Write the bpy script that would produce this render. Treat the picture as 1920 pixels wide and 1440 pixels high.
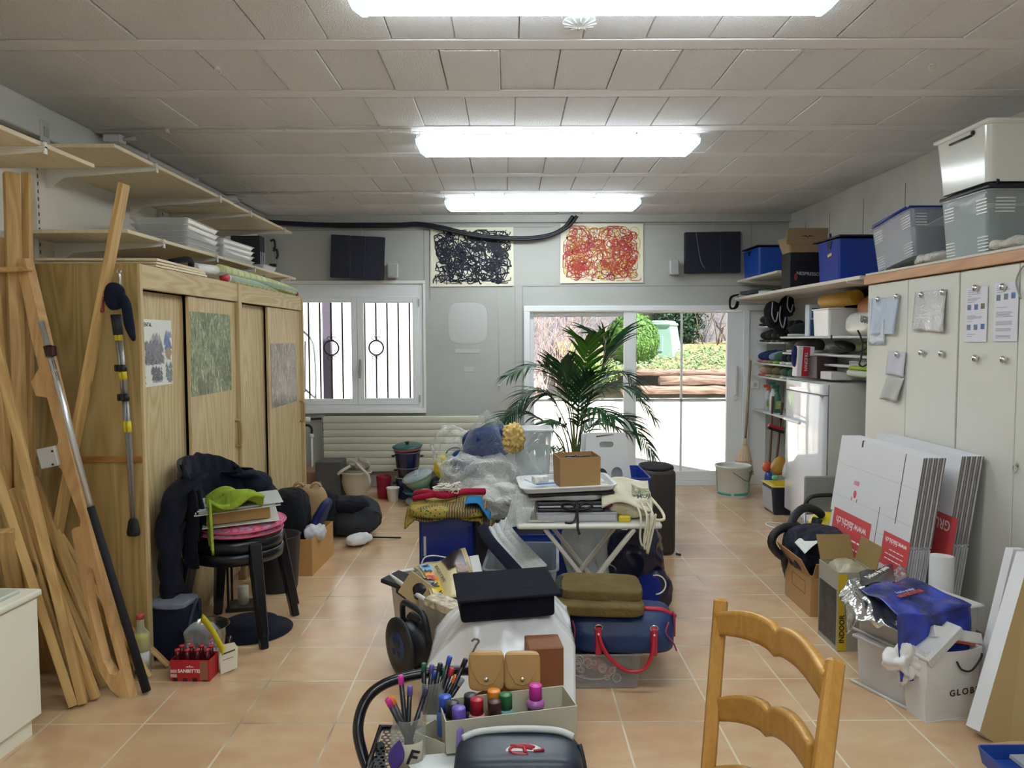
import bpy, bmesh, math, random
from mathutils import Vector, Matrix, noise
R = random.Random(7)
V = Vector
PI = math.pi
for o in list(bpy.data.objects):
    bpy.data.objects.remove(o, do_unlink=True)
sc = bpy.context.scene
COL = sc.collection

# ---------------------------------------------------------------- camera
FPX, YAW, PIT, ROL, CAMH = 1450.0, 0.0036, 0.0579, 0.0032, 1.5

def ray(px, py):
    a = (px-960)/FPX; b = (py-720)/FPX
    cr, sr = math.cos(ROL), math.sin(ROL)
    a, b = cr*a-sr*b, sr*a+cr*b
    cp, sp = math.cos(PIT), math.sin(PIT)
    y = cp-sp*b; z = -sp-cp*b
    cy, sy = math.cos(YAW), math.sin(YAW)
    return V((cy*a+sy*y, -sy*a+cy*y, z))
CC = V((0, 0, CAMH))
def AY(px, py, y):
    r = ray(px, py); return CC+r*(y/r.y)
def AX(px, py, x):
    r = ray(px, py); return CC+r*(x/r.x)
def AZ(px, py, z=0.0):
    r = ray(px, py); return CC+r*((z-CAMH)/r.z)

cam = bpy.data.cameras.new('camera')
cam.sensor_width = 36; cam.lens = 36*FPX/1920; cam.clip_start = 0.05; cam.clip_end = 200
camo = bpy.data.objects.new('camera', cam); COL.objects.link(camo)
fw = ray(960, 720).normalized()
rt = (ray(1960, 720)-ray(960, 720)).normalized()
up = rt.cross(fw)
camo.matrix_world = Matrix.Translation(CC) @ Matrix((rt, up, -fw)).transposed().to_4x4()
sc.camera = camo
# ---------------------------------------------------------------- world, sun, exposure
sc.view_settings.view_transform = 'Standard'
sc.view_settings.look = 'None'
sc.view_settings.exposure = 0.78
sc.view_settings.gamma = 1.0
sc.view_settings.use_curve_mapping = False
w = bpy.data.worlds.new('sky'); sc.world = w; w.use_nodes = True
wn = w.node_tree.nodes; wl = w.node_tree.links
for n in list(wn): wn.remove(n)
wo = wn.new('ShaderNodeOutputWorld'); bg = wn.new('ShaderNodeBackground'); sk = wn.new('ShaderNodeTexSky')
sk.sky_type = 'HOSEK_WILKIE'; sk.turbidity = 3.0; sk.ground_albedo = 0.5
sk.sun_direction = (0.45, -0.35, 0.82)
hs = wn.new('ShaderNodeHueSaturation'); hs.inputs['Saturation'].default_value = 0.55
wl.new(sk.outputs[0], hs.inputs['Color']); wl.new(hs.outputs[0], bg.inputs[0]); bg.inputs[1].default_value = 2.0
wl.new(bg.outputs[0], wo.inputs[0])
sl = bpy.data.lights.new('sun', 'SUN'); sl.energy = 8.0; sl.angle = 0.01; sl.color = (1, .96, .9)
so = bpy.data.objects.new('sun', sl); COL.objects.link(so)
so.rotation_euler = V((-0.45, 0.35, -0.82)).to_track_quat('-Z', 'Y').to_euler()
so.location = (2, 9, 6)

# ---------------------------------------------------------------- materials
def hx(s, a=1.0):
    if not isinstance(s, str): return (s[0], s[1], s[2], a)
    s = s.lstrip('#'); out = []
    for i in (0, 2, 4):
        v = int(s[i:i+2], 16)/255
        out.append(v/12.92 if v <= .04045 else ((v+.055)/1.055)**2.4)
    return (out[0], out[1], out[2], a)
_m = {}
class NT:
    def __init__(s, name):
        s.m = bpy.data.materials.new(name); s.m.use_nodes = True
        s.t = s.m.node_tree; s.t.nodes.clear()
        s.out = s.t.nodes.new('ShaderNodeOutputMaterial')
        s.tc = None
    def n(s, k, **kw):
        x = s.t.nodes.new(k)
        for a, b in kw.items():
            if hasattr(x, a): setattr(x, a, b)
            else: x.inputs[a.replace('_', ' ')].default_value = b
        return x
    def l(s, a, b): s.t.links.new(a, b)
    def co(s, scale=(1, 1, 1), rot=(0, 0, 0), loc=(0, 0, 0), world=False):
        if world:
            src = s.n('ShaderNodeNewGeometry').outputs['Position']
        else:
            src = s.n('ShaderNodeTexCoord').outputs['Object']
        mp = s.n('ShaderNodeMapping'); s.l(src, mp.inputs[0])
        mp.inputs['Scale'].default_value = scale; mp.inputs['Rotation'].default_value = rot
        mp.inputs['Location'].default_value = loc
        return mp.outputs[0]
    def noise(s, co, scale=5, detail=4, rough=.55, dist=0):
        x = s.n('ShaderNodeTexNoise'); s.l(co, x.inputs['Vector'])
        x.inputs['Scale'].default_value = scale; x.inputs['Detail'].default_value = detail
        x.inputs['Roughness'].default_value = rough; x.inputs['Distortion'].default_value = dist
        return x.outputs[0]
    def ramp(s, f, stops):
        x = s.n('ShaderNodeValToRGB'); s.l(f, x.inputs[0]); e = x.color_ramp.elements
        while len(e) < len(stops): e.new(.5)
        for i, (p, c) in enumerate(stops): e[i].position = p; e[i].color = hx(c)
        return x.outputs[0]
    def mix(s, f, a, b, mode='MIX'):
        x = s.n('ShaderNodeMix'); x.data_type = 'RGBA'; x.blend_type = mode
        for i, v in ((0, f), (6, a), (7, b)):
            if hasattr(v, 'is_output'): s.l(v, x.inputs[i])
            elif i == 0: x.inputs[0].default_value = v
            else: x.inputs[i].default_value = hx(v)
        return x.outputs[2]
    def math(s, op, a, b=0.0, c=0.0):
        x = s.n('ShaderNodeMath'); x.operation = op
        for i, v in enumerate((a, b, c)):
            if hasattr(v, 'is_output'): s.l(v, x.inputs[i])
            else: x.inputs[i].default_value = v
        return x.outputs[0]
    def bump(s, h, strength=.3, dist=.01):
        x = s.n('ShaderNodeBump'); s.l(h, x.inputs['Height'])
        x.inputs['Strength'].default_value = strength; x.inputs['Distance'].default_value = dist
        return x.outputs[0]
    def bsdf(s, col, rough=.5, metal=0, nrm=None, spec=.5, coat=0, link=True):
        b = s.n('ShaderNodeBsdfPrincipled')
        for k, v in (('Base Color', col), ('Roughness', rough), ('Metallic', metal)):
            if hasattr(v, 'is_output'): s.l(v, b.inputs[k])
            else: b.inputs[k].default_value = hx(v) if k == 'Base Color' else v
        b.inputs['Specular IOR Level'].default_value = spec
        b.inputs['Coat Weight'].default_value = coat
        if nrm: s.l(nrm, b.inputs['Normal'])
        if link: s.l(b.outputs[0], s.out.inputs[0])
        return b

def mat(col, rough=.5, metal=0, bump=0, bs=60, var=.06, vs=3, spec=.5, coat=0):
    """plain surface with slight colour variation and optional bump"""
    k = ('p', col, rough, metal, bump, bs, var, vs, spec, coat)
    if k in _m: return _m[k]
    t = NT('surface_'+(col.strip('#') if isinstance(col, str) else 'x'))
    co = t.co()
    c = hx(col)
    nz = t.noise(co, vs, 3)
    lo = tuple(x*(1-var) for x in c[:3]); hi = tuple(min(1, x*(1+var)) for x in c[:3])
    cc = t.ramp(nz, [(.3, lo), (.7, hi)])
    nr = t.bump(t.noise(co, bs, 3), bump, .01) if bump else None
    t.bsdf(cc, rough, metal, nr, spec, coat)
    _m[k] = t.m; return t.m

def cloth(col, fs=350, wr=.25, ws=9, rough=.9, col2=None, sheen=.03):
    k = ('c', col, fs, wr, ws, rough, col2, sheen)
    if k in _m: return _m[k]
    t = NT('cloth'); co = t.co(); c = hx(col)
    c2 = hx(col2) if col2 else tuple(x*.7 for x in c[:3])
    cc = t.ramp(t.noise(co, 7, 4), [(.3, c2), (.65, c)])
    a = t.noise(co, fs, 2); b = t.noise(co, ws, 4, .6, .6)
    h = t.math('ADD', t.math('MULTIPLY', a, .15), t.math('MULTIPLY', b, 1.0))
    bs = t.bsdf(cc, rough, 0, t.bump(h, wr, .06), .2)
    bs.inputs['Sheen Weight'].default_value = sheen
    _m[k] = t.m; return t.m

def wood(light, dark, axis='Z', sc_=1.0, rough=.5, ring=.5, knots=False, rnd=0):
    k = ('w', light, dark, axis, sc_, rough, ring, knots, rnd)
    if k in _m: return _m[k]
    t = NT('wood'); s = {'X': (.12, 1, 1), 'Y': (1, .12, 1), 'Z': (1, 1, .12)}[axis]
    co = t.co(scale=tuple(x*sc_ for x in s), loc=(rnd*1.7, rnd*.9, rnd*2.3))
    n1 = t.noise(co, 3.2, 2, .5, .3)
    rings = t.math('FRACT', t.math('MULTIPLY', n1, 14))
    rings = t.math('ABSOLUTE', t.math('SUBTRACT', rings, .5))
    s2 = tuple((.03 if a == axis else 1)*sc_ for a in 'XYZ')
    fine = t.noise(t.co(scale=s2), 140, 3, .6)
    f = t.math('ADD', t.math('MULTIPLY', rings, 2*ring), t.math('MULTIPLY', fine, 1-ring))
    cc = t.ramp(f, [(.22, dark), (.72, light)])
    if knots:
        vo = t.n('ShaderNodeTexVoronoi'); t.l(t.co(scale=tuple((.5 if a == axis else 1)*1.0 for a in 'XYZ'), loc=(rnd, rnd*2, rnd)), vo.inputs['Vector'])
        vo.inputs['Scale'].default_value = 5
        kf = t.ramp(vo.outputs['Distance'], [(.05, (1, 1, 1)), (.1, (0, 0, 0))])
        cc = t.mix(kf, cc, tuple(x*.45 for x in hx(dark)[:3]))
    t.bsdf(cc, rough, 0, t.bump(fine, .08, .005), .4)
    _m[k] = t.m; return t.m

def clear(col='#e8eef0', body=.25, rough=.15, bump=0, bs=20, milky=.5):
    """see-through plastic: part tinted pass-through, part milky or glossy body"""
    k = ('t', col, body, rough, bump, bs, milky)
    if k in _m: return _m[k]
    t = NT('clear_plastic')
    nr = t.bump(t.noise(t.co(), bs, 4, .6, .8), bump, .03) if bump else None
    b = t.bsdf(col, rough, 0, nr, .6, 0, False)
    tr = t.n('ShaderNodeBsdfTransparent'); tr.inputs[0].default_value = hx((.97, .98, .98))
    lw = t.n('ShaderNodeLayerWeight'); lw.inputs['Blend'].default_value = .35
    if nr: t.l(nr, lw.inputs['Normal'])
    f = t.math('ADD', body, t.math('MULTIPLY', lw.outputs['Facing'], milky))
    f = t.math('MINIMUM', f, .95)
    mx = t.n('ShaderNodeMixShader'); t.l(f, mx.inputs[0]); t.l(tr.outputs[0], mx.inputs[1]); t.l(b.outputs[0], mx.inputs[2])
    t.l(mx.outputs[0], t.out.inputs[0])
    _m[k] = t.m; return t.m

def glow(col, strength):
    k = ('e', col, strength)
    if k in _m: return _m[k]
    t = NT('lamp_light'); e = t.n('ShaderNodeEmission'); e.inputs[0].default_value = hx(col); e.inputs[1].default_value = strength
    t.l(e.outputs[0], t.out.inputs[0]); _m[k] = t.m; return t.m

# ---------------------------------------------------------------- mesh helpers
def rotm(rx=0, ry=0, rz=0):
    return (Matrix.Rotation(rz, 4, 'Z') @ Matrix.Rotation(ry, 4, 'Y') @ Matrix.Rotation(rx, 4, 'X'))
def at(x, y, z, rx=0, ry=0, rz=0):
    return Matrix.Translation((x, y, z)) @ rotm(rx, ry, rz)

class G:
    def __init__(s, M=None):
        s.bm = bmesh.new(); s.M = M or Matrix.Identity(4); s.mi = 0
    def _put(s, bm2, M=None):
        MM = s.M @ (M or Matrix.Identity(4))
        vm = {}
        for v in bm2.verts: vm[v] = s.bm.verts.new(MM @ v.co)
        for f in bm2.faces:
            try:
                nf = s.bm.faces.new([vm[v] for v in f.verts]); nf.material_index = s.mi; nf.smooth = f.smooth
            except ValueError: pass
        bm2.free(); return s
    def box(s, c, d, M=None, bev=0, seg=1):
        b = bmesh.new(); bmesh.ops.create_cube(b, size=1)
        for v in b.verts: v.co = V((v.co.x*d[0], v.co.y*d[1], v.co.z*d[2]))
        if bev:
            bmesh.ops.bevel(b, geom=b.edges[:], offset=min(bev, min(d)*.45), segments=seg, affect='EDGES', profile=.5)
            if seg > 1:
                for f in b.faces: f.smooth = True
        T = Matrix.Translation(c) @ (M or Matrix.Identity(4))
        return s._put(b, T)
    def bb(s, x0, x1, y0, y1, z0, z1, bev=0, seg=1):
        return s.box(((x0+x1)/2, (y0+y1)/2, (z0+z1)/2), (abs(x1-x0), abs(y1-y0), abs(z1-z0)), None, bev, seg)
    def beam(s, a, b, w, h, up=(0, 0, 1), bev=.002, roll=0):
        a = V(a); b = V(b); d = (b-a); L = d.length; d.normalize(); u = V(up)
        if abs(d.dot(u)) > .99: u = V((0, 1, 0))
        x = d.cross(u).normalized(); z = x.cross(d).normalized()
        R3 = Matrix((x, d, z)).transposed().to_4x4() @ Matrix.Rotation(roll, 4, 'Y')
        return s.box((a+b)/2, (w, L, h), R3, bev)
    def tube(s, pts, r, seg=8, cap=True, closed=False):
        pts = [V(p) for p in pts]; n = len(pts)
        rr = r if isinstance(r, (list, tuple)) else [r]*n
        rings = []; b = bmesh.new(); prev = None
        for i in range(n):
            if closed: t = pts[(i+1) % n]-pts[i-1]
            else: t = pts[min(i+1, n-1)]-pts[max(i-1, 0)]
            if t.length < 1e-9: t = V((0, 0, 1))
            t.normalize()
            if prev is None:
                a = V((0, 0, 1)) if abs(t.z) < .9 else V((1, 0, 0))
                u = t.cross(a).normalized()
            else:
                u = prev-t*prev.dot(t)
                u = u.normalized() if u.length > 1e-6 else t.orthogonal().normalized()
            prev = u; w_ = t.cross(u)
            rings.append([b.verts.new(pts[i]+(u*math.cos(2*PI*k/seg)+w_*math.sin(2*PI*k/seg))*rr[i]) for k in range(seg)])
        m = n if closed else n-1
        for i in range(m):
            A = rings[i]; B = rings[(i+1) % n]
            for k in range(seg):
                f = b.faces.new((A[k], A[(k+1) % seg], B[(k+1) % seg], B[k])); f.smooth = True
        if cap and not closed:
            b.faces.new(rings[0][::-1]); b.faces.new(rings[-1])
        return s._put(b)
    def lathe(s, prof, c=(0, 0, 0), seg=24, M=None, sx=1, sy=1, cap=True):
        b = bmesh.new(); rings = []
        for r, z in prof:
            rings.append([b.verts.new((r*sx*math.cos(2*PI*k/seg), r*sy*math.sin(2*PI*k/seg), z)) for k in range(seg)])
        for i in range(len(rings)-1):
            A = rings[i]; B = rings[i+1]
            for k in range(seg):
                f = b.faces.new((A[k], A[(k+1) % seg], B[(k+1) % seg], B[k])); f.smooth = True
        if cap:
            b.faces.new(rings[0][::-1]); b.faces.new(rings[-1])
        return s._put(b, Matrix.Translation(c) @ (M or Matrix.Identity(4)))
    def prism(s, pts, t, M=None, bev=0):
        """outline in local XZ, thickness t along local Y (centred)"""
        b = bmesh.new()
        vs = [b.verts.new((p[0], -t/2, p[1])) for p in pts]
        f = b.faces.new(vs)
        r = bmesh.ops.extrude_face_region(b, geom=[f])
        for v in r['geom']:
            if isinstance(v, bmesh.types.BMVert): v.co.y += t
        if bev: bmesh.ops.bevel(b, geom=b.edges[:], offset=bev, segments=1, affect='EDGES')
        bmesh.ops.recalc_face_normals(b, faces=b.faces[:])
        return s._put(b, M)
    def sheet(s, fn, nu, nv, th=0, smooth=True, closeu=False):
        b = bmesh.new(); nuv = nu if closeu else nu+1
        g = [[b.verts.new(V(fn(i/nu, j/nv))) for j in range(nv+1)] for i in range(nuv)]
        for i in range(nu):
            for j in range(nv):
                i2 = (i+1) % nuv
                f = b.faces.new((g[i][j], g[i2][j], g[i2][j+1], g[i][j+1])); f.smooth = smooth
        if th:
            bmesh.ops.recalc_face_normals(b, faces=b.faces[:])
            bmesh.ops.solidify(b, geom=b.faces[:], thickness=th)
        return s._put(b)
    def blob(s, c, d, e=3.0, amp=.1, fr=3, seed=0, cuts=14, M=None, flat=None, fn=None, ridge=True):
        """rounded box (superellipsoid) with wrinkles; d = full sizes"""
        b = bmesh.new(); bmesh.ops.create_cube(b, size=2)
        bmesh.ops.subdivide_edges(b, edges=b.edges[:], cuts=cuts, use_grid_fill=True)
        mn = min(d)
        for v in b.verts:
            p = v.co
            n = (abs(p.x)**e+abs(p.y)**e+abs(p.z)**e)**(1/e)
            q = p/n
            w_ = V((q.x*d[0]/2, q.y*d[1]/2, q.z*d[2]/2))
            a = noise.noise(w_*fr+V((seed*3.1, seed*1.7, seed)))
            a2 = noise.noise(w_*fr*2.7+V((seed, seed*5.1, 3)))
            if ridge: a = (.35-abs(a))*1.6
            w_ += q.normalized()*(a*.7+a2*.4)*amp*mn
            if fn: w_ = fn(w_, q)
            if flat is not None and w_.z < -d[2]/2*flat: w_.z = -d[2]/2*flat
            v.co = w_
        for f in b.faces: f.smooth = True
        return s._put(b, Matrix.Translation(c) @ (M or Matrix.Identity(4)))
    def hull_box(s, w0, d0, w1, d1, h, th, c=(0, 0, 0), M=None, lip=0, floor_=True, r=.02, seg=4):
        """open tapered container, base w0 x d0, rim w1 x d1"""
        def loop(wd, dp, rad, z):
            out = []
            for cx, cy, a0 in ((1, 1, 0), (-1, 1, 90), (-1, -1, 180), (1, -1, 270)):
                for k in range(seg+1):
                    a = math.radians(a0+90*k/seg)
                    out.append(V((cx*(wd/2-rad)+rad*math.cos(a), cy*(dp/2-rad)+rad*math.sin(a), z)))
            return out
        L = [loop(w0, d0, r, 0), loop(w1, d1, r, h)]
        if lip: L += [loop(w1+2*lip, d1+2*lip, r+lip, h), loop(w1+2*lip, d1+2*lip, r+lip, h+th*1.5), loop(w1-2*th, d1-2*th, max(r-th, .001), h+th*1.5)]
        else: L += [loop(w1-2*th, d1-2*th, max(r-th, .001), h)]
        L += [loop(w0-2*th, d0-2*th, max(r-th, .001), th)]
        b = bmesh.new(); rings = [[b.verts.new(p) for p in l] for l in L]; n = len(rings[0])
        for i in range(len(rings)-1):
            for k in range(n):
                b.faces.new((rings[i][k], rings[i][(k+1) % n], rings[i+1][(k+1) % n], rings[i+1][k]))
        b.faces.new(rings[0][::-1]); b.faces.new(rings[-1])
        return s._put(b, Matrix.Translation(c) @ (M or Matrix.Identity(4)))

def mesh_obj(name, g, mats, parent=None, M=None):
    me = bpy.data.meshes.new(name); g.bm.normal_update(); g.bm.to_mesh(me); g.bm.free()
    for m in (mats if isinstance(mats, (list, tuple)) else [mats]): me.materials.append(m)
    o = bpy.data.objects.new(name, me); COL.objects.link(o)
    if parent: o.parent = parent
    if M is not None: o.matrix_basis = M
    return o
part = mesh_obj
def tag(o, label, cat, group=None, kind=None):
    o['label'] = label; o['category'] = cat
    if group: o['group'] = group
    if kind: o['kind'] = kind
    return o
def thing(name, label, cat, M=None, group=None):
    o = bpy.data.objects.new(name, None); COL.objects.link(o); o.empty_display_size = .05
    if M is not None: o.matrix_basis = M
    return tag(o, label, cat, group)
def single(name, g, mats, label, cat, M=None, group=None, kind=None):
    return tag(mesh_obj(name, g, mats, None, M), label, cat, group, kind)
def struct(name, g, mats, parent=None):
    o = mesh_obj(name, g, mats, parent)
    if not parent: o['kind'] = 'structure'
    return o
def dup(o, M, label=None, group=None):
    def cp(x, par):
        c = x.copy(); COL.objects.link(c)
        if par: c.parent = par
        for ch in [k for k in bpy.data.objects if k.parent == x and k != c]: cp(ch, c)
        return c
    r = cp(o, None); r.matrix_basis = M
    if label: r['label'] = label
    if group: r['group'] = group
    return r
def text(name, s, size, m, parent, M, ext=.0006, bold=0.0, space=1.0, align='CENTER', shear=0):
    cu = bpy.data.curves.new(name, 'FONT'); cu.body = s; cu.size = size; cu.extrude = ext; cu.offset = bold
    cu.align_x = align; cu.align_y = 'CENTER'; cu.space_character = space; cu.resolution_u = 3; cu.shear = shear
    t = bpy.data.objects.new(name+'_tmp', cu); COL.objects.link(t)
    dg = bpy.context.evaluated_depsgraph_get(); dg.update()
    me = bpy.data.meshes.new_from_object(t.evaluated_get(dg))
    bpy.data.objects.remove(t, do_unlink=True); bpy.data.curves.remove(cu)
    me.materials.clear(); me.materials.append(m)
    o = bpy.data.objects.new(name, me); COL.objects.link(o)
    if parent: o.parent = parent
    o.matrix_basis = M
    return o
ORD = ['nearest', 'second', 'third', 'fourth', 'fifth', 'sixth', 'seventh', 'eighth', 'farthest']
def frame_m(o, xdir, ydir):
    """matrix with local X along xdir, local Y along ydir (text plane), origin o"""
    x = V(xdir).normalized(); z = x.cross(V(ydir)).normalized(); y = z.cross(x)
    return Matrix.Translation(o) @ Matrix((x, y, z)).transposed().to_4x4()
def arc(c, r, a0, a1, n, ax=(1, 0, 0), ay=(0, 0, 1)):
    return [V(c)+V(ax)*r*math.cos(a0+(a1-a0)*i/n)+V(ay)*r*math.sin(a0+(a1-a0)*i/n) for i in range(n+1)]
def smooth_path(pts, n=6):
    P = [V(p) for p in pts]; out = []
    for i in range(len(P)-1):
        p0 = P[max(i-1, 0)]; p1 = P[i]; p2 = P[i+1]; p3 = P[min(i+2, len(P)-1)]
        for k in range(n):
            t = k/n
            out.append(.5*((2*p1)+(p2-p0)*t+(2*p0-5*p1+4*p2-p3)*t*t+(3*p1-p0-3*p2+p3)*t**3))
    out.append(P[-1]); return out
# ================================================================ ROOM SHELL
XL, XR, YB, YF, ZC = -2.52, 2.82, 7.85, -4.2, 2.74

def floor_mat():
    t = NT('terracotta_tiles')
    co = t.co(loc=(1.4356, -2.953+.3743*20, 0), world=True)
    br = t.n('ShaderNodeTexBrick'); t.l(co, br.inputs['Vector'])
    br.offset = 0; br.squash = 1
    for k, v in (('Scale', 1), ('Mortar Size', .0042), ('Mortar Smooth', .15), ('Brick Width', .3743), ('Row Height', .3743), ('Bias', 0)):
        br.inputs[k].default_value = v
    br.inputs['Color1'].default_value = (0, 0, 0, 1); br.inputs['Color2'].default_value = (1, 1, 1, 1)
    g = t.co(world=True)
    big = t.noise(g, 2.6, 4, .55, .4); mid = t.noise(t.co(world=True, scale=(1, 1.6, 1)), 5, 3, .5, .5)
    a = t.ramp(mid, [(.3, '#c49e78'), (.52, '#ccab84'), (.72, '#d0b98c')])
    b = t.ramp(big, [(.35, '#bd9171'), (.65, '#d3b795')])
    c = t.mix(.45, a, b)
    hsv = t.n('ShaderNodeHueSaturation'); t.l(c, hsv.inputs['Color'])
    t.l(t.math('ADD', t.math('MULTIPLY', br.outputs['Color'], .08), .96), hsv.inputs['Value'])
    grout = t.ramp(t.noise(g, 1.6, 2), [(.34, '#9c8874'), (.5, '#dccfb4')])
    fin = t.mix(br.outputs['Fac'], hsv.outputs[0], grout)
    h = t.math('SUBTRACT', t.math('MULTIPLY', t.noise(g, 9, 3), .12), br.outputs['Fac'])
    rg = t.math('ADD', t.math('MULTIPLY', mid, .10), .17)
    t.bsdf(fin, rg, 0, t.bump(h, .12, .004), .85)
    return t.m
FL = floor_mat()
g = G(); g.bb(XL-.2, XR+.2, YF-.2, YB+.1, -.1, 0); struct('floor', g, FL)

def wall_mat(c1, c2, sc_=1.5):
    t = NT('painted_wall'); co = t.co(world=True)
    cc = t.mix(t.ramp(t.noise(co, sc_, 5, .6), [(.4, (0, 0, 0)), (.7, (1, 1, 1))]), c1, c2)
    t.bsdf(cc, .75, 0, t.bump(t.noise(co, 45, 3), .12, .01), .3); return t.m
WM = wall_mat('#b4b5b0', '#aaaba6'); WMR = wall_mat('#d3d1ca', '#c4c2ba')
WHITE = mat('#e4e4e0', .35, var=.02); FRAME = mat('#e6e9ea', .3, var=.01)
# back wall with a window opening and a sliding door opening
wx0, wx1, wz0, wz1 = -2.28, -.87, .80, 2.06
dx0, dx1, dz1 = .15, 2.62, 1.835
g = G()
g.bb(XL-.2, wx0, YB, YB+.3, 0, ZC+.2)
g.bb(wx0, wx1, YB, YB+.3, 0, wz0); g.bb(wx0, wx1, YB, YB+.3, wz1, ZC+.2)
g.bb(wx1, dx0, YB, YB+.3, 0, ZC+.2)
g.bb(dx0, dx1, YB, YB+.3, dz1, ZC+.2)
g.bb(dx1, XR+.2, YB, YB+.3, 0, ZC+.2)
struct('wall_back', g, WM)
g = G(); g.bb(XL-.2, XL, YF, YB, 0, ZC+.2); struct('wall_left', g, wall_mat('#f3eee2', '#e9e4d8'))
g = G(); g.bb(XR, XR+.2, YF, YB, 0, ZC+.2); struct('wall_right', g, WMR)
g = G(); g.bb(XL-.2, XR+.2, YF-.2, YF, 0, ZC+.2); struct('wall_front', g, WM)
# roof slab and ceiling of rough hollow blocks between concrete joists
def ceil_mat():
    t = NT('rough_painted_block'); co = t.co(world=True)
    n1 = t.noise(co, 95, 4, .7); n2 = t.noise(co, 1.3, 3)
    oi = t.n('ShaderNodeTexVoronoi'); t.l(co, oi.inputs['Vector']); oi.inputs['Scale'].default_value = 160
    cc = t.mix(t.ramp(n2, [(.3, (0, 0, 0)), (.7, (1, 1, 1))]), '#e2e3e6', '#e9e9ea')
    t.bsdf(cc, .85, 0, t.bump(t.math('ADD', n1, oi.outputs['Distance']), .55, .008), .25); return t.m
CM = ceil_mat(); JM = mat('#e6e6ea', .7, bump=.15, bs=40, var=.03)
g = G(); g.bb(XL-.2, XR+.2, YF-.2, YB+.3, ZC+.2, ZC+.4); g.bb(XL, XR, YF, YB, ZC+.03, ZC+.2)
g.mi = 1
jy0, jp, jw = 3.33, .65, .115
rr = random.Random(3)
k = -12
while jy0+k*jp < YB+.3:
    y0 = jy0+k*jp+jw/2; y1 = min(y0+jp-jw, YB)
    y0 = max(y0, YF)
    if y1-y0 > .05:
        x = XL+rr.uniform(-.2, 0)
        while x < XR:
            x1 = x+.262; a = max(x, XL)+rr.choice([.001, .001, .0015, .0025, .004]); b = min(x1, XR)-rr.choice([.001, .001, .002])
            dz = rr.uniform(0, .006)
            if b-a > .03: g.bb(a, b, y0+.004, y1-.004, ZC-dz, ZC+.1, .004)
            x = x1
    k += 1
struct('ceiling', g, [JM, CM])
for k in range(-12, 8):
    y = jy0+k*jp
    if YF < y < YB-.05:
        g = G(); g.bb(XL, XR, y-jw/2+.004, y+jw/2-.004, ZC-.004, ZC+.1, .004); struct('trim_%d' % (k+80), g, JM)
g = G(); g.bb(XL, XR, YB-.06, YB, ZC-.075, ZC); struct('trim_20', g, WM)          # ledge on top of back wall
# left wall: boxed lintel with a dark groove under the ceiling
g = G(); g.bb(XL, XL+.07, YF, YB-.06, 2.57, ZC, .006); struct('trim_21', g, WHITE)
g = G(); g.bb(XL, XL+.02, YF, 6.2, 2.545, 2.556); struct('trim_22', g, mat('#3a3a3c', .6))
# panel joints on the back wall
JN = mat('#8b8b88', .7)
for i, (x0, x1, z0, z1) in enumerate([(-.856, -.85, .77, 2.6), (-.80, -.795, 1.9, 2.64), (-2.52, -.80, 2.595, 2.602), (.06, .064, .9, 2.02), (.14, 2.6, 2.03, 2.036), (.134, .14, .0, 2.03), (1.30, 2.8, 2.645, 2.65), (.05, .45, 2.62, 2.626), (2.44, 2.445, 2.2, 2.645), (-2.28, -.86, 2.095, 2.1)]):
    g = G(); g.bb(x0, x1, YB-.003, YB+.01, z0, z1); struct('trim_%d' % (30+i), g, JN)
for i, y in enumerate((4.9, 5.55, 6.2, 6.85, 7.4)):
    g = G(); g.bb(XR-.003, XR+.01, y, y+.006, 1.9, 2.6); struct('trim_%d' % (45+i), g, JN)
# window sill ledge, and the boxed base below it
g = G(); g.bb(-2.3, -.845, YB-.05, YB+.02, .755, .80, .004); struct('trim_60', g, WHITE)
g = G(); g.bb(-2.3, -.845, YB-.02, YB, 2.06, 2.095, .003); g.bb(-.87, -.845, YB-.02, YB, .8, 2.06, .003); struct('trim_61', g, WHITE)
g = G(); g.bb(-2.52, -1.86, YB-.42, YB, 0, .22, .004); struct('trim_62', g, [mat('#9c7a62', .5)])   # tiled step in the corner
# patch marks where something hung on the wall
PM = mat('#bcbebb', .6, var=.03)
g = G(); g.blob((-.42, YB+.002, 1.66), (.40, .012, .42), 4, .02, 3, 2, 8)
g.bb(-.55, -.3, YB-.004, YB+.002, 1.36, 1.40, .002); g.bb(-.46, -.36, YB-.004, YB+.002, 1.17, 1.22, .002)
struct('trim_63', g, PM)

# ---- window_1: white double sash with panes
win = G(); F = .06
y0, y1 = YB+.0, YB+.07
win.bb(wx0+.05, wx1-.04, y0, y1, wz0, wz0+.05, .004); win.bb(wx0+.05, wx1-.04, y0, y1, wz1-.13, wz1, .004)
win.bb(wx1-.04, wx1, y0, y1, wz0, wz1, .004); win.bb(wx0, wx0+.05, y0, y1, wz0, wz1, .004)
win_o = struct('window_1', win, FRAME)
GLASS = None
def glass_mat():
    t = NT('window_glass'); a = t.n('ShaderNodeBsdfTransparent'); b = t.n('ShaderNodeBsdfGlossy'); b.inputs['Roughness'].default_value = .02
    fr = t.n('ShaderNodeFresnel'); fr.inputs[0].default_value = 1.45
    m = t.n('ShaderNodeMixShader'); t.l(fr.outputs[0], m.inputs[0]); t.l(a.outputs[0], m.inputs[1]); t.l(b.outputs[0], m.inputs[2]); t.l(m.outputs[0], t.out.inputs[0]); return t.m
GLASS = glass_mat()
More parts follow.
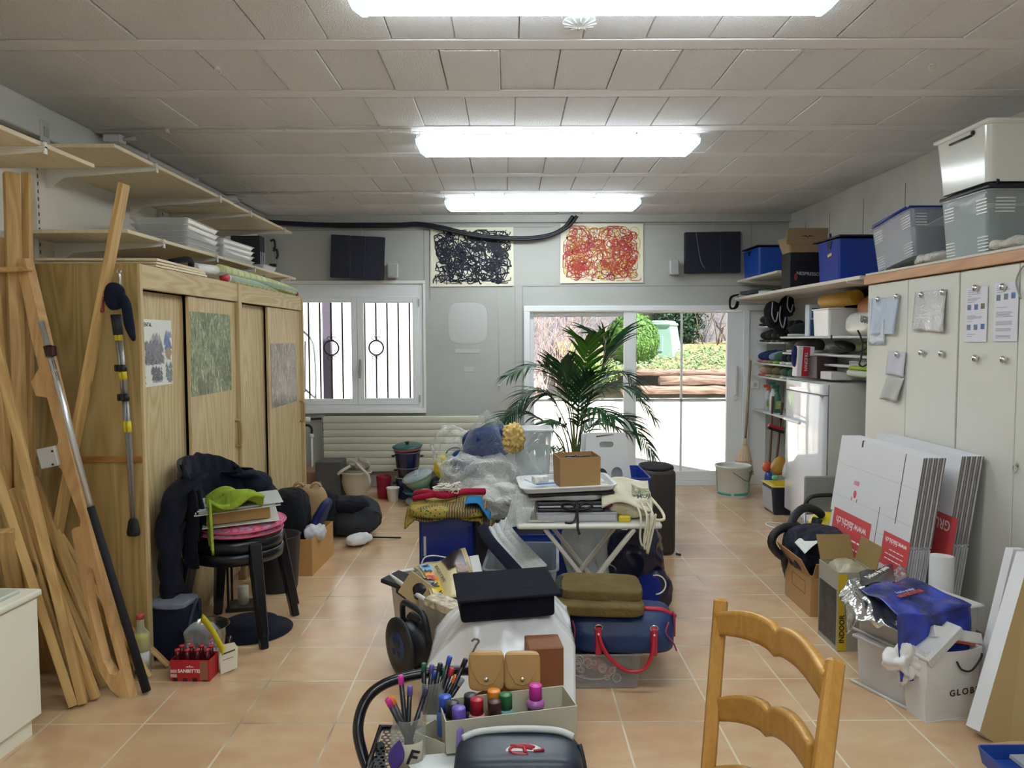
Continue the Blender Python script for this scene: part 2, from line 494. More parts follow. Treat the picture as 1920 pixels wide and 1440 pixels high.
def sash(x0, x1, z0, z1, y, fw_, par, nm='window_sash', top=None, bot=None, th=.05):
    g = G(); tp = top or fw_; bt = bot or fw_
    g.bb(x0, x0+fw_, y, y+th, z0, z1, .005); g.bb(x1-fw_, x1, y, y+th, z0, z1, .005)
    g.bb(x0+fw_, x1-fw_, y, y+th, z1-tp, z1, .005); g.bb(x0+fw_, x1-fw_, y, y+th, z0, z0+bt, .005)
    s_ = part(nm, g, FRAME, par)
    g = G(); g.bb(x0+fw_, x1-fw_, y+.02, y+.026, z0+bt, z1-tp); part('pane', g, GLASS, s_)
    return s_
sash(-2.23, -1.535, .84, 1.935, YB-.01, .06, win_o)
s2 = sash(-1.535, -.91, .84, 1.935, YB-.015, .065, win_o)
g = G(); g.box((-1.505, YB-.03, 1.22), (.022, .02, .16), None, .005); g.box((-1.505, YB-.045, 1.17), (.018, .02, .12), None, .006); part('handle', g, mat('#9aa0a4', .35, .3), s2)
g = G()
for z in (.90, 1.87): g.bb(-.915, -.9, YB-.03, YB-.01, z-.04, z+.04, .003)
part('hinge', g, mat('#b8bcc0', .3, .4), win_o)
# ---- door_1: white sliding door
g = G()
g.bb(dx0, dx1, YB-.03, YB+.11, dz1-.055, dz1, .004)
g.bb(dx0, dx0+.06, YB-.03, YB+.11, 0, dz1-.055, .004); g.bb(2.37, 2.43, YB-.03, YB+.11, 0, dz1-.055, .004)
g.bb(dx0+.06, 2.37, YB-.03, YB+.11, 0, .045, .004)
g.bb(2.43, 2.62, YB+.0, YB+.11, 0, dz1-.055, .004)
door = struct('door_1', g, FRAME)
def dpanel(x0, x1, y, m, lf, rf, gx, top, bz=.145):
    g = G(); z0, z1 = .047, 1.775; zt = top
    g.bb(x0, x0+lf, y, y+.045, z0, z1, .005); g.bb(x1-rf, x1, y, y+.045, z0, z1, .005)
    g.bb(x0+lf, x1-rf, y, y+.045, zt, z1, .005); g.bb(x0+lf, x1-rf, y, y+.045, z0, bz, .005)
    p = part(m, g, FRAME, door)
    g = G(); g.bb(x0+lf, x1-rf, y+.018, y+.024, bz, zt); part('pane', g, GLASS, p)
    g = G(); zz = .87
    g.bb(gx-.011, gx+.011, y+.026, y+.036, bz, zt); g.bb(x0+lf, x1-rf, y+.026, y+.036, zz-.011, zz+.011); part('glazing_bar', g, mat('#eef1f4', .4), p)
    return p
dpanel(.20, 1.29, YB+.045, 'door_panel', .055, .06, .745, 1.725)
p2 = dpanel(1.165, 2.37, YB-.01, 'door_panel', .125, .16, 1.755, 1.76)
g = G(); g.box((2.30, YB-.035, 1.075), (.028, .03, .30), None, .01, 2); g.box((2.30, YB-.018, 1.05), (.04, .015, .10), at(0, 0, -.13), .004); part('handle', g, mat('#d8dadb', .35, .1), p2)

# ================================================================ OUTSIDE
def ground_mat():
    t = NT('pale_gravel'); co = t.co(world=True)
    n = t.noise(co, 30, 4, .7); p = t.noise(co, 2.5, 5, .6)
    cc = t.ramp(t.math('ADD', t.math('MULTIPLY', n, .3), t.math('MULTIPLY', p, .7)), [(.38, '#cbbfae'), (.5, '#ebe6dc'), (.62, '#f3f1ec')])
    t.bsdf(cc, .9, 0, t.bump(n, .5, .01)); return t.m
g = G(); g.bb(-9, 9, YB+.1, 24, -.12, -.02); struct('ground', g, ground_mat())
# house eave beyond the wall is the roof slab edge; tall stone wall closes the garden
def stone_mat():
    t = NT('garden_wall_stone'); co = t.co(world=True, scale=(1, 1, 1))
    br = t.n('ShaderNodeTexBrick'); 
    cb = t.n('ShaderNodeCombineXYZ'); sp = t.n('ShaderNodeSeparateXYZ'); t.l(co, sp.inputs[0]); t.l(sp.outputs[0], cb.inputs[0]); t.l(sp.outputs[2], cb.inputs[1]); t.l(cb.outputs[0], br.inputs['Vector'])
    for k, v in (('Scale', 1), ('Mortar Size', .012), ('Mortar Smooth', .5), ('Brick Width', .55), ('Row Height', .26), ('Bias', 0)): br.inputs[k].default_value = v
    br.inputs['Color1'].default_value = hx('#77757f'); br.inputs['Color2'].default_value = hx('#8c8890'); br.inputs['Mortar'].default_value = hx('#66646b')
    cc = t.mix(t.ramp(t.noise(co, 5, 5, .7), [(.35, (0, 0, 0)), (.7, (1, 1, 1))]), br.outputs[0], '#a39ea3')
    t.bsdf(cc, .9, 0, t.bump(t.noise(co, 12, 4), .5, .03)); return t.m
SM = stone_mat()
g = G(); g.bb(-4, 8, 16.4, 16.8, -.02, 3.2); single('garden_wall', g, SM, 'grey stone block wall closing the garden behind the bushes', 'wall')
# ================================================================ CEILING LIGHTS AND WIRING
def diffuser_mat():
    t = NT('lit_diffuser'); e = t.n('ShaderNodeEmission'); e.inputs[0].default_value = hx('#f2fbff'); e.inputs[1].default_value = 13.0
    t.l(e.outputs[0], t.out.inputs[0]); return t.m
DM = glow('#f0faff', 11.0); ENDM = glow('#cfe4ea', 0.9)
def ceiling_light(yc, label):
    L = thing('ceiling_light', label, 'ceiling light', at(.30, yc, ZC), 'fluorescent ceiling lights')
    g = G(); g.bb(-.86, .86, -.11, .11, -.028, -.001, .004); part('base_tray', g, WHITE, L)
    # prismatic cover, long trapezoid
    g = G(); g.prism([(-.84, -.03), (.84, -.03), (.83, -.07), (.80, -.088), (-.80, -.088), (-.83, -.07)], .235, None, .006); part('diffuser', g, DM, L)
    for s in (-1, 1):
        g = G(); g.prism([(s*.8405, -.03), (s*.862, -.03), (s*.858, -.062), (s*.822, -.0895), (s*.80, -.0895), (s*.8305, -.07)], .24); part('end_cap', g, ENDM, L)
    return L
ceiling_light(2.72, 'lit fluorescent ceiling light nearest the camera, cut by the top edge')
ceiling_light(4.86, 'lit fluorescent ceiling light in the middle of the row')
ceiling_light(6.96, 'lit fluorescent ceiling light nearest the garden door')
for yc, w_ in ((.60, 'just above'), (-1.5, 'added out of view two metres behind'), (-3.6, 'added out of view farthest behind')): ceiling_light(yc, 'lit fluorescent ceiling light '+w_+' the camera')  # row continued out of view; last two added to brighten the near room
def conduit(y, x1, label):
    g = G(); z = ZC-.012
    g.tube([(XL+.09, y, z), (-1.5, y, z-.001), (x1, y, z)], .011, 8)
    for x in (-2.0, -1.3, -.7): g.box((x, y, z), (.02, .03, .028), None, .003)
    single('conduit', g, mat('#d8d5d2', .5), label, 'conduit')
conduit(4.63, -.57, 'thin white conduit running to the middle ceiling light')
conduit(6.56, -.57, 'thin white conduit running to the farthest ceiling light')
for (x, y, lb) in ((-2.36, 4.72, 'white junction box at the near end of the ceiling conduit'), (-2.36, 6.68, 'white junction box where the far ceiling conduit starts')):
    T = thing('junction_box', lb, 'junction box', at(x, y, ZC-.035))
    g = G(); g.box((0, 0, 0), (.10, .09, .05), None, .008, 2); part('box_body', g, WHITE, T)
    g = G(); g.tube([(-.09, 0, 0), (-.05, 0, 0)], .012); g.tube([(.05, .01, 0), (.12, .012, .005)], .012); part('cable_gland', g, mat('#cfccc8', .5), T)
g = G(); g.tube([(-2.40, 4.7, ZC-.03), (-2.40, 5.6, ZC-.03), (-2.41, 7.7, ZC-.03)], .022, 10)
for y in (5.2, 6.0, 6.9): g.box((-2.40, y, ZC-.02), (.06, .02, .05), None, .003)
single('pipe', g, mat('#dcd9d4', .4), 'white pipe clipped along the left edge of the ceiling', 'pipe')
p = AZ(1087, 38, ZC)
T = thing('ceiling_rosette', 'round clear glass rosette on the ceiling behind the nearest light', 'ceiling rosette', at(p.x, p.y, ZC-.008))
g = G(); g.lathe([(.0, -.012), (.03, -.014), (.05, -.006), (.065, -.004), (.068, .006), (.0, .006)], seg=12); part('cover', g, clear('#e8ecec', .35, .08), T)
g = G()
for k in range(12):
    a = 2*PI*k/12; g.tube([(.02*math.cos(a), .02*math.sin(a), -.014), (.066*math.cos(a), .066*math.sin(a), -.004)], .003, 5)
part('ribs', g, clear('#f2f5f5', .6, .1), T)
for (px, py, lb) in ((408, 130, 'small white hook screwed in the ceiling, nearest on the left'), (625, 371, 'small white hook in the ceiling left of the farthest light'), (1748, 122, 'small white hook in the ceiling near the right wall')):
    p = AZ(px, py, ZC-.01); g = G(); g.tube(arc((p.x, p.y, ZC-.02), .016, PI*.5, PI*2, 8), .0035, 6); g.lathe([(.014, -.004), (.014, .012)], (p.x, p.y, ZC-.01), 10)
    single('ceiling_hook', g, mat('#ded9d2', .4), lb, 'hook')

# ================================================================ BACK WALL
NAVYC = mat('#0e101e', .45, var=.02)
for j, off in enumerate((0, .045)):
    y = YB-.085
    pts = [AY(495, 414+j*3, y), AY(570, 419+j*3, y), AY(650, 421+j*3, y), AY(740, 421+j*3, y), AY(785, 419+j*3, y), AY(830, 426+j*4, y), AY(880, 438+j*3, y), AY(930, 444+j*3, y), AY(985, 446+j*3, y), AY(1030, 440+j*3, y), AY(1058+j*6, 426, y), AY(1074+j*8, 405, y)]
    pts[0].x = XL+.02
    g = G(); g.tube(smooth_path(pts, 5), .017, 8); mesh = single('cable', g, NAVYC, ['upper dark blue cable sagging across the top of the back wall', 'lower dark blue cable sagging across the top of the back wall'][j], 'cable')
def scribble_painting(x0, x1, z0, z1, label, inks, bg_, n, wdt, seed, y, closeness=.03, tilt=0):
    W, H = x1-x0, z1-z0
    T = thing('painting', label, 'painting', at((x0+x1)/2, y, (z0+z1)/2, 0, tilt, 0))
    g = G(); g.prism([(-W/2, -H/2), (W/2, -H/2+.006), (W/2-.004, H/2), (-W/2+.006, H/2)], .006); part('canvas', g, mat(bg_, .8, bump=.1), T)
    rg = random.Random(seed)
    for ci, ink in enumerate(inks):
        g = G()
        cnt = n[ci]
        for k in range(cnt):
            bx_, bz_ = W*rg.uniform(.41, .47), H*rg.uniform(.40, .46)
            cx = rg.uniform(-W*.36, W*.36); cz = rg.uniform(-H*.38, H*.38)
            if rg.random() < .25: cx = rg.choice([-1, 1])*rg.uniform(W*.28, W*.36)
            r = rg.uniform(.02, .09); a = rg.uniform(0, 6.28); pts = []; c = rg.uniform(-1, 1)*2.5
            m = rg.randint(7, 14)
            for i in range(m):
                a += c*rg.uniform(.2, .5)+rg.uniform(-.3, .3); cx += math.cos(a)*r*.35; cz += math.sin(a)*r*.35
                cx = max(-bx_, min(bx_, cx)); cz = max(-bz_, min(bz_, cz)); pts.append((cx, cz))
            wd = wdt*rg.uniform(.5, 1.5); yy = -.004-.0004*ci-.00002*k
            for i in range(len(pts)-1):
                a_ = V((pts[i][0], 0, pts[i][1])); b_ = V((pts[i+1][0], 0, pts[i+1][1])); d_ = b_-a_
                if d_.length < 1e-5: continue
                nn = V((-d_.z, 0, d_.x)).normalized()*wd; e_ = d_.normalized()*wd*.5
                vs = [g.bm.verts.new(V((q.x, yy, q.z))) for q in (a_-nn-e_, b_-nn*.8+e_, b_+nn*.8+e_, a_+nn-e_)]
                g.bm.faces.new(vs)
        part('paint_strokes', g, mat(ink, .6, var=.02), T)
scribble_painting(-.79, .05, 2.03, 2.62, 'abstract painting of dense navy scribbles on cream under the cable', ['#0c0f26', '#10143a'], '#e2dfc8', [270, 100], .0055, 5, YB-.012)
scribble_painting(.515, 1.355, 2.06, 2.655, 'abstract painting of red, orange and yellow scribbles on cream', ['#d9c04a', '#c98a35', '#6b6f93', '#b8342f', '#c1502f', '#a32a30'], '#e6e2ca', [90, 90, 20, 165, 85, 45], .0036, 9, YB-.012)
def wall_panel(x0, x1, z0, z1, splits, label, tilt, cord, loc_y):
    W, H = x1-x0, z1-z0
    T = thing('folding_board', label, 'wall panel', at((x0+x1)/2, loc_y, (z0+z1)/2, 0, tilt, .08 if x0 < 0 else 0))
    xs = [-W/2]+[-W/2+s*W for s in splits]+[W/2]
    for a, b in zip(xs[:-1], xs[1:]):
        g = G(); g.bb(a+.003, b-.003, -.03, .03, -H/2, H/2, .004); part('dark_slab', g, mat('#0d1228', .55, var=.05), T)
    g = G(); g.bb(-W/2+.02, W/2-.02, -.012, .032, -H/2+.02, H/2-.02); part('light_core', g, mat('#8d94a6', .5), T)
    if cord:
        g = G(); g.tube(smooth_path([(-.17, -.034, H/2), (-.15, -.04, .05), (-.12, -.04, -.1), (-.08, -.037, -.16)], 5), .004, 6); part('cord', g, mat('#6e6e76', .5), T)
    g = G(); g.tube(smooth_path([(.02, .0, H/2), (.03, 0, H/2+.06), (.0, .02, H/2+.12)], 5), .004, 6); part('cord', g, mat('#b5b5b5', .5), T)
wall_panel(-1.765, -1.235, 2.105, 2.525, [.37, .64], 'dark navy triple wall panel tilted above the small window', .045, 0, YB-.10)
wall_panel(1.755, 2.315, 2.155, 2.56, [.63], 'dark navy double wall panel with hanging cord, right of the red painting', -.012, 1, YB-.06)
def loudsp(px0, px1, py0, py1, label, rz):
    a = AY(px0, py1, YB-.06); b = AY(px1, py0, YB-.06); W = b.x-a.x; H = b.z-a.z
    T = thing('loudspeaker', label, 'loudspeaker', at((a.x+b.x)/2, YB-.07, (a.z+b.z)/2, 0, 0, rz))
    g = G(); g.box((0, 0, 0), (W, .10, H), None, .008, 2); part('housing', g, mat('#b9bdb9', .5), T)
    g = G(); g.box((0, -.052, 0), (W*.8, .006, H*.86), None, .002); part('grille', g, mat('#a1a6a3', .7, bump=.5, bs=200), T)
    g = G(); g.box((0, .06, .0), (.02, .03, .04)); part('bracket', g, WHITE, T)
loudsp(727, 747, 494, 521, 'small grey loudspeaker beside the tilted triple panel', .1)
loudsp(1255, 1272, 488, 515, 'small grey loudspeaker left of the panel with the cord', -.1)
a = AY(935, 538, YB-.02); b = AY(936, 722, YB-.02)
T = thing('pull_cord', 'thin blind pull cord hanging on the wall between window and door', 'cord', at(a.x, YB-.02, 0))
g = G(); g.tube([(0, 0, a.z), (.002, 0, b.z)], .0022, 6); part('cord', g, mat('#bfbfba', .6), T)
g = G(); g.lathe([(.004, -.01), (.012, -.012), (.012, .0), (.004, .01)], (.002, 0, b.z), 10); part('cord_weight', g, WHITE, T)
# radiator: long horizontal slats, valve and pipe
a = AY(604, 884, YB-.13); b = AY(902, 772, YB-.13)
T = thing('radiator', 'long cream slatted radiator under the small window', 'radiator', at(0, YB-.10, 0))
z0, z1 = .17, .735; n = 8; hh = (z1-z0)/n
g = G()
for k in range(n): g.bb(-1.87, -.25, -.03, .02, z0+k*hh+.003, z0+(k+1)*hh-.003, .007, 2)
g.bb(-1.86, -.26, -.022, .02, z0+.01, z1-.01)
part('slats', g, mat('#c9c7b4', .45, var=.02), T)
g = G(); g.bb(-1.88, -1.872, -.035, .06, z0, z1+.01); part('side_plate', g, mat('#8a8a82', .5), T)
g = G(); v = V((-2.02, 0, .70)); g.lathe([(.026, 0), (.03, .02), (.026, .05), (.01, .055)], (v.x-.03, -.02, v.z), 14, at(0, 0, 0, 0, PI/2, 0)); part('thermostat_knob', g, WHITE, T)
g = G(); g.tube(smooth_path([(-1.88, 0, .71), (-1.98, 0, .705), (-2.05, 0, .70)], 3), .012); g.tube(smooth_path([(-2.08, 0, .64), (-2.02, 0, .64), (-1.99, 0, .61), (-1.99, 0, .56)], 4), .013); part('valve', g, mat('#33342f', .4, .5), T)
g = G(); g.tube([(-1.99, 0, .58), (-1.99, 0, .0)], .011); g.lathe([(.02, 0), (.02, .03)], (-1.99, 0, .52), 10); part('pipe', g, WHITE, T)

# ================================================================ GARDEN
g = G()
def gz(x, y): return max(0, (y-8.3))*.098-.02+.02*noise.noise(V((x*.6, y*.6, 0)))
g.sheet(lambda u, v: (-6+14*u, 8.2+8.2*v, gz(-6+14*u, 8.2+8.2*v)-.02), 40, 30); struct('ground_slope', g, bpy.data.materials['pale_gravel'])
def bedz(x, y): return .92+(y-13.3)*.17+.05*noise.noise(V((x*1.5, y*1.5, 2)))
g = G(); g.sheet(lambda u, v: (1.0+7*u, 13.25+3.2*v, bedz(1+7*u, 13.25+3.2*v)), 40, 20); single('flower_bed', g, mat('#8f8a63', .95, bump=.6, bs=10, var=.3, vs=6), 'raised flower bed of soil behind the log edging', 'flower bed')
rg = random.Random(11)
LOG = wood('#a88f80', '#6f5a50', 'X', 1.5, .8, .5)
def log(x0, x1, z, y, r, lb):
    g = G(); n = 8; g.tube([(x0+(x1-x0)*i/n, y+rg.uniform(-.01, .01), z+rg.uniform(-.012, .012)) for i in range(n+1)], [r*rg.uniform(.93, 1.05) for _ in range(n+1)], 12)
    single('log', g, LOG, lb, 'log', None, 'logs edging the flower bed')
p = AY(1230, 720, 13.1); q = AY(1230, 705, 13.1)
log(1.9, 4.0, .63, 13.1, .075, 'brown log edging the flower bed, bottom of the pile')
log(2.55, 4.05, .79, 13.12, .085, 'brown log edging the flower bed, middle of the pile')
log(2.1, 3.7, .93, 13.15, .055, 'brown log edging the flower bed, top of the pile')
log(4.1, 6.0, .70, 13.1, .11, 'brown log of the bed edge right of the upright post')
g = G(); g.lathe([(.09, .4), (.1, .6), (.09, 1.0), (.07, 1.01)], (4.02, 12.95, .1), 12); single('log_post', g, LOG, 'short upright log post holding the stacked edging logs', 'post')
LEAF = {}
def leafy(c, d, cnt, size, seed, M, shell=.75, up=.3):
    """cloud of small leaves filling an ellipsoid, returned as G"""
    g = G(); rg = random.Random(seed)
    for k in range(cnt):
        v = V((rg.gauss(0, 1), rg.gauss(0, 1), rg.gauss(0, 1))).normalized()*(rg.uniform(shell, 1.0))
        p = V(c)+V((v.x*d[0]/2, v.y*d[1]/2, v.z*d[2]/2))
        n = (v+V((rg.uniform(-.6, .6), rg.uniform(-.6, .6), rg.uniform(-.4, .6)+up))).normalized()
        t = n.orthogonal().normalized(); t = Matrix.Rotation(rg.uniform(0, 6.28), 3, n) @ t; b = n.cross(t)
        s = size*rg.uniform(.6, 1.3)
        vs = [g.bm.verts.new(p+t*s*a+b*s*bb) for a, bb in ((-1, 0), (-.2, .45), (1, 0), (-.2, -.45))]
        g.bm.faces.new(vs)
    return g
def leafmat(c1, c2):
    t = NT('leaves'); co = t.co(world=True); cc = t.ramp(t.noise(co, 9, 3), [(.3, c1), (.7, c2)]); t.bsdf(cc, .6, 0, None, .3); return t.m
T = thing('boxwood', 'round clipped green bush seen behind the palm through the sliding door', 'bush', at(2.26, 14.2, .95))
g = G(); g.tube([(0, 0, 0), (0, 0, .3)], .05); part('trunk', g, LOG, T)
g = leafy((0, 0, .52), (1.0, 1.0, 1.06), 5200, .028, 4, None, .9); g.blob((0, 0, .52), (.92, .92, .98), 2, .05, 4, 1, 8); part('foliage', g, leafmat('#41692f', '#6f9a48'), T)
T = thing('compost_bin', 'pale green tapered plastic compost bin beside the round bush', 'compost bin', at(2.90, 15.0, 1.08, 0, 0, -.45))
PG = mat('#a9cfc4', .5); 
g = G(); g.lathe([(.54, 0), (.40, .70), (.0, .70)], seg=4, M=rotm(0, 0, PI/4), cap=False)
for f in g.bm.faces: f.smooth = False
part('body', g, PG, T)
g = G(); g.bb(-.31, .31, -.31, .31, .66, .72, .02); g.blob((0, 0, .72), (.6, .6, .10), 4, .02, 3, 1, 6); part('lid', g, PG, T)
g = G(); g.box((0, -.335, .32), (.34, .03, .30), rotm(-.19, 0, 0), .01); part('hatch', g, mat('#9cc2b8', .5), T)
def twigs(c, cnt, hgt, spread, seed, r=.012, lean=(0, 0)):
    g = G(); rg = random.Random(seed)
    for k in range(cnt):
        p = V(c)+V((rg.uniform(-spread, spread)*.5, rg.uniform(-.3, .3), 0)); a = V((rg.uniform(-.4, .4)+lean[0], rg.uniform(-.2, .2), 1)).normalized(); pts = [p.copy()]
        st = hgt/7*rg.uniform(.6, 1.1)
        for i in range(7):
            a = (a+V((rg.uniform(-.35, .35), rg.uniform(-.2, .2), rg.uniform(-.2, .2)))).normalized(); p = p+a*st; pts.append(p.copy())
        g.tube(pts, [r*(1-.11*i) for i in range(8)], 4)
        for j in (2, 3, 4, 5, 6):
            q = pts[j]; b = (a+V((rg.uniform(-1, 1), rg.uniform(-.5, .5), rg.uniform(-.3, .8)))).normalized()
            g.tube([q, q+b*st*.9, q+b*st*1.6+V((0, 0, st*.3))], [r*.5, r*.4, r*.2], 4)
    return g
TW = mat('#7d6a60', .9); TW2 = mat('#b9a59c', .9)
single('bare_shrub', twigs((5.1, 16.0, 1.35), 16, 1.7, 2.2, 21, .015, (-.2, 0)), TW, 'bare branching shrub against the grey garden wall on the right', 'shrub')
single('bare_shrub', twigs((-.1, 13.7, .5), 70, 2.2, 2.6, 23, .011, (.0, 0)), TW2, 'tangle of pale bare twigs behind the left door pane', 'shrub')
single('bare_shrub', twigs((-.1, 14.8, .6), 60, 2.5, 3.6, 27, .012, (-.2, 0)), mat('#a79aa6', .9), 'grey-violet bare hedge farthest left behind the door pane', 'shrub')
g = G(); g.tube(smooth_path([(4.3, 14.6, 1.1), (4.5, 14.5, 1.25), (4.75, 14.4, 1.35), (4.95, 14.3, 1.62), (5.3, 14.2, 1.9)], 4), [.03]*17, 6); single('fallen_branch', g, TW, 'curved grey branch leaning over the flower bed at the right', 'branch')
single('ivy', leafy((3.55, 16.2, 2.1), (1.3, .5, 2.0), 5200, .045, 31, None, .2), leafmat('#274532', '#41664a'), 'dark green ivy climbing the wall behind the compost bin', 'ivy')
g = G(); rg2 = random.Random(5)
for k in range(3600):
    x = rg2.uniform(1.8, 6.2); y = rg2.uniform(13.3, 15.4); p = V((x, y, bedz(x, y)+rg2.uniform(0, .09))); n = V((rg2.uniform(-1, 1), rg2.uniform(-1, .2), 1)).normalized(); t = n.orthogonal().normalized(); t = Matrix.Rotation(rg2.uniform(0, 6.28), 3, n) @ t; b = n.cross(t); s = rg2.uniform(.02, .05)
    g.bm.faces.new([g.bm.verts.new(p+t*s*a+b*s*bb) for a, bb in ((-1, 0), (0, .5), (1, 0), (0, -.5))])
single('ground_cover', g, leafmat('#4f7a40', '#9fb088'), 'low green plants covering the flower bed', 'plants', None, None, 'stuff')
for (x, y, w_, h_, c1, c2, lb, n) in ((4.35, 13.2, .8, .55, '#9fb9a0', '#dfe8d8', 'pale silvery shrub at the bed edge', 1500), (4.85, 13.0, .7, .5, '#8fb0a6', '#cfe0da', 'blue-green shrub at the right end of the bed', 1300), (5.0, 13.9, .5, .4, '#c9a52e', '#f0dc62', 'clump of yellow flowers at the right end of the bed', 900), (3.9, 14.9, .9, .3, '#4c7340', '#86a860', 'low dark green shrub right of the compost bin', 900), (1.5, 13.2, .9, .5, '#6c9a48', '#b9cf86', 'bright green plant behind the palm leaves', 1300)):
    single('garden_shrub', leafy((x, y, bedz(x, 13.3)+.05), (w_, .5, h_), n, .035, int(x*10), None, .3), leafmat(c1, c2), lb, 'shrub')
# outside the small window: bars, post, railing, bright house wall
T = thing('window_grille', 'black wrought iron grille of upright bars outside the small window', 'window grille', at(0, YB+.22, 0))
IRON = mat('#20232c', .5, .3)
for i in range(12):
    x = -2.2+i*.1165
    if i == 8: x -= .0
    for (a, b) in (((.78, 2.1),) if i % 4 != 3 else ((.78, 1.33), (1.50, 2.1))):
        g = G(); g.tube([(x, 0, a), (x, 0, b)], .009, 6); part('bar', g, IRON, T)
    if i % 4 == 3:
        g = G(); g.tube(arc((x, 0, 1.415),   .075, 0, 2*PI, 24)[:-1], .009, 6, closed=True)
        for s in (-1, 1):
            for zz in (-1, 1): g.tube(arc((x+s*.025, 0, 1.415+zz*.10), .018, 0, 1.6*PI, 8), .004, 5)
            g.blob((x, 0, 1.415+s*.09), (.02, .02, .03), 2, 0, 1, 1, 3)
        part('ring_ornament', g, IRON, T)
g = G()
for z in (.76, 2.09): g.tube([(-2.3, 0, z), (-.85, 0, z)], .007, 6)
part('cross_bar', g, IRON, T)
g = G(); a = AY(614, 580, 8.9); g.bb(a.x-.05, a.x+.04, 8.85, 8.95, 0, 2.7); single('porch_post', g, mat('#6b6578', .7), 'dark upright post standing outside the small window', 'post')
g = G(); g.bb(-6, -.2, 13.0, 13.3, 0, 4.2); single('house_wall', g, mat('#f4f1ec', .8), 'bright white neighbouring house wall beyond the small window', 'wall')
g = G(); g.bb(-3.9, -2.62, 9.9, 10.0, 0, 2.8); single('lean_to_wall', g, mat('#dcc9d0', .8), 'pinkish wall outside at the left edge of the small window', 'wall')
T = thing('stair_railing', 'pale metal stair railing outside the left window sash', 'railing', at(0, 9.2, 0))
g = G(); g.tube(smooth_path([AY(560, 615, 9.2)-V((0, 9.2, 0)), AY(578, 630, 9.2)-V((0, 9.2, 0)), AY(588, 648, 9.2)-V((0, 9.2, 0)), AY(592, 700, 9.2)-V((0, 9.2, 0)), AY(592, 745, 9.2)-V((0, 9.2, 0))], 4), .012); part('handrail', g, mat('#8d99a0', .4, .4), T)
g = G(); g.tube([AY(560, 720, 9.2)-V((0, 9.2, 0)), AY(596, 750, 9.2)-V((0, 9.2, 0))], .012); g.tube([AY(572, 640, 9.2)-V((0, 9.2, 0)), AY(572, 735, 9.2)-V((0, 9.2, 0))], .008); part('lower_rail', g, mat('#8d99a0', .4, .4), T)
# ================================================================ LEFT WALL SHELVES
PLY = wood('#e9dcc0', '#dcc9a2', 'Y', 1.2, .6, .3)
ZU, ZL = 2.43, 2.035
def shelf(z, y0, y1, xf, label, th=.019, xb=XL+.03, tilt=0):
    T = thing('shelf_board', label, 'shelf', at(0, (y0+y1)/2, z), 'plywood shelf boards on the left wall')
    g = G(); g.bb(xb, xf, -(y1-y0)/2, (y1-y0)/2, 0, th, .002); part('board', g, PLY, T)
    return T
shelf(2.29, 1.5, 3.61, -1.90, 'nearest and lowest of the top row of plywood shelves, upper left corner')
shelf(ZU, 3.80, 5.42, -1.90, 'second plywood shelf of the top row, above the wardrobe')
shelf(ZU-.004, 5.43, 6.85, -1.90, 'farthest plywood shelf of the top row')
shelf(ZL, 3.9, 5.2, -1.90, 'near lower plywood shelf just above the wardrobe')
shelf(ZL, 5.21, 6.95, -1.90, 'far lower plywood shelf above the wardrobe carrying clear trays')
BR = mat('#e2ddd4', .4, var=.01)
def bracket(y, z, lb):
    g = G(); x0 = XL+.035; L = .60
    g.prism([(x0, -.11), (x0+.02, -.11), (x0+.10, -.055), (x0+L-.02, -.022), (x0+L, -.004), (x0+L, 0), (x0, 0)], .006)
    g.bb(x0, x0+L, -.012, .012, -.006, 0); g.bb(x0+L-.006, x0+L, -.01, .01, -.03, .018)
    single('shelf_bracket', g, BR, lb, 'bracket', at(0, y, z), 'white shelf brackets on the left wall')
for i, y in enumerate((3.21, 4.22, 5.14, 5.74, 6.6)): bracket(y, (2.29 if y < 3.6 else ZU)-.001, ORD[i]+' white bracket from the camera under the top row of left shelves')
for i, y in enumerate((4.28, 5.06, 5.8, 6.7)): bracket(y, ZL-.001, ORD[i]+' white bracket from the camera under the lower left shelves')
for i, y in enumerate((4.16, 5.03, 5.64, 6.28)):
    g = G(); g.bb(XL, XL+.026, y-.016, y+.016, 1.75, 2.52, .002)
    g.mi = 1
    for k in range(18): g.bb(XL+.0255, XL+.0275, y-.004, y+.004, 1.8+k*.04, 1.82+k*.04)
    single('shelf_upright', g, [BR, mat('#4a4744', .6)], ORD[i]+' slotted white upright from the camera on the left wall', 'shelf upright', None, 'slotted uprights on the left wall')
a = AX(85, 255, XL+.075); T = thing('light_switch', 'small white switch plate on the lintel above the nearest shelf', 'switch', at(XL+.072, a.y, 2.60))
g = G(); g.box((0, 0, 0), (.012, .08, .11), None, .004); part('plate', g, mat('#d6d3ce', .4), T)
g = G(); g.box((.008, 0, .0), (.006, .04, .05), None, .002); part('rocker', g, mat('#bdbab6', .4), T)
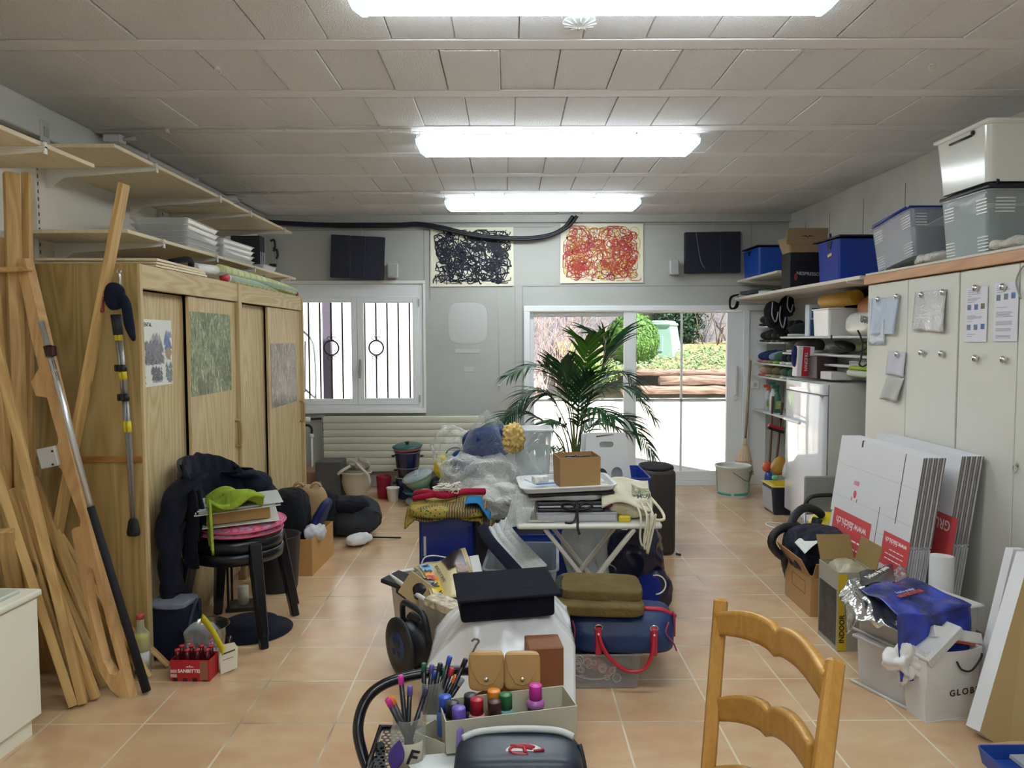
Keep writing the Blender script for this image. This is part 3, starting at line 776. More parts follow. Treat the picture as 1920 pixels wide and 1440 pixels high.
# clear plastic trays on the far lower shelf
TR = clear('#eef0ee', .38, .12, 0, 20, .5)
for k in range(9):
    g = G(); g.hull_box(.30, .55, .34, .60, .035, .003, (0, 0, 0), None, .008, True, .03)
    single('plastic_tray', g, TR, 'clear plastic tray, '+['bottom', 'second', 'middle', 'fourth', 'top', 'bottom', 'second', 'third', 'top'][k]+' of the '+('near' if k < 5 else 'far')+' stack on the lower left shelf', 'tray', at(-2.14, 5.05 if k < 5 else 5.72, ZL+.021+(k if k < 5 else k-5)*.0372, 0, 0, .05 if k < 5 else -.04), 'clear trays stacked on the lower left shelf')
g = G(); g.hull_box(.2, .3, .22, .33, .03, .003, (0, 0, 0), None, .006, True, .02); single('plastic_tray', g, TR, 'single shallow clear tray at the far end of the lower left shelf', 'tray', at(-2.02, 6.25, ZL+.021))
for k in range(3):
    g = G(); g.box((0, 0, .15), (.24, .03, .30), None, .003); g.mi = 1; g.box((.121, 0, .12), (.002, .016, .10))
    single('ring_binder', g, [mat(['#20242c', '#33363c', '#1b1e26'][k], .5), mat('#c9ccd0', .5)], ['dark binder standing on the shelf, nearest of three', 'dark grey binder, middle of three on the shelf', 'dark binder, farthest of three on the shelf'][k], 'binder', at(-2.16, 6.42+k*.045, ZL+.02), 'dark binders on the lower left shelf')

# ================================================================ WARDROBE
OAK = wood('#cdb88d', '#b39a6c', 'Z', 1.5, .45, .45); OAKX = wood('#cdb88d', '#b39a6c', 'Y', 1.5, .45, .45); OAKS = wood('#b39a66', '#957c48', 'Z', 1.3, .5, .4, False, 2)
WX0, WX, WY0, WY1, WH = -2.26, -1.665, 3.50, 6.26, 1.845
Wd = thing('wardrobe', 'large oak-effect wardrobe with four sliding doors and posters along the left side', 'wardrobe', at(WX, (WY0+WY1)/2, 0))
cy = (WY0+WY1)/2
def wb(nm, x0, x1, y0, y1, z0, z1, m, lab=None, bev=.002):
    g = G(); g.bb(x0-WX, x1-WX, y0-cy, y1-cy, z0, z1, bev); o = part(nm, g, m, Wd)
    if lab: o['label'] = lab
    return o
wb('side_panel', WX0, WX-.002, WY0, WY0+.02, 0, WH, OAKS); wb('side_panel', WX0, WX-.002, WY1-.02, WY1, 0, WH, OAKS)
wb('side_strip', WX0+.01, WX-.004, WY0-.006, WY0+.001, .945, .975, wood('#a8773f', '#8d5f30', 'X', 2))
wb('top_panel', WX0, WX-.002, WY0+.02, WY1-.02, WH-.02, WH-.001, OAKX); wb('back_panel', WX0, WX0+.01, WY0+.02, WY1-.02, 0, WH-.02, OAK)
wb('plinth', WX-.06, WX-.035, WY0+.02, WY1-.02, 0, .06, OAKX)
wb('cornice', WX-.03, WX, WY0+.028, 4.775, 1.735, WH, OAKX); wb('cornice', WX-.03, WX, 4.825, WY1-.025, 1.735, WH, OAKX)
wb('stile', WX-.04, WX+.008, WY0+.001, WY0+.027, 0, WH, OAK); wb('stile', WX-.04, WX+.008, 4.775, 4.825, 0, WH, OAK); wb('stile', WX-.04, WX+.008, WY1-.024, WY1, 0, WH, OAK)
wb('interior', WX0+.02, WX-.075, WY0+.03, WY1-.03, .06, 1.72, mat('#2a2118', .8))
for (a, b, x, hd) in ((WY0+.03, 4.10, -.055, 0), (4.085, 4.77, -.018, 1), (4.83, 5.45, -.055, 0), (5.42, WY1-.028, -.018, 1)):
    d = wb('sliding_door', WX+x-.018, WX+x, a, b, .062, 1.732, wood('#cdb88d', '#b39a6c', 'Z', 1.5, .45, .45, False, int(a*10)))
    if hd:
        g = G(); yy = b-cy-.035; X_ = x
        g.tube(smooth_path([(X_, yy, .85), (X_+.03, yy, .855), (X_+.035, yy, .93), (X_+.03, yy, 1.0), (X_, yy, 1.005)], 5), .008, 8); part('handle', g, mat('#a98f63', .4), d)
# posters on the doors
def door_poster(y0, y1, z0, z1, label, m, x=.0, nm='poster'):
    T = thing(nm, label, 'poster', at(WX+x+.0015, (y0+y1)/2, (z0+z1)/2))
    g = G(); g.box((0, 0, 0), (.0015, y1-y0, z1-z0)); part('sheet', g, m, T); return T
P1 = door_poster(3.545, 3.95, 1.278, 1.60, 'white poster of grey mountain drawings on the nearest wardrobe door', mat('#dfe0d6', .6, var=.02), -.055)
PINK = [mat(c, .8, var=.15, vs=30) for c in ('#8d8d92', '#a9a9ac', '#77777e', '#7d86ad', '#b09a80', '#94a0b8')]
rq = random.Random(8)
def sketch(cy_, cz, w_, h_, mi, n):
    g = G()
    for k in range(n):
        y = cy_+rq.uniform(-w_, w_)/2; z = cz+rq.uniform(-h_, h_)/2; s = rq.uniform(.008, .022); q = rq.uniform(-.6, .6)
        b = g.bm; pts = [(y-s, z-s*.7), (y-s*.2, z-s*.5), (y+s, z-s*.8), (y+s*.3, z+s*.2), (y+s*q*.4, z+s), (y-s*.5, z+s*.1)]
        b.faces.new([b.verts.new((.0012+.00003*k, a, c)) for a, c in pts])
    return part('drawing', g, PINK[mi], P1)
sketch(-.16, .11, .05, .05, 2, 14); sketch(.0, .0, .19, .10, 0, 120); sketch(.02, .06, .12, .05, 1, 40); sketch(-.0, -.03, .16, .04, 2, 40); sketch(.155, .06, .06, .07, 3, 40); sketch(.16, .0, .05, .05, 4, 22); sketch(.16, .09, .06, .02, 5, 20)
sketch(-.17, -.01, .03, .08, 2, 20); sketch(-.14, -.11, .08, .05, 0, 40); sketch(.03, -.10, .10, .05, 2, 60); sketch(.03, -.13, .08, .02, 1, 20); sketch(.16, -.10, .06, .08, 0, 44)
text('heading', 'DAS TENTAL', .026, mat('#3c3c3c', .7), P1, frame_m((.0014, -.09, .135), (0, 1, 0), (0, 0, 1)), .0002, .0004)
def veg_mat(c0, c1, c2, c3, sz):
    t = NT('printed_photo'); co = t.co(scale=(1, 1, .35)); n = t.noise(co, sz, 6, .8, 2.5); n2 = t.noise(t.co(), 4, 3)
    cc = t.ramp(t.math('ADD', t.math('MULTIPLY', n, .85), t.math('MULTIPLY', n2, .15)), [(.42, c0), (.49, c1), (.54, c2), (.60, c3)]); t.bsdf(cc, .3, 0, None, .5); return t.m
door_poster(4.093, 4.68, 1.20, 1.652, 'photo poster of tangled green reeds on the second wardrobe door', veg_mat('#4b543c', '#6d7751', '#8b9570', '#c2c79c', 26), -.018)
door_poster(5.465, 6.11, 1.015, 1.474, 'grey-brown photo poster on the farthest wardrobe door', veg_mat('#5b564e', '#77726b', '#8d8882', '#bdb5a8', 20), -.018)
# boards, checkered rolls and odds on top of the wardrobe
for k in range(3):
    g = G(); g.box((0, 0, .006), (.56, .62, .0115), None, .001)
    single('plywood_board', g, PLY, ['bottom plywood board of three lying on the wardrobe', 'middle plywood board of three lying on the wardrobe', 'top plywood board of three lying on the wardrobe'][k], 'board', at(-1.945+k*.004, 3.99-k*.02, WH+.002+k*.0125, 0, 0, .02*k), 'plywood boards on top of the wardrobe')
def chk_mat():
    t = NT('checkered_cloth'); co = t.co(); ch = t.n('ShaderNodeTexBrick'); sp = t.n('ShaderNodeSeparateXYZ'); t.l(co, sp.inputs[0]); cb = t.n('ShaderNodeCombineXYZ'); t.l(sp.outputs[1], cb.inputs[0]); t.l(sp.outputs[2], cb.inputs[1]); t.l(cb.outputs[0], ch.inputs['Vector'])
    ch.offset = 0
    for k, v in (('Scale', 1), ('Mortar Size', .012), ('Brick Width', .11), ('Row Height', .09), ('Mortar Smooth', .1), ('Bias', 0)): ch.inputs[k].default_value = v
    ch.inputs['Color1'].default_value = hx('#c7c983'); ch.inputs['Color2'].default_value = hx('#d3d79c'); ch.inputs['Mortar'].default_value = hx('#9db3a2')
    t.bsdf(ch.outputs[0], .7); return t.m
CK = chk_mat()
g = G(); pa = AX(425, 523, -1.69); pts = [(-1.71, 4.60, 1.915), (-1.71, 5.0, 1.912), (-1.70, 5.6, 1.90), (-1.72, 6.2, 1.885)]
g.tube(smooth_path(pts, 4), .034, 12); single('rolled_cloth', g, CK, 'upper long roll of yellow-green checkered cloth on the wardrobe', 'rolled cloth')
T = thing('beach_umbrella', 'lower checkered roll with a red end cap on the wardrobe edge', 'umbrella', at(-1.70, 4.66, 1.872))
g = G(); g.tube(smooth_path([(0, .04, 0), (0, .6, -.002), (-.03, 1.2, -.002), (-.03, 1.56, -.004)], 4), [.026]*13, 12); part('rolled_canopy', g, CK, T)
g = G(); g.blob((0, 0, .0), (.055, .07, .052), 2.4, .02, 3, 1, 5); part('cap', g, mat('#c0313d', .4), T)
g = G(); g.tube([(0, .028, 0), (0, .045, 0)], .027, 12); part('collar', g, WHITE, T)
g = G(); g.tube([(-.03, 1.56, 0), (-.03, 1.66, .004)], .012); g.box((-.03, 1.67, 0), (.03, .04, .03), None, .004); part('tip', g, mat('#8a2f3a', .5), T)
g = G(); g.tube(smooth_path([(-1.75, 4.33, 1.90), (-1.75, 4.45, 1.905), (-1.73, 4.61, 1.912)], 4), .03, 10); single('wrapped_bundle', g, clear('#eef0ea', .8, .25, .3, 30), 'white plastic-wrapped end of the cloth roll on the wardrobe', 'bundle')
g = G(); g.tube(smooth_path([(-1.76, 4.05, 1.905), (-1.72, 4.16, 1.93), (-1.74, 4.27, 1.93), (-1.76, 4.32, 1.905)], 4), .016, 8); single('webbing_strap', g, cloth('#14161c'), 'black strap looped over the boards on the wardrobe', 'strap')
g = G(); g.tube(smooth_path([(-1.78, 5.5, 1.89), (-1.76, 5.56, 1.94), (-1.78, 5.66, 1.95), (-1.78, 5.72, 1.89)], 4), .012, 8); single('black_hook', g, mat('#17181c', .5), 'black curved hook poking up behind the checkered roll', 'hook')
# clamps hanging on the back wall beyond the shelves
for (px, py, lb) in ((507, 452, 'taller bar clamp hanging on the back wall'), (512, 470, 'shorter bar clamp hanging on the back wall')):
    a = AY(px, py, YB-.05); T = thing('bar_clamp', lb, 'clamp', at(a.x, YB-.05, a.z), 'bar clamps on the back wall')
    g = G(); g.bb(-.006, .006, -.006, .006, -.55, .05); part('bar', g, mat('#b9bcc0', .3, .8), T)
    g = G(); g.tube(smooth_path([(.0, 0, .0), (.035, 0, .01), (.045, 0, -.05), (.03, 0, -.08)], 4), .011); part('grip', g, mat('#17181c', .4), T)
    g = G(); g.box((.02, 0, -.24), (.07, .02, .03), None, .004); part('jaw', g, mat('#33353a', .4, .5), T)

# ================================================================ LEANING TIMBER
PINE = [wood('#cfac70', '#b28c55', 'Y', 1.6, .55, .35, True, i) for i in range(4)]
def plank(top, ytop, bot, w_, h_, label, name='timber_batten', mi=0, roll=0, ybot=None, zb=.012, group='timber battens leaning by the wardrobe'):
    b = AZ(bot[0], bot[1], 0) if ybot is None else AY(bot[0], bot[1], ybot)
    a = AY(top[0], top[1], ytop)
    d = a-b; L = d.length; M = Matrix.Translation((a+b)/2+V((0, 0, zb))) @ d.to_track_quat('Y', 'Z').to_matrix().to_4x4() @ Matrix.Rotation(roll, 4, 'Y')
    g = G(); g.box((0, 0, 0), (w_, L, h_), None, .002)
    return single(name, g, PINE[mi], label, 'board', M, group)
plank((21, 330), 3.45, (52, 1295), .058, .040, 'thick upright pine post rising to the nearest shelf, far left', 'timber_post', 0, .3)
plank((50, 330), 3.48, (62, 1270), .034, .030, 'thin upright pine batten just right of the thick post', 'timber_batten', 1)
plank((233, 350), 3.38, (72, 1190), .075, .022, 'wide plank leaning right, crossing the wardrobe side in front of the pole clamp', 'timber_plank', 2, .15, 3.42)
plank((-20, 600), 3.05, (156, 1322), .050, .034, 'long batten crossing the left edge down to the floor', 'timber_batten', 1, .2)
plank((-70, 700), 3.0, (137, 1327), .046, .034, 'square batten with the nearest foot, beside the white cabinet', 'timber_batten', 3, .3)
plank((38, 925), 3.2, (180, 1314), .032, .030, 'short batten whose top ends at cabinet height', 'timber_batten', 0, .2)
plank((22, 922), 3.12, (140, 1310), .05, .022, 'short flat batten just left of it with a cut square top', 'timber_batten', 2, .1)
plank((35, 928), 3.30, (196, 1290), .045, .02, 'flat plank half hidden behind the short battens', 'timber_batten', 1, .2)
plank((62, 900), 3.38, (215, 1268), .045, .02, 'plank running behind the slotted leg', 'timber_batten', 3)
plank((-10, 450), 3.42, (22, 1250), .07, .03, 'dark wide plank at the left edge behind the posts', 'timber_plank', 2)
plank((-12, 545), 3.30, (30, 1100), .05, .03, 'reddish batten at the left edge of the photo', 'timber_batten', 3, 0, 3.3)
plank((110, 1000), 3.44, (281, 1274), .026, .012, 'thin lath reaching the floor left of the yellow bottle', 'timber_lath', 0)
plank((120, 1040), 3.46, (268, 1270), .030, .012, 'thin lath behind the black pole grip', 'timber_lath', 1)
plank((180, 1120), 3.40, (316, 1252), .035, .015, 'short pale lath pointing at the red bottle crate', 'timber_lath', 1)
plank((110, 1100), 3.40, (222, 1282), .05, .018, 'plank seen through the slot of the trestle leg', 'timber_batten', 2)
plank((60, 900), 3.35, (200, 1275), .04, .02, 'middle plank crossing behind the long batten', 'timber_batten', 0)
plank((-5, 880), 3.15, (88, 1260), .045, .03, 'batten vanishing behind the white cabinet', 'timber_batten', 0)
plank((10, 1000), 3.0, (60, 1280), .06, .03, 'short stub of timber behind the white cabinet', 'timber_batten', 3)
g = G(); g.beam((-2.42, 3.40, 1.80), (-2.06, 3.36, 1.81), .035, .022); single('cross_batten', g, PINE[0], 'short horizontal batten across the thick upright post', 'board')
def traced(outer, holes, yf, ext, m, name, label, cat, parent=None):
    """flat plank shape cut out of thick board, leaning from floor to wardrobe"""
    from mathutils.geometry import tessellate_polygon
    loops = [outer]+holes; flat_ = [p for l in loops for p in l]; b = bmesh.new()
    vs = [b.verts.new(AY(x, y, yf(y))) for x, y in flat_]
    for t3 in tessellate_polygon([[V((x, y, 0)) for x, y in l] for l in loops]):
        try: b.faces.new([vs[i] for i in t3])
        except ValueError: pass
    r = bmesh.ops.extrude_face_region(b, geom=b.faces[:])
    for v in r['geom']:
        if isinstance(v, bmesh.types.BMVert): v.co += V(ext)
    bmesh.ops.recalc_face_normals(b, faces=b.faces[:])
    g = G(); g._put(b); return g
yf = lambda py: 3.177+(1308-py)/(1308-480)*.22
outer = [(243, 1310), (227, 1310), (207, 1293), (187, 1260), (173, 1213), (167, 1160), (153, 1100), (143, 1047), (134, 996), (138, 990), (150, 987), (151, 975), (115, 880), (103, 868), (98, 850), (109, 830), (109, 822), (88, 746), (67, 742), (58, 716), (73, 690), (60, 640), (36, 520), (34, 485), (46, 484)]
hole = [(160, 1077), (166, 1062), (174, 1068), (190, 1127), (206, 1190), (224, 1256), (217, 1266), (206, 1264), (193, 1240), (178, 1180), (165, 1127)]
T = thing('trestle_leg', 'slotted curved trestle leg of light wood leaning in front of the timber', 'trestle leg')
g = traced(outer, [hole], yf, (.024, .022, 0), None, '', '', ''); part('slotted_board', g, wood('#d2aa74', '#bd935e', 'Z', 1.2, .5, .4), T)
a = AY(101, 856, 3.26); g = G(); g.box(a+V((-.01, -.02, 0)), (.07, .03, .085), rotm(0, -.2, .2), .003)
for dz in (-.028, .028): g.mi = 1; g.tube([a+V((.015, -.037, dz)), a+V((.015, -.034, dz))], .005)
part('steel_plate', g, [mat('#c9ccca', .35, .4), mat('#2a2a2c', .6)], T)
# silver telescopic pole with foam grip
a = AY(77, 603, 3.30); b = AY(170, 950, 3.22); c = AZ(262, 1300, .012)+V((.02, .02, 0))
T = thing('telescopic_pole', 'silver telescopic pole with long black foam grip leaning by the trestle leg', 'pole')
g = G(); g.tube([a, b], .0125, 12); part('tube', g, mat('#d4d7da', .3, .7), T)
g = G(); g.tube([b, b+(c-b)*.5, c], [.0155, .0165, .018], 12); part('foam_grip', g, mat('#14161c', .8), T)
for tt, r_, l_ in ((.16, .018, .022), (.24, .0125, .02), (.30, .0125, .02)):
    q = a+(b-a)*tt; d = (b-a).normalized(); g = G(); g.tube([q-d*l_, q+d*l_], r_, 10)
    if tt == .16: g.box(q+V((.018, -.01, 0)), (.03, .03, .045), None, .005); 
    part('clamp_collar', g, mat('#3a1720' if tt == .16 else '#16171b', .4), T)
# nordic walking pole pair hanging by the wardrobe edge
def npole(off, label):
    T = thing('walking_pole', label, 'walking pole', None, 'walking poles hanging beside the wardrobe')
    P = [AY(x+off, y, 3.42-off*.002) for x, y in ((214, 590), (219, 628), (226, 690), (231, 745), (236, 800), (241, 870), (247, 985))]
    g = G(); g.tube(P[3:], [.0075, .007, .006, .005], 8); part('lower_shaft', g, mat('#8d9096', .35, .6), T)
    g = G(); g.tube(P[1:4], [.0095, .009, .0085], 8); part('upper_shaft', g, mat('#9a9da0', .35, .5), T)
    for i, q in enumerate((P[1], P[2]+(P[3]-P[2])*.2, P[4])):
        g = G(); d = (P[3]-P[2]).normalized(); g.tube([q-d*.025, q+d*.025], .0105, 8); o = part('yellow_band', g, mat('#d6c52c', .5), T)
    for q in (P[2], P[3]): g = G(); g.lathe([(.013, -.015), (.014, 0), (.013, .015)], q, 10); g.box(q+V((-.014, -.01, 0)), (.014, .014, .03), None, .003); part('locking_ring', g, mat('#17181c', .4), T)
    g = G(); g.tube([P[0], P[1]], [.016, .014], 10); part('grip', g, mat('#2b2f38', .6), T)
    g = G(); e = P[-1]; g.lathe([(.008, .06), (.014, .05), (.022, .0), (.02, -.015), (.006, -.02)], e-V((0, 0, .03)), 10); part('rubber_foot', g, mat('#15161a', .7), T)
npole(0, 'front grey and yellow walking pole hanging beside the wardrobe'); npole(6, 'rear grey walking pole hanging beside the wardrobe')
q = AY(218, 560, 3.40); T = thing('walking_glove', 'dark navy pole strap glove bunched on the walking poles', 'glove')
g = G(); g.blob(q+V((0, -.01, .01)), (.085, .06, .12), 2.3, .10, 12, 3, 9); part('cuff', g, cloth('#1a1e30'), T)
a = AY(236, 570, 3.38); g = G(); g.tube(smooth_path([a+V((-.02, 0, .03)), a, a+V((.012, 0, -.09)), a+V((.03, 0, -.16))], 4), [.022]*9+[.02, .016, .012, .006], 8); part('strap', g, cloth('#161a2c'), T)
a = AY(223, 512, 3.40); g = G(); g.tube(smooth_path([a, a+V((.004, 0, -.03)), a+V((.002, 0, -.07)), a+V((.01, 0, -.11))], 4), .006, 8); g.tube(arc(a+V((0, 0, .006)), .009, 0, 2*PI, 10)[:-1], .004, 6, closed=True); single('pole_hook', g, mat('#b4b6b8', .3, .8), 'shiny steel hook holding the walking poles on the wardrobe', 'hook')
a = AY(190, 560, 3.38); g = G(); g.box(a, (.03, .03, .02), None, .003); g.box(a+V((.0, 0, -.035)), (.02, .02, .05), None, .006); single('plank_clamp', g, mat('#8a2a32', .5), 'small red clamp gripping the wide leaning plank', 'clamp')

# ================================================================ WHITE CABINET AT LEFT
T = thing('low_cabinet', 'cream white low cabinet cut by the lower left edge', 'cabinet', at(-1.80, 2.90, 0, 0, 0, -.06))
CW = mat('#ebe8d4', .4, var=.02)
g = G(); g.bb(-.60, .0, -1.6, 0, .07, .525, .003); part('body', g, CW, T)
g = G(); g.bb(-.60, .012, -1.6, .012, .530, .556, .006, 2); part('worktop', g, CW, T)
g = G(); g.bb(-.58, -.03, -1.55, -.05, .557, .572, .004); part('lid_panel', g, mat('#c7cabf', .35), T)
g = G(); g.bb(-.58, -.02, -1.58, -.03, 0, .07); part('plinth', g, CW, T)

# ================================================================ STACKED PLASTIC CHAIRS
BLK = mat('#12141a', .28, var=.02, bump=.05, bs=90)
def plastic_chair(M, label):
    T = thing('plastic_chair', label, 'chair', M, 'stacked black plastic chairs')
    g = G()
    def seatf(u, v):
        r = v*.225; a = 2*PI*u; sx = 1 + .06*math.cos(4*a); return (r*math.cos(a)*sx*1.02, r*math.sin(a)*sx, .45-.012*(1-v*v)*1.0+.004)
    g.lathe([(.02, .438), (.15, .440), (.205, .447), (.22, .452), (.228, .447), (.228, .425), (.222, .395), (.212, .395), (.214, .43), (.02, .430)], (0, 0, 0), 36, None, 1.0, 1.0); part('seat', g, BLK, T)
    for sx, sy in ((1, -1), (1, 1), (-1, -1), (-1, 1)):
        g = G(); a = V((sx*.155, sy*.165, .44)); b = V((sx*.215, sy*.225, .0)); d = b-a
        g.prism([(-.030, 0), (.030, 0), (.019, -.44), (-.019, -.44)], .042, Matrix.Translation(a) @ Matrix(((1, 0, 0, 0), (0, 1, 0, 0), (0, 0, 1, 0), (0, 0, 0, 1))) @ Matrix.Shear('XY', 4, (-d.x/.44, -d.y/.44)) @ rotm(0, 0, math.atan2(sy, sx)+PI/2), .006)
        part('leg', g, BLK, T)
    g = G()
    def back(u, v):
        a = math.radians(-62+124*u); z = .44+v*(.40-.10*abs(u*2-1)**2.5); r = .21+.05*v
        return (-r*math.cos(a)-.02*v, r*math.sin(a), z)
    g.sheet(back, 20, 8, .012); part('backrest', g, BLK, T)
    return T
CHX, CHY = -1.40, 3.93
c1 = plastic_chair(at(CHX, CHY, 0, 0, 0, -.06), 'lower black plastic chair of the stack under the navy jacket')
c2 = dup(c1, at(CHX, CHY, .062, 0, 0, -.06), 'upper black plastic chair of the stack carrying cushions and papers')
SZ = .062+.458
NAVY = cloth('#181b2b', 300, .6, 7, .85, '#10131f')
T = thing('jacket', 'dark navy jacket draped over the back of the plastic chairs', 'jacket', at(CHX, CHY, 0, 0, 0, -.06))
def jack(u, v):
    a = math.radians(180-78+148*u); e_ = abs(2*u-1)**2.4; top = .90-.13*e_; n1 = noise.noise(V((u*5, v*4, 2))); n2 = noise.noise(V((u*13, v*7, 7)))
    if v < .35: w_ = v/.35; r = .165+.065*w_; z = .56+(top-.56)*w_
    elif v < .5: w_ = (v-.35)/.15; r = .23+.022*w_; z = top+.012*math.sin(PI*w_)
    else: w_ = (v-.5)/.5; r = .252+.006*w_; z = top-(top-.40)*w_
    r += .018*n1+.012*n2-.012*(u < .1); z += .012*n2
    return (max(r*math.cos(a), -.262), r*1.10*math.sin(a), z)
g = G(); g.sheet(jack, 60, 50, .012); part('body', g, NAVY, T)
def sleeve(path, r0, r1, sd, fl=.7):
    P = smooth_path(path, 6); n_ = len(P)-1; g = G()
    def f(u, v):
        q = P[int(v*n_+.5)]; a = 2*PI*u; r = (r0+(r1-r0)*v)*(1+.16*math.sin(v*19+3*math.sin(a))+.14*noise.noise(V((math.cos(a)*1.5, v*7, sd))))
        return (q.x+r*fl*math.cos(a), q.y+r*math.sin(a), q.z)
    g.sheet(f, 26, n_, 0, True, True); return g
part('sleeve', sleeve([(-.13, -.20, .84), (-.185, -.27, .74), (-.205, -.30, .60), (-.20, -.31, .45), (-.19, -.30, .30)], .085, .055, 3), NAVY, T)
part('sleeve', sleeve([(-.10, .22, .80), (-.02, .26, .76), (.04, .25, .68), (.06, .22, .60)], .085, .06, 8, 1.0), NAVY, T)
g = sleeve([(-.20, -.22, .62), (-.215, -.26, .50), (-.215, -.27, .38), (-.20, -.27, .26)], .07, .085, 5, .5); part('hem', g, NAVY, T)
# round seat cushions
def cush_mat(c, c2):
    t = NT('flower_print'); vo = t.n('ShaderNodeTexVoronoi'); t.l(t.co(), vo.inputs['Vector']); vo.inputs['Scale'].default_value = 22
    cc = t.ramp(vo.outputs['Distance'], [(.1, '#d98a3c'), (.24, '#d77aa0'), (.42, c), (.8, c2)]); t.bsdf(cc, .9); return t.m
for k, (c, c2_) in enumerate((('#b9aec2', '#c33b62'), ('#c3456a', '#a8a2bd'))):
    T = thing('seat_cushion', ['lower round flowered cushion with pink piping on the chairs', 'upper round pink flowered cushion on the chairs'][k], 'cushion', at(CHX+.02+k*.015, CHY-.01, SZ+.004+k*.032, .04*k, -.035*k, .3*k), 'round pink cushions on the plastic chairs')
    g = G(); g.lathe([(.01, 0), (.19, .002), (.208, .014), (.19, .027), (.01, .03)], seg=36); part('pad', g, cush_mat(c, c2_), T)
    g = G(); g.tube([(.21*math.cos(a), .21*math.sin(a), .014) for a in [2*PI*i/36 for i in range(36)]], .005, 6, closed=True); part('piping', g, mat('#d0587c', .6), T)
zz = SZ+.075
def flat(nm, c, d, rz, m, lb, cat, tx=0, ty=0, bev=.001, group=None):
    g = G(); g.box((0, 0, d[2]/2), d, None, bev); return single(nm, g, m, lb, cat, at(c[0], c[1], c[2], tx, ty, rz), group)
flat('drawing_board', (-1.37, 3.90, zz), (.36, .30, .006), .35, mat('#ccccc2', .6), 'thin pale board directly on the pink cushions', 'board', .02, -.04)
flat('cardboard_box', (-1.385, 3.90, zz+.010), (.30, .24, .055), .38, mat('#b08a55', .8, bump=.1), 'flat brown cardboard box lying on the chairs', 'box', .02, -.05)
T = thing('folder', 'open grey folder with papers on top of the flat cardboard box', 'folder', at(-1.375, 3.87, zz+.076, .03, -.06, .36))
g = G(); g.box((0, 0, .003), (.40, .29, .005), None, .001); part('lower_cover', g, mat('#c4c5c0', .5), T)
g = G(); g.box((-.01, .01, .0115), (.37, .28, .010), None, .001); part('paper_block', g, mat('#d9d9d2', .7), T)
g = G(); g.box((.01, 0, .019), (.40, .29, .003), rotm(0, .02, .03), .001); part('upper_cover', g, mat('#b9bcb8', .5), T)
g = G(); g.box((-.12, -.09, .0215), (.10, .06, .0006), rotm(0, .02, .5)); part('clipping', g, mat('#8c7a58', .7, var=.4, vs=60), T)
GRN = cloth('#9bb23a', 300, .5, 12, .9, '#7f962c')
def towel(u, v):
    x = -.21+.36*u; y = -.08+.22*v+.03*math.sin(6*u); z = .045+.030*math.sin(9*u+3*v)+.018*math.sin(15*v)
    if u < .30: z -= (.30-u)*.75; x += (.30-u)*.36; y -= (.30-u)*.25
    return (x, y, z)
g = G(); g.sheet(towel, 36, 16, .012)
g.blob((.05, .06, .052), (.16, .10, .05), 2.5, .1, 12, 1, 8)
single('towel', g, GRN, 'lime green cloth draped over the papers and hanging off the chairs', 'cloth', at(-1.36, 3.73, zz+.085, 0, .0, .45))
# things on the floor below and beside the chairs
T = thing('waste_bin', 'black waste bin standing behind the chair legs', 'bin', at(-1.40, 4.60, 0)); g = G(); g.lathe([(.11, 0), (.115, .02), (.135, .32), (.14, .33), (.13, .33), (.10, .02)], seg=24, cap=False); g.lathe([(.0, .012), (.108, .012)], seg=24, cap=False); part('body', g, mat('#191b22', .5), T)
T = thing('lantern', 'dark metal candle lantern with glass under the chairs', 'lantern', at(-1.50, 4.28, 0, 0, 0, .2))
g = G(); DK = mat('#2b2722', .5, .3)
for sx in (-1, 1):
    for sy in (-1, 1): g.bb(sx*.07-.006, sx*.07+.006, sy*.07-.006, sy*.07+.006, .02, .27)
g.bb(-.085, .085, -.085, .085, 0, .02, .003); g.bb(-.085, .085, -.085, .085, .27, .285, .003); g.lathe([(.07, .285), (.03, .32), (.01, .33)], seg=12); part('frame', g, DK, T)
g = G(); g.lathe([(.03, .021), (.03, .12), (.0, .12)], seg=14); part('candle', g, mat('#d8d2c0', .6), T)
g = G(); g.bb(-.066, .066, -.071, -.069, .022, .268); part('glass_panel', g, GLASS, T)
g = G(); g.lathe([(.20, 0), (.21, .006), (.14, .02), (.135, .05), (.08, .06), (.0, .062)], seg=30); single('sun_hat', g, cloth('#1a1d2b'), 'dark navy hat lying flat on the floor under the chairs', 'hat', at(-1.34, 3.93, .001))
# steel pot, cooler bag, bottles, red six-pack, tag
T = thing('steel_pot', 'shiny steel pot beside the soda crate, in front of the chair leg', 'pot', at(-1.43, 3.56, 0))
g = G(); g.lathe([(.055, .0), (.065, .01), (.10, .12), (.108, .165), (.112, .168), (.104, .166), (.096, .12), (.06, .015), (.0, .012)], seg=30, cap=False); part('body', g, mat('#8f8c7c', .18, .9), T)
g = G(); g.lathe([(.0, .10), (.095, .105), (.06, .15), (.0, .155)], seg=20); part('contents', g, mat('#15161b', .4), T)
T = thing('cooler_bag', 'navy cooler box with grey lid behind the bottles on the floor', 'cooler bag', at(-1.60, 3.62, 0, 0, 0, -.1))
g = G(); g.box((0, 0, .13), (.20, .17, .25), None, .015, 2); part('body', g, cloth('#1b2033'), T)
g = G(); g.blob((.005, -.01, .265), (.19, .17, .035), 4, .25, 14, 2, 8); part('lid', g, cloth('#7c8290', 300, .4), T)
g = G(); g.tube(smooth_path([(.10, .05, .20), (.115, 0, .27), (.11, -.06, .18), (.105, -.07, .10)], 4), .008, 6); part('strap', g, cloth('#3b4152'), T)
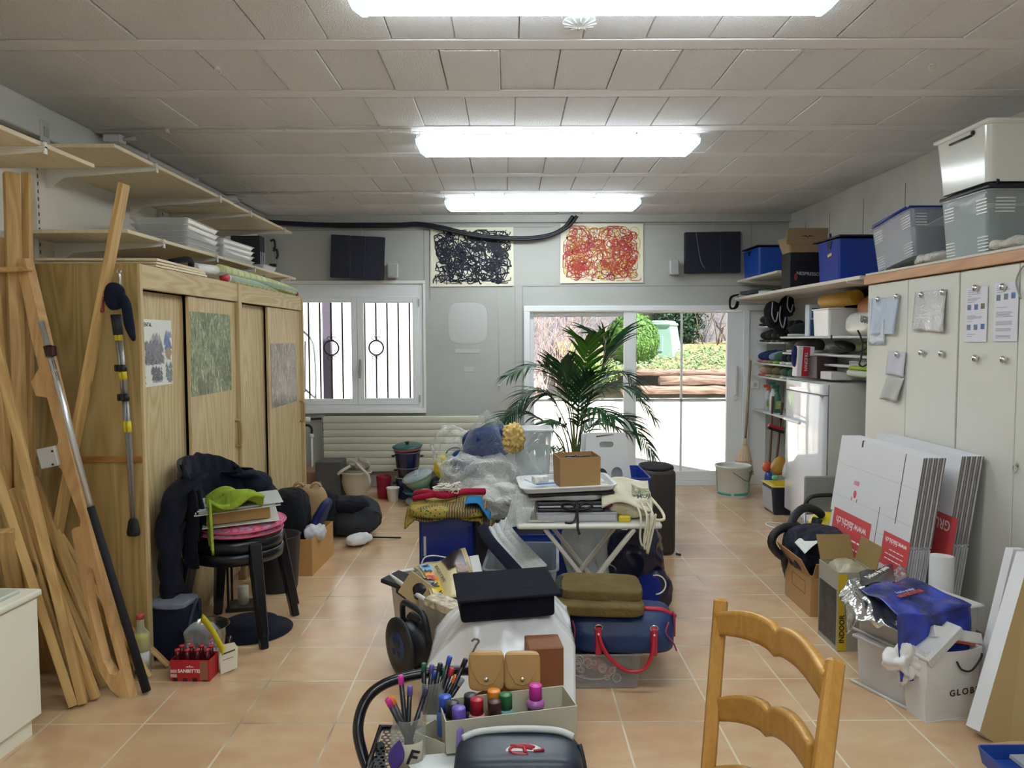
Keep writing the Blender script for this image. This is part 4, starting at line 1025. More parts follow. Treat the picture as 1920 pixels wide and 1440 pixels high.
def yellow_bottle():
    T = thing('syrup_bottle', 'tall glass bottle of yellow liquid with red cap left of the soda crate', 'bottle', at(-1.665, 3.42, 0))
    g = G(); g.lathe([(.038, 0), (.041, .006), (.041, .165), (.038, .185), (.018, .205), (.0155, .225), (.0155, .25)], seg=24); part('glass', g, clear('#dfe4c8', .22, .05, 0, 20, .4), T)
    g = G(); g.lathe([(.0375, .10), (.0378, .165), (.034, .18), (.0, .181)], seg=20); part('yellow_syrup', g, mat('#b8ac22', .2, var=.03), T)
    g = G(); g.lathe([(.0365, .008), (.0375, .099), (.0, .0992)], seg=20); part('dark_liquid', g, mat('#3a3422', .2), T)
    g = G(); g.lathe([(.0175, .25), (.018, .268), (.016, .273), (.0, .274)], seg=18); part('cap', g, mat('#c4574f', .4), T)
    g = G()
    def lab(u, v):
        a = math.radians(-120+110*u); return (.0418*math.cos(a), .0418*math.sin(a), .03+.075*v)
    g.sheet(lab, 10, 1, .0006); part('paper_label', g, mat('#c9c7c6', .7), T)
yellow_bottle()
p = AZ(318, 1278); p2 = AZ(396, 1278)
T = thing('soda_crate', 'red cardboard carrier of small soda bottles on the floor', 'bottle carrier', at((p.x+p2.x)/2, p.y+.05, 0, 0, 0, -.03))
cw = .175; RED = mat('#b01c26', .5, var=.04)
g = G(); g.hull_box(cw, .10, cw, .10, .095, .002, (0, 0, .001), None, 0, True, .003, 1); g.mi = 1
for k in range(4): g.box((-.066+k*.044, -.0505, .008), (.02, .002, .014))
g.mi = 2; g.box((.063, -.0512, .05), (.036, .0015, .085)); g.mi = 3; g.box((-.072, -.0512, .046), (.028, .0015, .014)); g.box((-.072, -.0512, .026), (.028, .0015, .014))
part('carton', g, [RED, mat('#2b0f12', .6), mat('#8e5a45', .6, var=.2), mat('#c9a9a0', .6)], T)
text('brand_lettering', 'SANBITTER', .0215, mat('#efe6df', .5), T, frame_m((.0, -.0515, .047), (1, 0, 0), (0, 0, 1)), .0003, .0006)
g = G(); g.bm.faces.new([g.bm.verts.new((x, -.0516, z)) for x, z in ((-.02, .064), (-.008, .07), (-.004, .066), (0, .076), (.004, .066), (.008, .07), (.02, .064))]); part('peak_emblem', g, mat('#e8c9c0', .5), T)
def soda(M, label, full=1):
    T = thing('soda_bottle', label, 'bottle', M, 'small soda bottles by the red carrier')
    g = G(); g.lathe([(.018, 0), (.020, .004), (.020, .065), (.010, .10), (.0095, .125)], seg=14); part('glass', g, mat('#4a0f14', .15) if full else clear('#dfe3e6', .35, .06), T)
    g = G(); g.lathe([(.0115, .122), (.0118, .13), (.0, .132)], seg=12); part('cap', g, mat('#c2333f', .4), T); return T
b0 = soda(at(p.x+.02, p.y+.03, .005), 'small red soda bottle standing in the carrier')
n = 0
for i in range(4):
    for j in range(2):
        M = at((p.x+p2.x)/2-.066+i*.044, p.y+.028+j*.045, .005)
        lb = 'red-capped soda bottle in the carrier, '+['far left', 'second from left', 'third from left', 'far right'][i]+(' of the front row' if j == 0 else ' of the back row')
        if n == 0: b0.matrix_basis = M; b0['label'] = lb
        else: dup(b0, M, lb)
        n += 1
c0 = soda(at((p.x+p2.x)/2-.06, p.y+.14, 0), 'clear plastic-wrapped small bottle behind the red carrier', 0); c0['label'] = 'small clear bottle behind the red carrier, left of two seen through the wrap'; c0['group'] = 'clear bottles behind the red carrier'
for i, (dx, dy) in enumerate(((-.015, .15), (.035, .15), (-.035, .20), (.01, .20))): dup(c0, at((p.x+p2.x)/2+dx, p.y+dy, 0), 'small clear bottle under the wrap, '+['front middle', 'front right', 'back left', 'back right'][i])
# plastic wrapped multi-pack
g = G(); g.blob(((p.x+p2.x)/2-.015, p.y+.175, .10), (.15, .13, .20), 3, .12, 16, 6, 10); single('shrink_wrap', g, clear('#e6eaec', .15, .1, .5, 40, .5), 'crinkled clear plastic wrap around the bottles behind the red carrier', 'plastic wrap')
T = thing('yellow_ribbon', 'yellow strap curving from the cooler bag over the steel pot', 'strap'); g = G()
def rib(u, v):
    a = AY(378+42*u, 1158+65*u**1.3, 3.46-.08*u)+V((0, 0, .0)); return a+V((.0+.012*(v-.5), .0, (v-.5)*.034))
g.sheet(rib, 12, 2, .002); part('band', g, mat('#cfc52b', .5), T)
a = AZ(425, 1268); T = thing('label_tag', 'white cardboard tag leaning on a small dark bottle right of the carrier', 'tag', at(a.x, a.y+.03, 0, -.12, 0, .35))
g = G(); g.prism([(-.035, 0), (.035, .02), (.04, .11), (.025, .135), (-.03, .13), (-.04, .08)], .0015, at(0, 0, 0)); part('card', g, mat('#d8d3be', .7), T)
g = G(); g.prism([(-.025, .085), (.028, .098), (.028, .105), (-.025, .092)], .0008, at(0, -.0014, 0)); g.prism([(-.025, .06), (.02, .07), (.02, .072), (-.025, .062)], .0008, at(0, -.0014, 0)); part('printing', g, mat('#4a4632', .7), T)
T = thing('small_bottle', 'small dark bottle behind the white tag', 'bottle', at(a.x-.015, a.y+.085, 0)); g = G(); g.lathe([(.026, 0), (.028, .01), (.028, .09), (.012, .12), (.012, .15), (.0, .15)], seg=16); part('glass', g, mat('#2c1712', .15), T)

# ================================================================ BOX AND BAGS BEHIND THE CHAIRS
CB = mat('#b98d52', .8, var=.04, bump=.08, bs=30)
T = thing('cardboard_box', 'open brown cardboard box of bags on the floor behind the chairs', 'box', at(-1.395, 5.10, 0, 0, 0, -.04)); g = G(); g.hull_box(.30, .50, .30, .50, .235, .005, (0, 0, 0), None, 0, True, .002, 1); part('carton', g, CB, T)
g = G(); g.tube([(-.08, -.252, .165), (-.08, -.25, .165)], .011, 10); part('hand_hole', g, mat('#241a10', .8), T)
Z_ = .0
BK = cloth('#15171e', 250, .7, 8, .8, '#0e1016')
single('black_rucksack', G().blob((-1.47, 5.12, .30), (.24, .34, .42), 2.8, .10, 7, 3, 14), BK, 'black fabric bag stuffed in the open cardboard box', 'bag')
T = thing('leather_strap_bag', 'tan leather bag with ring handles wedged behind the black bag', 'bag', at(-1.42, 5.42, .33)); g = G(); g.blob((0, 0, 0), (.26, .12, .30), 2.8, .06, 6, 1, 10); part('body', g, mat('#a98a62', .6), T)
for s in (-1, 1): g = G(); g.tube(arc((s*.06, -.03, .13), .035, .1*PI, 1.0*PI, 8), .011, 7); part('handle', g, mat('#b8946c', .5), T)
single('blue_folder_bag', G().blob((-1.30, 5.18, .27), (.07, .26, .34), 3, .10, 9, 8, 10, rotm(0, .45, 0)), cloth('#1d2560', 250, .3, 8, .5, '#161c48'), 'royal blue nylon bag leaning in the cardboard box', 'bag')
single('tissue_paper', G().blob((-1.28, 5.02, .235), (.13, .14, .10), 2, .35, 14, 3, 10), mat('#c9c8cc', .8), 'crumpled white paper at the corner of the cardboard box', 'paper')
g = G(); g.blob((-1.10, 5.58, .045), (.14, .22, .07), 2.4, .22, 12, 3, 10, rotm(0, 0, -.5)); single('cloth_slipper', g, cloth('#d4d4d2'), 'white cloth slipper lying on the floor beside the cardboard box', 'slipper')
T = thing('backpack', 'dark grey backpack lying on the floor behind the cardboard box', 'backpack', at(-1.22, 5.90, .0)); g = G(); g.blob((.0, 0, .15), (.44, .34, .29), 2.7, .07, 6, 5, 14, None, .98); part('body', g, cloth('#3a3d42', 250, .4, 9), T)
g = G(); g.blob((-.02, -.06, .245), (.36, .26, .12), 2.4, .14, 10, 6, 12); part('top_flap', g, BK, T)
g = G(); g.tube(smooth_path([(.18, -.1, .20), (.24, -.13, .19), (.245, -.14, .12), (.20, -.14, .09)], 4), .007, 6); part('loop', g, mat('#2a2226', .7), T)
g = G(); g.tube([(.16, -.17, .02), (.40, -.14, .008)], .006, 6); part('strap_end', g, BK, T)
single('dark_holdall', G().blob((-1.42, 5.78, .20), (.26, .32, .36), 2.6, .1, 8, 9, 12), BK, 'black holdall between wardrobe and grey backpack', 'bag')
g = G(); g.box((0, 0, .09), (.26, .05, .18), rotm(-.3, 0, 0), .004); single('magazine_stack', g, mat('#c8cbb8', .7, var=.1), 'pale magazines standing behind the grey backpack', 'magazines', at(-1.26, 6.25, .0))
# ================================================================ TALL CABINETS ON THE RIGHT
CX = 2.30; CG = mat('#cfcec5', .45, var=.02); CGD = mat('#c9c8be', .5)
ys = [4.97, 4.47, 3.96, 3.495, 3.03, 2.56]
def tall_cab(y0, y1, ymid, label):
    T = thing('tall_cabinet', label, 'cabinet', at(CX, (y0+y1)/2, 0), 'tall white cabinets on the right'); c = (y0+y1)/2
    g = G(); g.bb(.022, .50, y0-c+.002, y1-c-.002, 0, 1.84); part('body', g, CGD, T)
    for a, b, s in ((y0, ymid, 1), (ymid, y1, -1)):
        g = G(); g.bb(0, .02, a-c+.003, b-c-.003, .06, 1.835, .003); d = part('door', g, CG, T)
        g = G(); yy = (ymid-c)-s*.03; g.lathe([(.010, 0), (.012, .004), (.006, .006)], (-.0, yy, .925), 12, rotm(0, -PI/2, 0)); g.tube(arc((-.012, yy, .905), .016, 0, 2*PI, 12, (0, 1, 0), (0, 0, 1))[:-1], .0022, 5, closed=True)
        if s > 0: part('key', g, mat('#b9b3a2', .3, .8), d)
        else: g.bm.free()
    return T
tall_cab(3.965, 4.97, 4.47, 'tall white cabinet with two doors next to the fridge'); tall_cab(3.035, 3.955, 3.495, 'tall white cabinet with two doors nearest the camera on the right')
g = G(); g.bb(CX-.02, XR-.005, 2.6, 4.99, 1.842, 1.895, .003); single('long_board', g, wood('#c99f78', '#b5835c', 'Y', 1.0, .5, .35), 'long wooden board lying across the tops of the tall cabinets', 'board')
g = G(); g.bb(CX-.015, XR-.01, 2.6, 4.98, 1.896, 1.91, .002); single('top_sheet', g, mat('#cfcabd', .6), 'thin pale sheet on the long wooden board', 'sheet')
CHR = mat('#d8d8da', .08, 1.0, var=0)
def magnet(px, py, lb, x=CX-.004):
    p = AX(px, py, x-.012); g = G(); g.blob((p.x, p.y, p.z), (.034, .036, .036), 2, 0, 1, 1, 6); g.tube([(p.x+.01, p.y, p.z), (x+.003, p.y, p.z)], .008, 8)
    single('magnet', g, CHR, lb, 'magnet', None, 'chrome ball magnets on the tall cabinets')
for px, py, lb in ((1646, 561, 'left chrome ball magnet holding the clear bags on the first door'), (1681, 556, 'right chrome ball magnet holding the clear bags on the first door'), (1728, 553, 'left chrome ball magnet holding the pouch on the second door'), (1768, 548, 'right chrome ball magnet holding the pouch on the second door'), (1829, 540, 'chrome ball magnet holding the first instruction sheet'), (1880, 538, 'chrome ball magnet holding the second instruction sheet'), (1727, 661, 'chrome ball magnet alone on the second door, left one'), (1765, 663, 'chrome ball magnet alone on the second door, right one'), (1828, 672, 'chrome ball magnet below the first instruction sheet'), (1881, 674, 'chrome ball magnet below the second instruction sheet'), (1682, 664, 'chrome ball magnet holding the folded grey paper')): magnet(px, py, lb)
def onx(pts, x): return [AX(px, py, x) for px, py in pts]
def hang(name, pts, m, label, cat, x=CX-.004, wav=.004, n=8):
    a, b, c, d = onx(pts, x)   # top-left, top-right, bottom-right, bottom-left in the picture
    g = G()
    def f(u, v):
        q = (a*(1-u)+b*u)*(1-v)+(d*(1-u)+c*u)*v
        q.x -= .004+wav*(1+math.sin(u*7+v*2))*v; return q
    g.sheet(f, n, n, .0012)
    return single(name, g, m, label, cat)
PCL = clear('#dfe6ee', .45, .08, .6, 14, .5)
hang('plastic_bag', ((1636, 560), (1688, 556), (1682, 626), (1638, 628)), clear('#c9d6e6', .45, .06, .5, 14, .5), 'blue-tinted clear bag hanging on the first cabinet door', 'bag', CX-.006, .010, 14)
hang('plastic_bag', ((1630, 560), (1660, 562), (1662, 645), (1632, 648)), PCL, 'longer clear bag hanging behind the blue-tinted one', 'bag', CX-.003, .004)
hang('foil_pouch', ((1717, 548), (1776, 542), (1774, 622), (1716, 620)), clear('#cfd0ce', .75, .12, .8, 10, .4), 'shiny clear pouch hanging on the second cabinet door', 'pouch', CX-.005, .008, 12)
a, b, c_, d_ = onx(((1665, 659), (1700, 660), (1697, 708), (1664, 706)), CX-.006)
hang('folded_paper', ((1666, 659), (1700, 661), (1697, 707), (1664, 702)), mat('#c2c1cc', .6), 'folded lavender-grey paper under a magnet on the first door', 'paper')
hang('folded_paper', ((1664, 707), (1697, 709), (1687, 754), (1656, 748)), mat('#b9b8b4', .6), 'grey lower half of folded paper hanging on the first door', 'paper', CX-.004, .01)
def sheet_doc(pts, label, rows, imgs):
    a, b, c, d = onx(pts, CX-.004); T = thing('instruction_sheet', label, 'paper', Matrix.Translation(a), 'instruction sheets on the third cabinet door')
    W = a.y-b.y; H = a.z-d.z
    g = G(); g.bb(-.002, 0, -W, 0, -H, 0); part('page', g, mat('#d3d3da', .5, var=.01), T)
    g = G()
    for v, w_ in rows: g.bb(-.0026, -.002, -W*(.1+w_*.8), -W*.1, -H*v-.0012, -H*v+.0012)
    part('printed_lines', g, mat('#8b8b94', .7), T)
    for u, v, k in imgs: g = G(); g.bb(-.0028, -.002, -W*(u+.17), -W*u, -H*(v+.1), -H*v); part('small_photo', g, mat(['#6d7686', '#5673a0', '#756a52'][k], .6, var=.3, vs=50), T)
sheet_doc(((1812, 541), (1853, 535), (1852, 646), (1811, 641)), 'laminated instruction sheet with six small photos, left of the two', [(.05, .3), (.08, .35), (.12, .7), (.16, .2), (.2, .75), (.22, .6), (.24, .5), (.27, .4), (.52, .5), (.54, .85), (.56, .8), (.58, .4), (.62, .3), (.86, .5), (.90, .3)], [(.1, .31, 0), (.42, .31, 1), (.72, .30, 2), (.1, .68, 0), (.42, .68, 0), (.74, .67, 1)])
sheet_doc(((1866, 532), (1911, 527), (1909, 643), (1864, 640)), 'laminated instruction sheet with three photos above text, right of the two', [(.06, .4), (.09, .6), (.12, .7), (.16, .4), (.42, .6)]+[(.50+.02*k, .8+.2*math.sin(k*2)*.5) for k in range(5)]+[(.66+.02*k, .85) for k in range(4)]+[(.78+.02*k, .8) for k in range(3)]+[(.9+.02*k, .8) for k in range(3)], [(.1, .2, 0), (.42, .19, 0), (.72, .18, 1)])
g = G(); pp = onx(((1914, 560), (1905, 530), (1914, 505), (1925, 495)), CX-.01); g.tube(smooth_path(pp, 5), .004, 6); single('wire_loop', g, mat('#9a9c90', .5), 'thin green-grey wire loop at the right edge on the cabinet', 'wire')

# ---- boxes on top of the cabinets
ZT = 1.911
def stor_box(x0, x1, y0, y1, z0, h, m, label, tiltM=None, ribs=True, nm='storage_box', rib_m=None):
    T = thing(nm, label, 'storage box', at((x0+x1)/2, (y0+y1)/2, z0) @ (tiltM or Matrix.Identity(4)))
    W, D = x1-x0, y1-y0
    g = G(); g.hull_box(W*.90, D*.90, W, D, h, .003, (0, 0, 0), None, .010, True, .03); part('tub', g, m, T)
    if ribs:
        g = G()
        for sx in (-1, 1):
            for s2 in (-.36, .30):
                for k in range(5):
                    for zb in (.06, .66):
                        z = h*(zb)+k*.016; wd = W*(.45+.05*z/h)
                        g.box((sx*(wd+.001), D*s2, z), (.003, D*.20, .005))
        for sy in (-1, 1):
            for s2 in (-.3, .3):
                for k in range(5): z = h*.66+k*.016; g.box((W*s2, sy*(D*(.45+.05*z/h)+.001), z), (W*.22, .003, .005))
        part('ribs', g, rib_m or clear('#f0f0ee', .8, .3), T)
    return T
CLR = clear('#dfe3e4', .30, .12, .15, 30, .5)
B1 = stor_box(2.31, 2.74, 3.76, 4.18, ZT, .30, clear('#cdd6d6', .24, .12, .1, 20, .45), 'large clear ribbed box with black lid at the right edge, under the white one')
g = G(); g.box((0, 0, .317), (.44, .43, .022), None, .008, 2); g.box((0, 0, .335), (.36, .35, .015), None, .006); part('lid', g, mat('#1a1e2c', .35), B1)
g = G(); g.hull_box(.30, .28, .34, .33, .22, .003, (.02, 0, .01)); part('contents', g, mat('#47615c', .7, var=.3, vs=8), B1)
B2 = stor_box(2.30, 2.74, 3.76, 4.22, ZT+.345, .27, mat('#dfe0da', .12, var=.01, bump=.15, bs=3), 'glossy white storage box on castors stacked highest at the right edge', None, False)
g = G(); g.box((0, 0, .285), (.465, .485, .022), None, .01, 2); part('lid', g, mat('#e4e5e0', .15), B2)
g = G(); g.tube([(-.224, -.10, .245), (-.224, .09, .245)], .006, 6); g.blob((-.224, -.11, .255), (.02, .025, .025), 2, 0, 1, 1, 4); part('latch', g, mat('#17181d', .4), B2)
for sx, sy in ((-1, -1), (-1, 1), (1, -1)):
    g = G(); g.tube([(sx*.16, sy*.19, -.0), (sx*.16+.015, sy*.19, 0)], .021, 12); part('castor', g, mat('#15161b', .4), B2)
B3 = stor_box(2.33, 2.62, 4.48, 4.98, ZT+.035, .27, clear('#c6cbd3', .28, .12, .1, 20, .45), 'clear ribbed storage box with blue lid, tilted on folded plastic', rotm(-.13, 0, 0))
g = G(); g.box((0, 0, .288), (.30, .48, .014), None, .006); g.tube([(-.15, -.2, .292), (-.155, .2, .292)], .007, 6); part('lid', g, mat('#1d3c9c', .35), B3)
g = G(); g.hull_box(.2, .36, .24, .42, .17, .003, (0, 0, .01)); part('contents', g, mat('#7d8694', .7, var=.3, vs=8), B3)
single('folded_plastic', G().blob((2.50, 4.30, ZT+.03), (.40, .34, .055), 4, .5, 12, 3, 12), clear('#e2dfd6', .55, .12, .8, 20, .4), 'crumpled clear plastic sheet between the two clear boxes', 'plastic sheet')
single('folded_plastic', G().blob((2.40, 3.60, ZT+.025), (.24, .26, .045), 4, .5, 12, 5, 12), clear('#e2dfd6', .55, .12, .8, 20, .4), 'crumpled clear plastic at the right edge before the large clear box', 'plastic sheet')
g = G(); g.sheet(lambda u, v: (2.66+.06*v, 4.20+.40*u+.01*math.sin(5*v), ZT+.003+.24*v), 8, 8, .002); single('grey_sheet', g, clear('#8f9194', .55, .2), 'translucent grey sheet standing behind the folded plastic', 'sheet')
g = G(); g.tube(smooth_path([(2.305, 4.75, ZT+.01), (2.29, 4.78, ZT-.02), (2.285, 4.72, ZT-.03), (2.31, 4.68, ZT+.006)], 4), .003, 5); single('string', g, mat('#d7d2c4', .8), 'white string trailing over the board edge below the tilted box', 'string')

# ================================================================ SHELVES BESIDE THE CABINETS
SH = mat('#d3cabd', .5, var=.04)
g = G(); v = [(2.24, 7.70), (2.23, 6.3), (2.26, 5.0), (2.80, 5.0), (2.80, 7.70)]
bm_ = g.bm
top = [bm_.verts.new((x, y, 1.902)) for x, y in v]; bot = [bm_.verts.new((x, y, 1.880)) for x, y in v]
bm_.faces.new(top[::-1]); bm_.faces.new(bot)
for i in range(5): bm_.faces.new((top[i], top[(i+1) % 5], bot[(i+1) % 5], bot[i]))
bmesh.ops.recalc_face_normals(bm_, faces=bm_.faces[:])
single('shelf_board', g, SH, 'long pale wooden shelf on the right wall carrying the blue crates', 'shelf')
g = G(); g.bb(2.29, 2.80, 6.64, 7.80, 2.06, 2.08, .002); single('shelf_board', g, SH, 'short upper shelf in the back right corner under the left blue crate', 'shelf')
for y, z, lb in ((7.5, 2.058, 'white bracket under the short upper right shelf'), (7.62, 1.878, 'white bracket at the far end of the long right shelf'), (5.15, 1.878, 'white bracket at the near end of the long right shelf')):
    g = G(); g.prism([(-.55, 0), (0, 0), (0, -.12), (-.1, -.06), (-.55, -.012)], .008); g.bb(-.55, 0, -.012, .012, -.004, 0); single('shelf_bracket', g, BR, lb, 'bracket', at(2.79, y, z))
def rack(x0, y0, y1, z, label):
    g = G(); g.bb(x0, XR-.01, y0, y1, z-.016, z, .002); g.tube([(x0, y0, z-.006), (x0, y1, z-.006)], .006, 6)
    return single('shoe_shelf', g, mat('#d9dad6', .4), label, 'shelf')
rack(2.50, 7.42, 7.78, 1.62, 'short top shelf of the shoe rack by the back wall'); rack(2.50, 7.02, 7.78, 1.465, 'second shelf of the shoe rack holding dark boots')
rack(2.47, 6.35, 7.78, 1.262, 'third shelf of the shoe rack holding blue and green shoes'); rack(2.47, 6.55, 7.78, 1.13, 'fourth shelf of the shoe rack holding pale boots'); rack(2.47, 6.5, 7.78, .79, 'lowest wall shelf holding the spray bottles')
rack(2.42, 5.30, 6.90, 1.515, 'shelf above the fridge with the white box and bags'); rack(2.46, 5.02, 6.95, 1.375, 'middle shelf above the fridge'); rack(2.46, 5.02, 6.3, 1.30, 'lower shelf above the fridge full of papers')
for y in (7.79, 6.97): 
    g = G(); g.bb(XR-.03, XR-.002, y-.012, y+.012, .6, 1.86); single('rack_upright', g, BR, 'white upright of the shoe rack nearest the back wall' if y > 7.5 else 'white upright between shoe rack and fridge shelves', 'upright')
def shoe(M, c, sole, label, boot=0, group='shoes on the rack'):
    T = thing('shoe', label, 'shoe', M, group)     # toe towards -X
    g = G()
    def f(w_, q):
        t = (w_.x+.13)/.26; w_.z *= .70+.45*min(1, max(0, t*1.5)); w_.y *= .9+.15*math.sin(PI*min(1, (1-t)*1.2)); return w_
    g.blob((0, 0, .060), (.26, .090, .115), 2.6, .05, 14, 1, 8, None, .9, f)
    if boot: g.blob((.065, 0, .12), (.11, .08, .16), 2.8, .06, 12, 2, 7)
    part('upper', g, cloth(c, 300, .3, 20, .7), T)
    g = G(); g.blob((0, 0, .012), (.27, .092, .024), 5, 0, 1, 1, 6); part('sole', g, mat(sole, .6), T)
    g = G()
    for k in range(4): g.tube([(-.02+k*.025, -.03, .085+.012*k), (-.02+k*.025, .03, .085+.012*k)], .0035, 5)
    part('laces', g, mat('#c9c9c4', .8), T); return T
sh0 = None
SHO = [(2.60, 7.66, 1.263, '#2b3f6d', '#b4707a', 'dark blue shoe with pink sole, farthest on the third shelf', 0), (2.60, 7.50, 1.263, '#2b3f6d', '#b4707a', 'dark blue shoe with pink sole, second on the third shelf', 0), (2.60, 7.34, 1.263, '#8fa6b4', '#6f8b3c', 'grey-blue shoe with green sole on the third shelf', 0), (2.60, 7.20, 1.263, '#49705e', '#7da049', 'green shoe with lime sole on the third shelf', 0), (2.60, 7.02, 1.263, '#20242f', '#dcdcd8', 'black shoe with white sole beside the green one', 0), (2.60, 6.86, 1.263, '#252936', '#dcdcd8', 'black shoe with white sole farther right on the third shelf', 0), (2.60, 6.68, 1.263, '#262b3a', '#e2e2de', 'dark shoe nearest the red and white bag', 0),
 (2.60, 7.60, 1.466, '#35332f', '#1d1d1d', 'dark brown hiking boot at the back of the second shelf', 1), (2.60, 7.44, 1.466, '#2e2f31', '#1d1d1d', 'charcoal hiking boot, second from the back wall', 1), (2.60, 7.28, 1.466, '#3f3a33', '#1d1d1d', 'brown-grey hiking boot in the middle of the second shelf', 1), (2.60, 7.12, 1.466, '#232529', '#1d1d1d', 'black hiking boot nearest on the second shelf', 1),
 (2.60, 7.62, 1.131, '#c7ab98', '#b5694e', 'pale pink boot at the back of the fourth shelf', 1), (2.60, 7.42, 1.131, '#7d7358', '#a39b86', 'olive boot with pale laces on the fourth shelf', 1), (2.60, 7.24, 1.131, '#77724f', '#a39b86', 'second olive boot with pale laces on the fourth shelf', 1), (2.60, 7.02, 1.131, '#4d6a53', '#c9cbc2', 'green boot with white trim on the fourth shelf', 1), (2.60, 6.84, 1.131, '#4b6650', '#c9cbc2', 'green boot with white trim nearest the fridge', 1),
 (2.60, 7.62, 1.621, '#33353b', '#1d1d1d', 'dark trainer on the short top shelf', 1), (2.58, 6.78, 1.516, '#2d2e33', '#c8c8c2', 'grey striped trainer left of the blue box', 1), (2.58, 6.80, 1.376, '#5a564c', '#d0cfc8', 'brown trainer hanging over the middle shelf', 0), (2.58, 6.64, 1.376, '#67625a', '#dcdbd4', 'grey-brown trainer with white sole tip beside it', 0)]
for x, y, z, c, s, lb, bt in SHO: shoe(at(x, y, z), c, s, lb, bt)
# things on and over the fridge shelves
def bxx(name, x0, x1, y0, y1, z0, z1, m, label, cat, bev=.003, rz=0, group=None, ry=0):
    g = G(); g.box((0, 0, 0), (x1-x0, y1-y0, z1-z0), None, bev); return single(name, g, m, label, cat, at((x0+x1)/2, (y0+y1)/2, (z0+z1)/2, 0, ry, rz), group)
T = thing('shoe_box', 'blue and white packaging box standing left of the white tub', 'box', at(2.52, 6.42, 1.517))
g = G(); g.box((0, 0, .13), (.10, .09, .26), None, .003); part('carton', g, mat('#b9c4cf', .4), T)
g = G(); g.box((-.015, -.0455, .07), (.05, .002, .13)); g.box((0, -.0455, .19), (.06, .002, .08)); part('blue_print', g, mat('#1d4d74', .4), T)
T = thing('white_tub', 'glossy white and translucent box on the shelf above the fridge', 'storage box', at(2.58, 6.05, 1.517)); g = G(); g.hull_box(.28, .30, .30, .32, .20, .004, (0, 0, 0)); part('tub', g, clear('#e8e9e6', .65, .1, .1, 10, .3), T); g = G(); g.box((0, 0, .207), (.31, .33, .012), None, .004); part('lid', g, WHITE, T)
g = G(); g.tube([(2.50, 6.15, 1.79), (2.56, 5.70, 1.80)], .055, 16); single('yellow_roll', g, mat('#c2963b', .6, var=.08), 'mustard yellow roll lying on the white box above the fridge', 'roll')
single('orange_bag', G().blob((2.66, 5.55, 1.66), (.22, .42, .30), 3, .10, 7, 3, 12), mat('#9c5a2b', .5, var=.25, vs=9), 'orange-brown printed bag on the shelf above the fridge', 'bag')
single('dark_blue_bag', G().blob((2.70, 5.95, 1.80), (.18, .5, .14), 2.6, .12, 8, 5, 10), cloth('#161d38'), 'dark blue bag squeezed under the long shelf behind the yellow roll', 'bag')
T = thing('white_bag', 'white plastic bag with upside-down dark letters on the shelf above the fridge', 'bag', at(2.56, 5.38, 1.60)); g = G(); g.blob((0, 0, 0), (.26, .62, .17), 3.4, .10, 7, 9, 14); part('body', g, mat('#c4c4bc', .3, bump=.3, bs=14), T)
text('lettering', 'Neuen', .10, mat('#26262a', .5), T, frame_m((-.136, -.17, .01), (0, 1, .12), (0, 0, -1)), .0005, .001)
T = thing('cardboard_pouch', 'red and white paper bag hanging in front of the shoe rack, letters running down', 'bag', at(2.40, 6.30, 1.185)); 
g = G(); g.box((0, 0, .125), (.135, .10, .25), rotm(0, .06, 0), .006); g.mi = 1; g.box((-.0, -.051, .125), (.055, .002, .24), rotm(0, .06, 0)); part('bag_body', g, [mat('#d5ced2', .5), mat('#b3202c', .5)], T)
text('lettering', 'TRIOPAN', .036, mat('#e6d5d5', .5), T, frame_m((.0, -.0535, .125), (0, 0, -1), (1, 0, 0)), .0004, .0004)
bxx('brown_box', 2.40, 2.56, 6.02, 6.20, 1.185, 1.36, mat('#332126', .5), 'dark maroon cardboard box right of the red and white bag', 'box')
bxx('cream_box', 2.42, 2.58, 5.80, 6.0, 1.185, 1.245, mat('#c9c3c0', .6), 'small cream box on top of the fridge', 'box')
for k in range(6):
    bxx('paper_pile', 2.50+.01*k, 2.76, 5.12+.03*(k % 3), 5.70, 1.302+k*.011, 1.311+k*.011, mat(['#b9b9be', '#a5a4aa', '#c9c9c9'][k % 3], .7), ['bottom', 'second', 'third', 'fourth', 'fifth', 'top'][k]+' paper folder of the pile right of the shelf rod', 'papers', .001, .04*(k % 3-1), 'papers above the fridge')
single('olive_cap', G().blob((2.58, 5.45, 1.43), (.20, .34, .09), 2.4, .15, 10, 2, 10), cloth('#5a5a30'), 'olive green cloth item on the middle shelf above the fridge', 'cloth')
single('helmet', G().blob((2.55, 5.95, 1.43), (.2, .24, .10), 2.2, .06, 10, 7, 10), mat('#3b3f38', .4), 'dark grey-green helmet on the middle shelf above the fridge', 'helmet')
bxx('lavender_box', 2.6, 2.75, 5.05, 5.2, 1.377, 1.49, mat('#a9a6bd', .5), 'lavender box at the right end of the middle shelf', 'box')
T = thing('sponge_mat', 'lime green and white gardening pads on top of the fridge', 'pads', at(2.52, 5.30, 1.25)); g = G(); g.blob((0, .1, .0), (.20, .40, .05), 4, .1, 8, 1, 8); part('white_pad', g, mat('#b7bdaa', .8), T); g = G(); g.blob((0, .12, .038), (.18, .34, .03), 4, .1, 8, 3, 8); part('lime_pad', g, mat('#93a32f', .8), T)
g = G(); P = [AY(x, y, 4.98) for x, y in ((1559, 628), (1560, 637), (1570, 648), (1585, 657), (1605, 661), (1622, 655), (1630, 645))]; g.tube(smooth_path(P, 4), .005, 6); single('black_cable', g, mat('#141519', .5), 'black cable sagging in front of the shelves above the fridge', 'cable')
g = G(); P = [AY(x, y, 4.98) for x, y in ((1608, 619), (1614, 632), (1617, 650), (1614, 672), (1611, 683), (1618, 687), (1629, 681))]; g.tube(smooth_path(P, 4), .006, 6); single('black_cable', g, mat('#141519', .5), 'black cable hanging down beside the cabinet edge', 'cable')
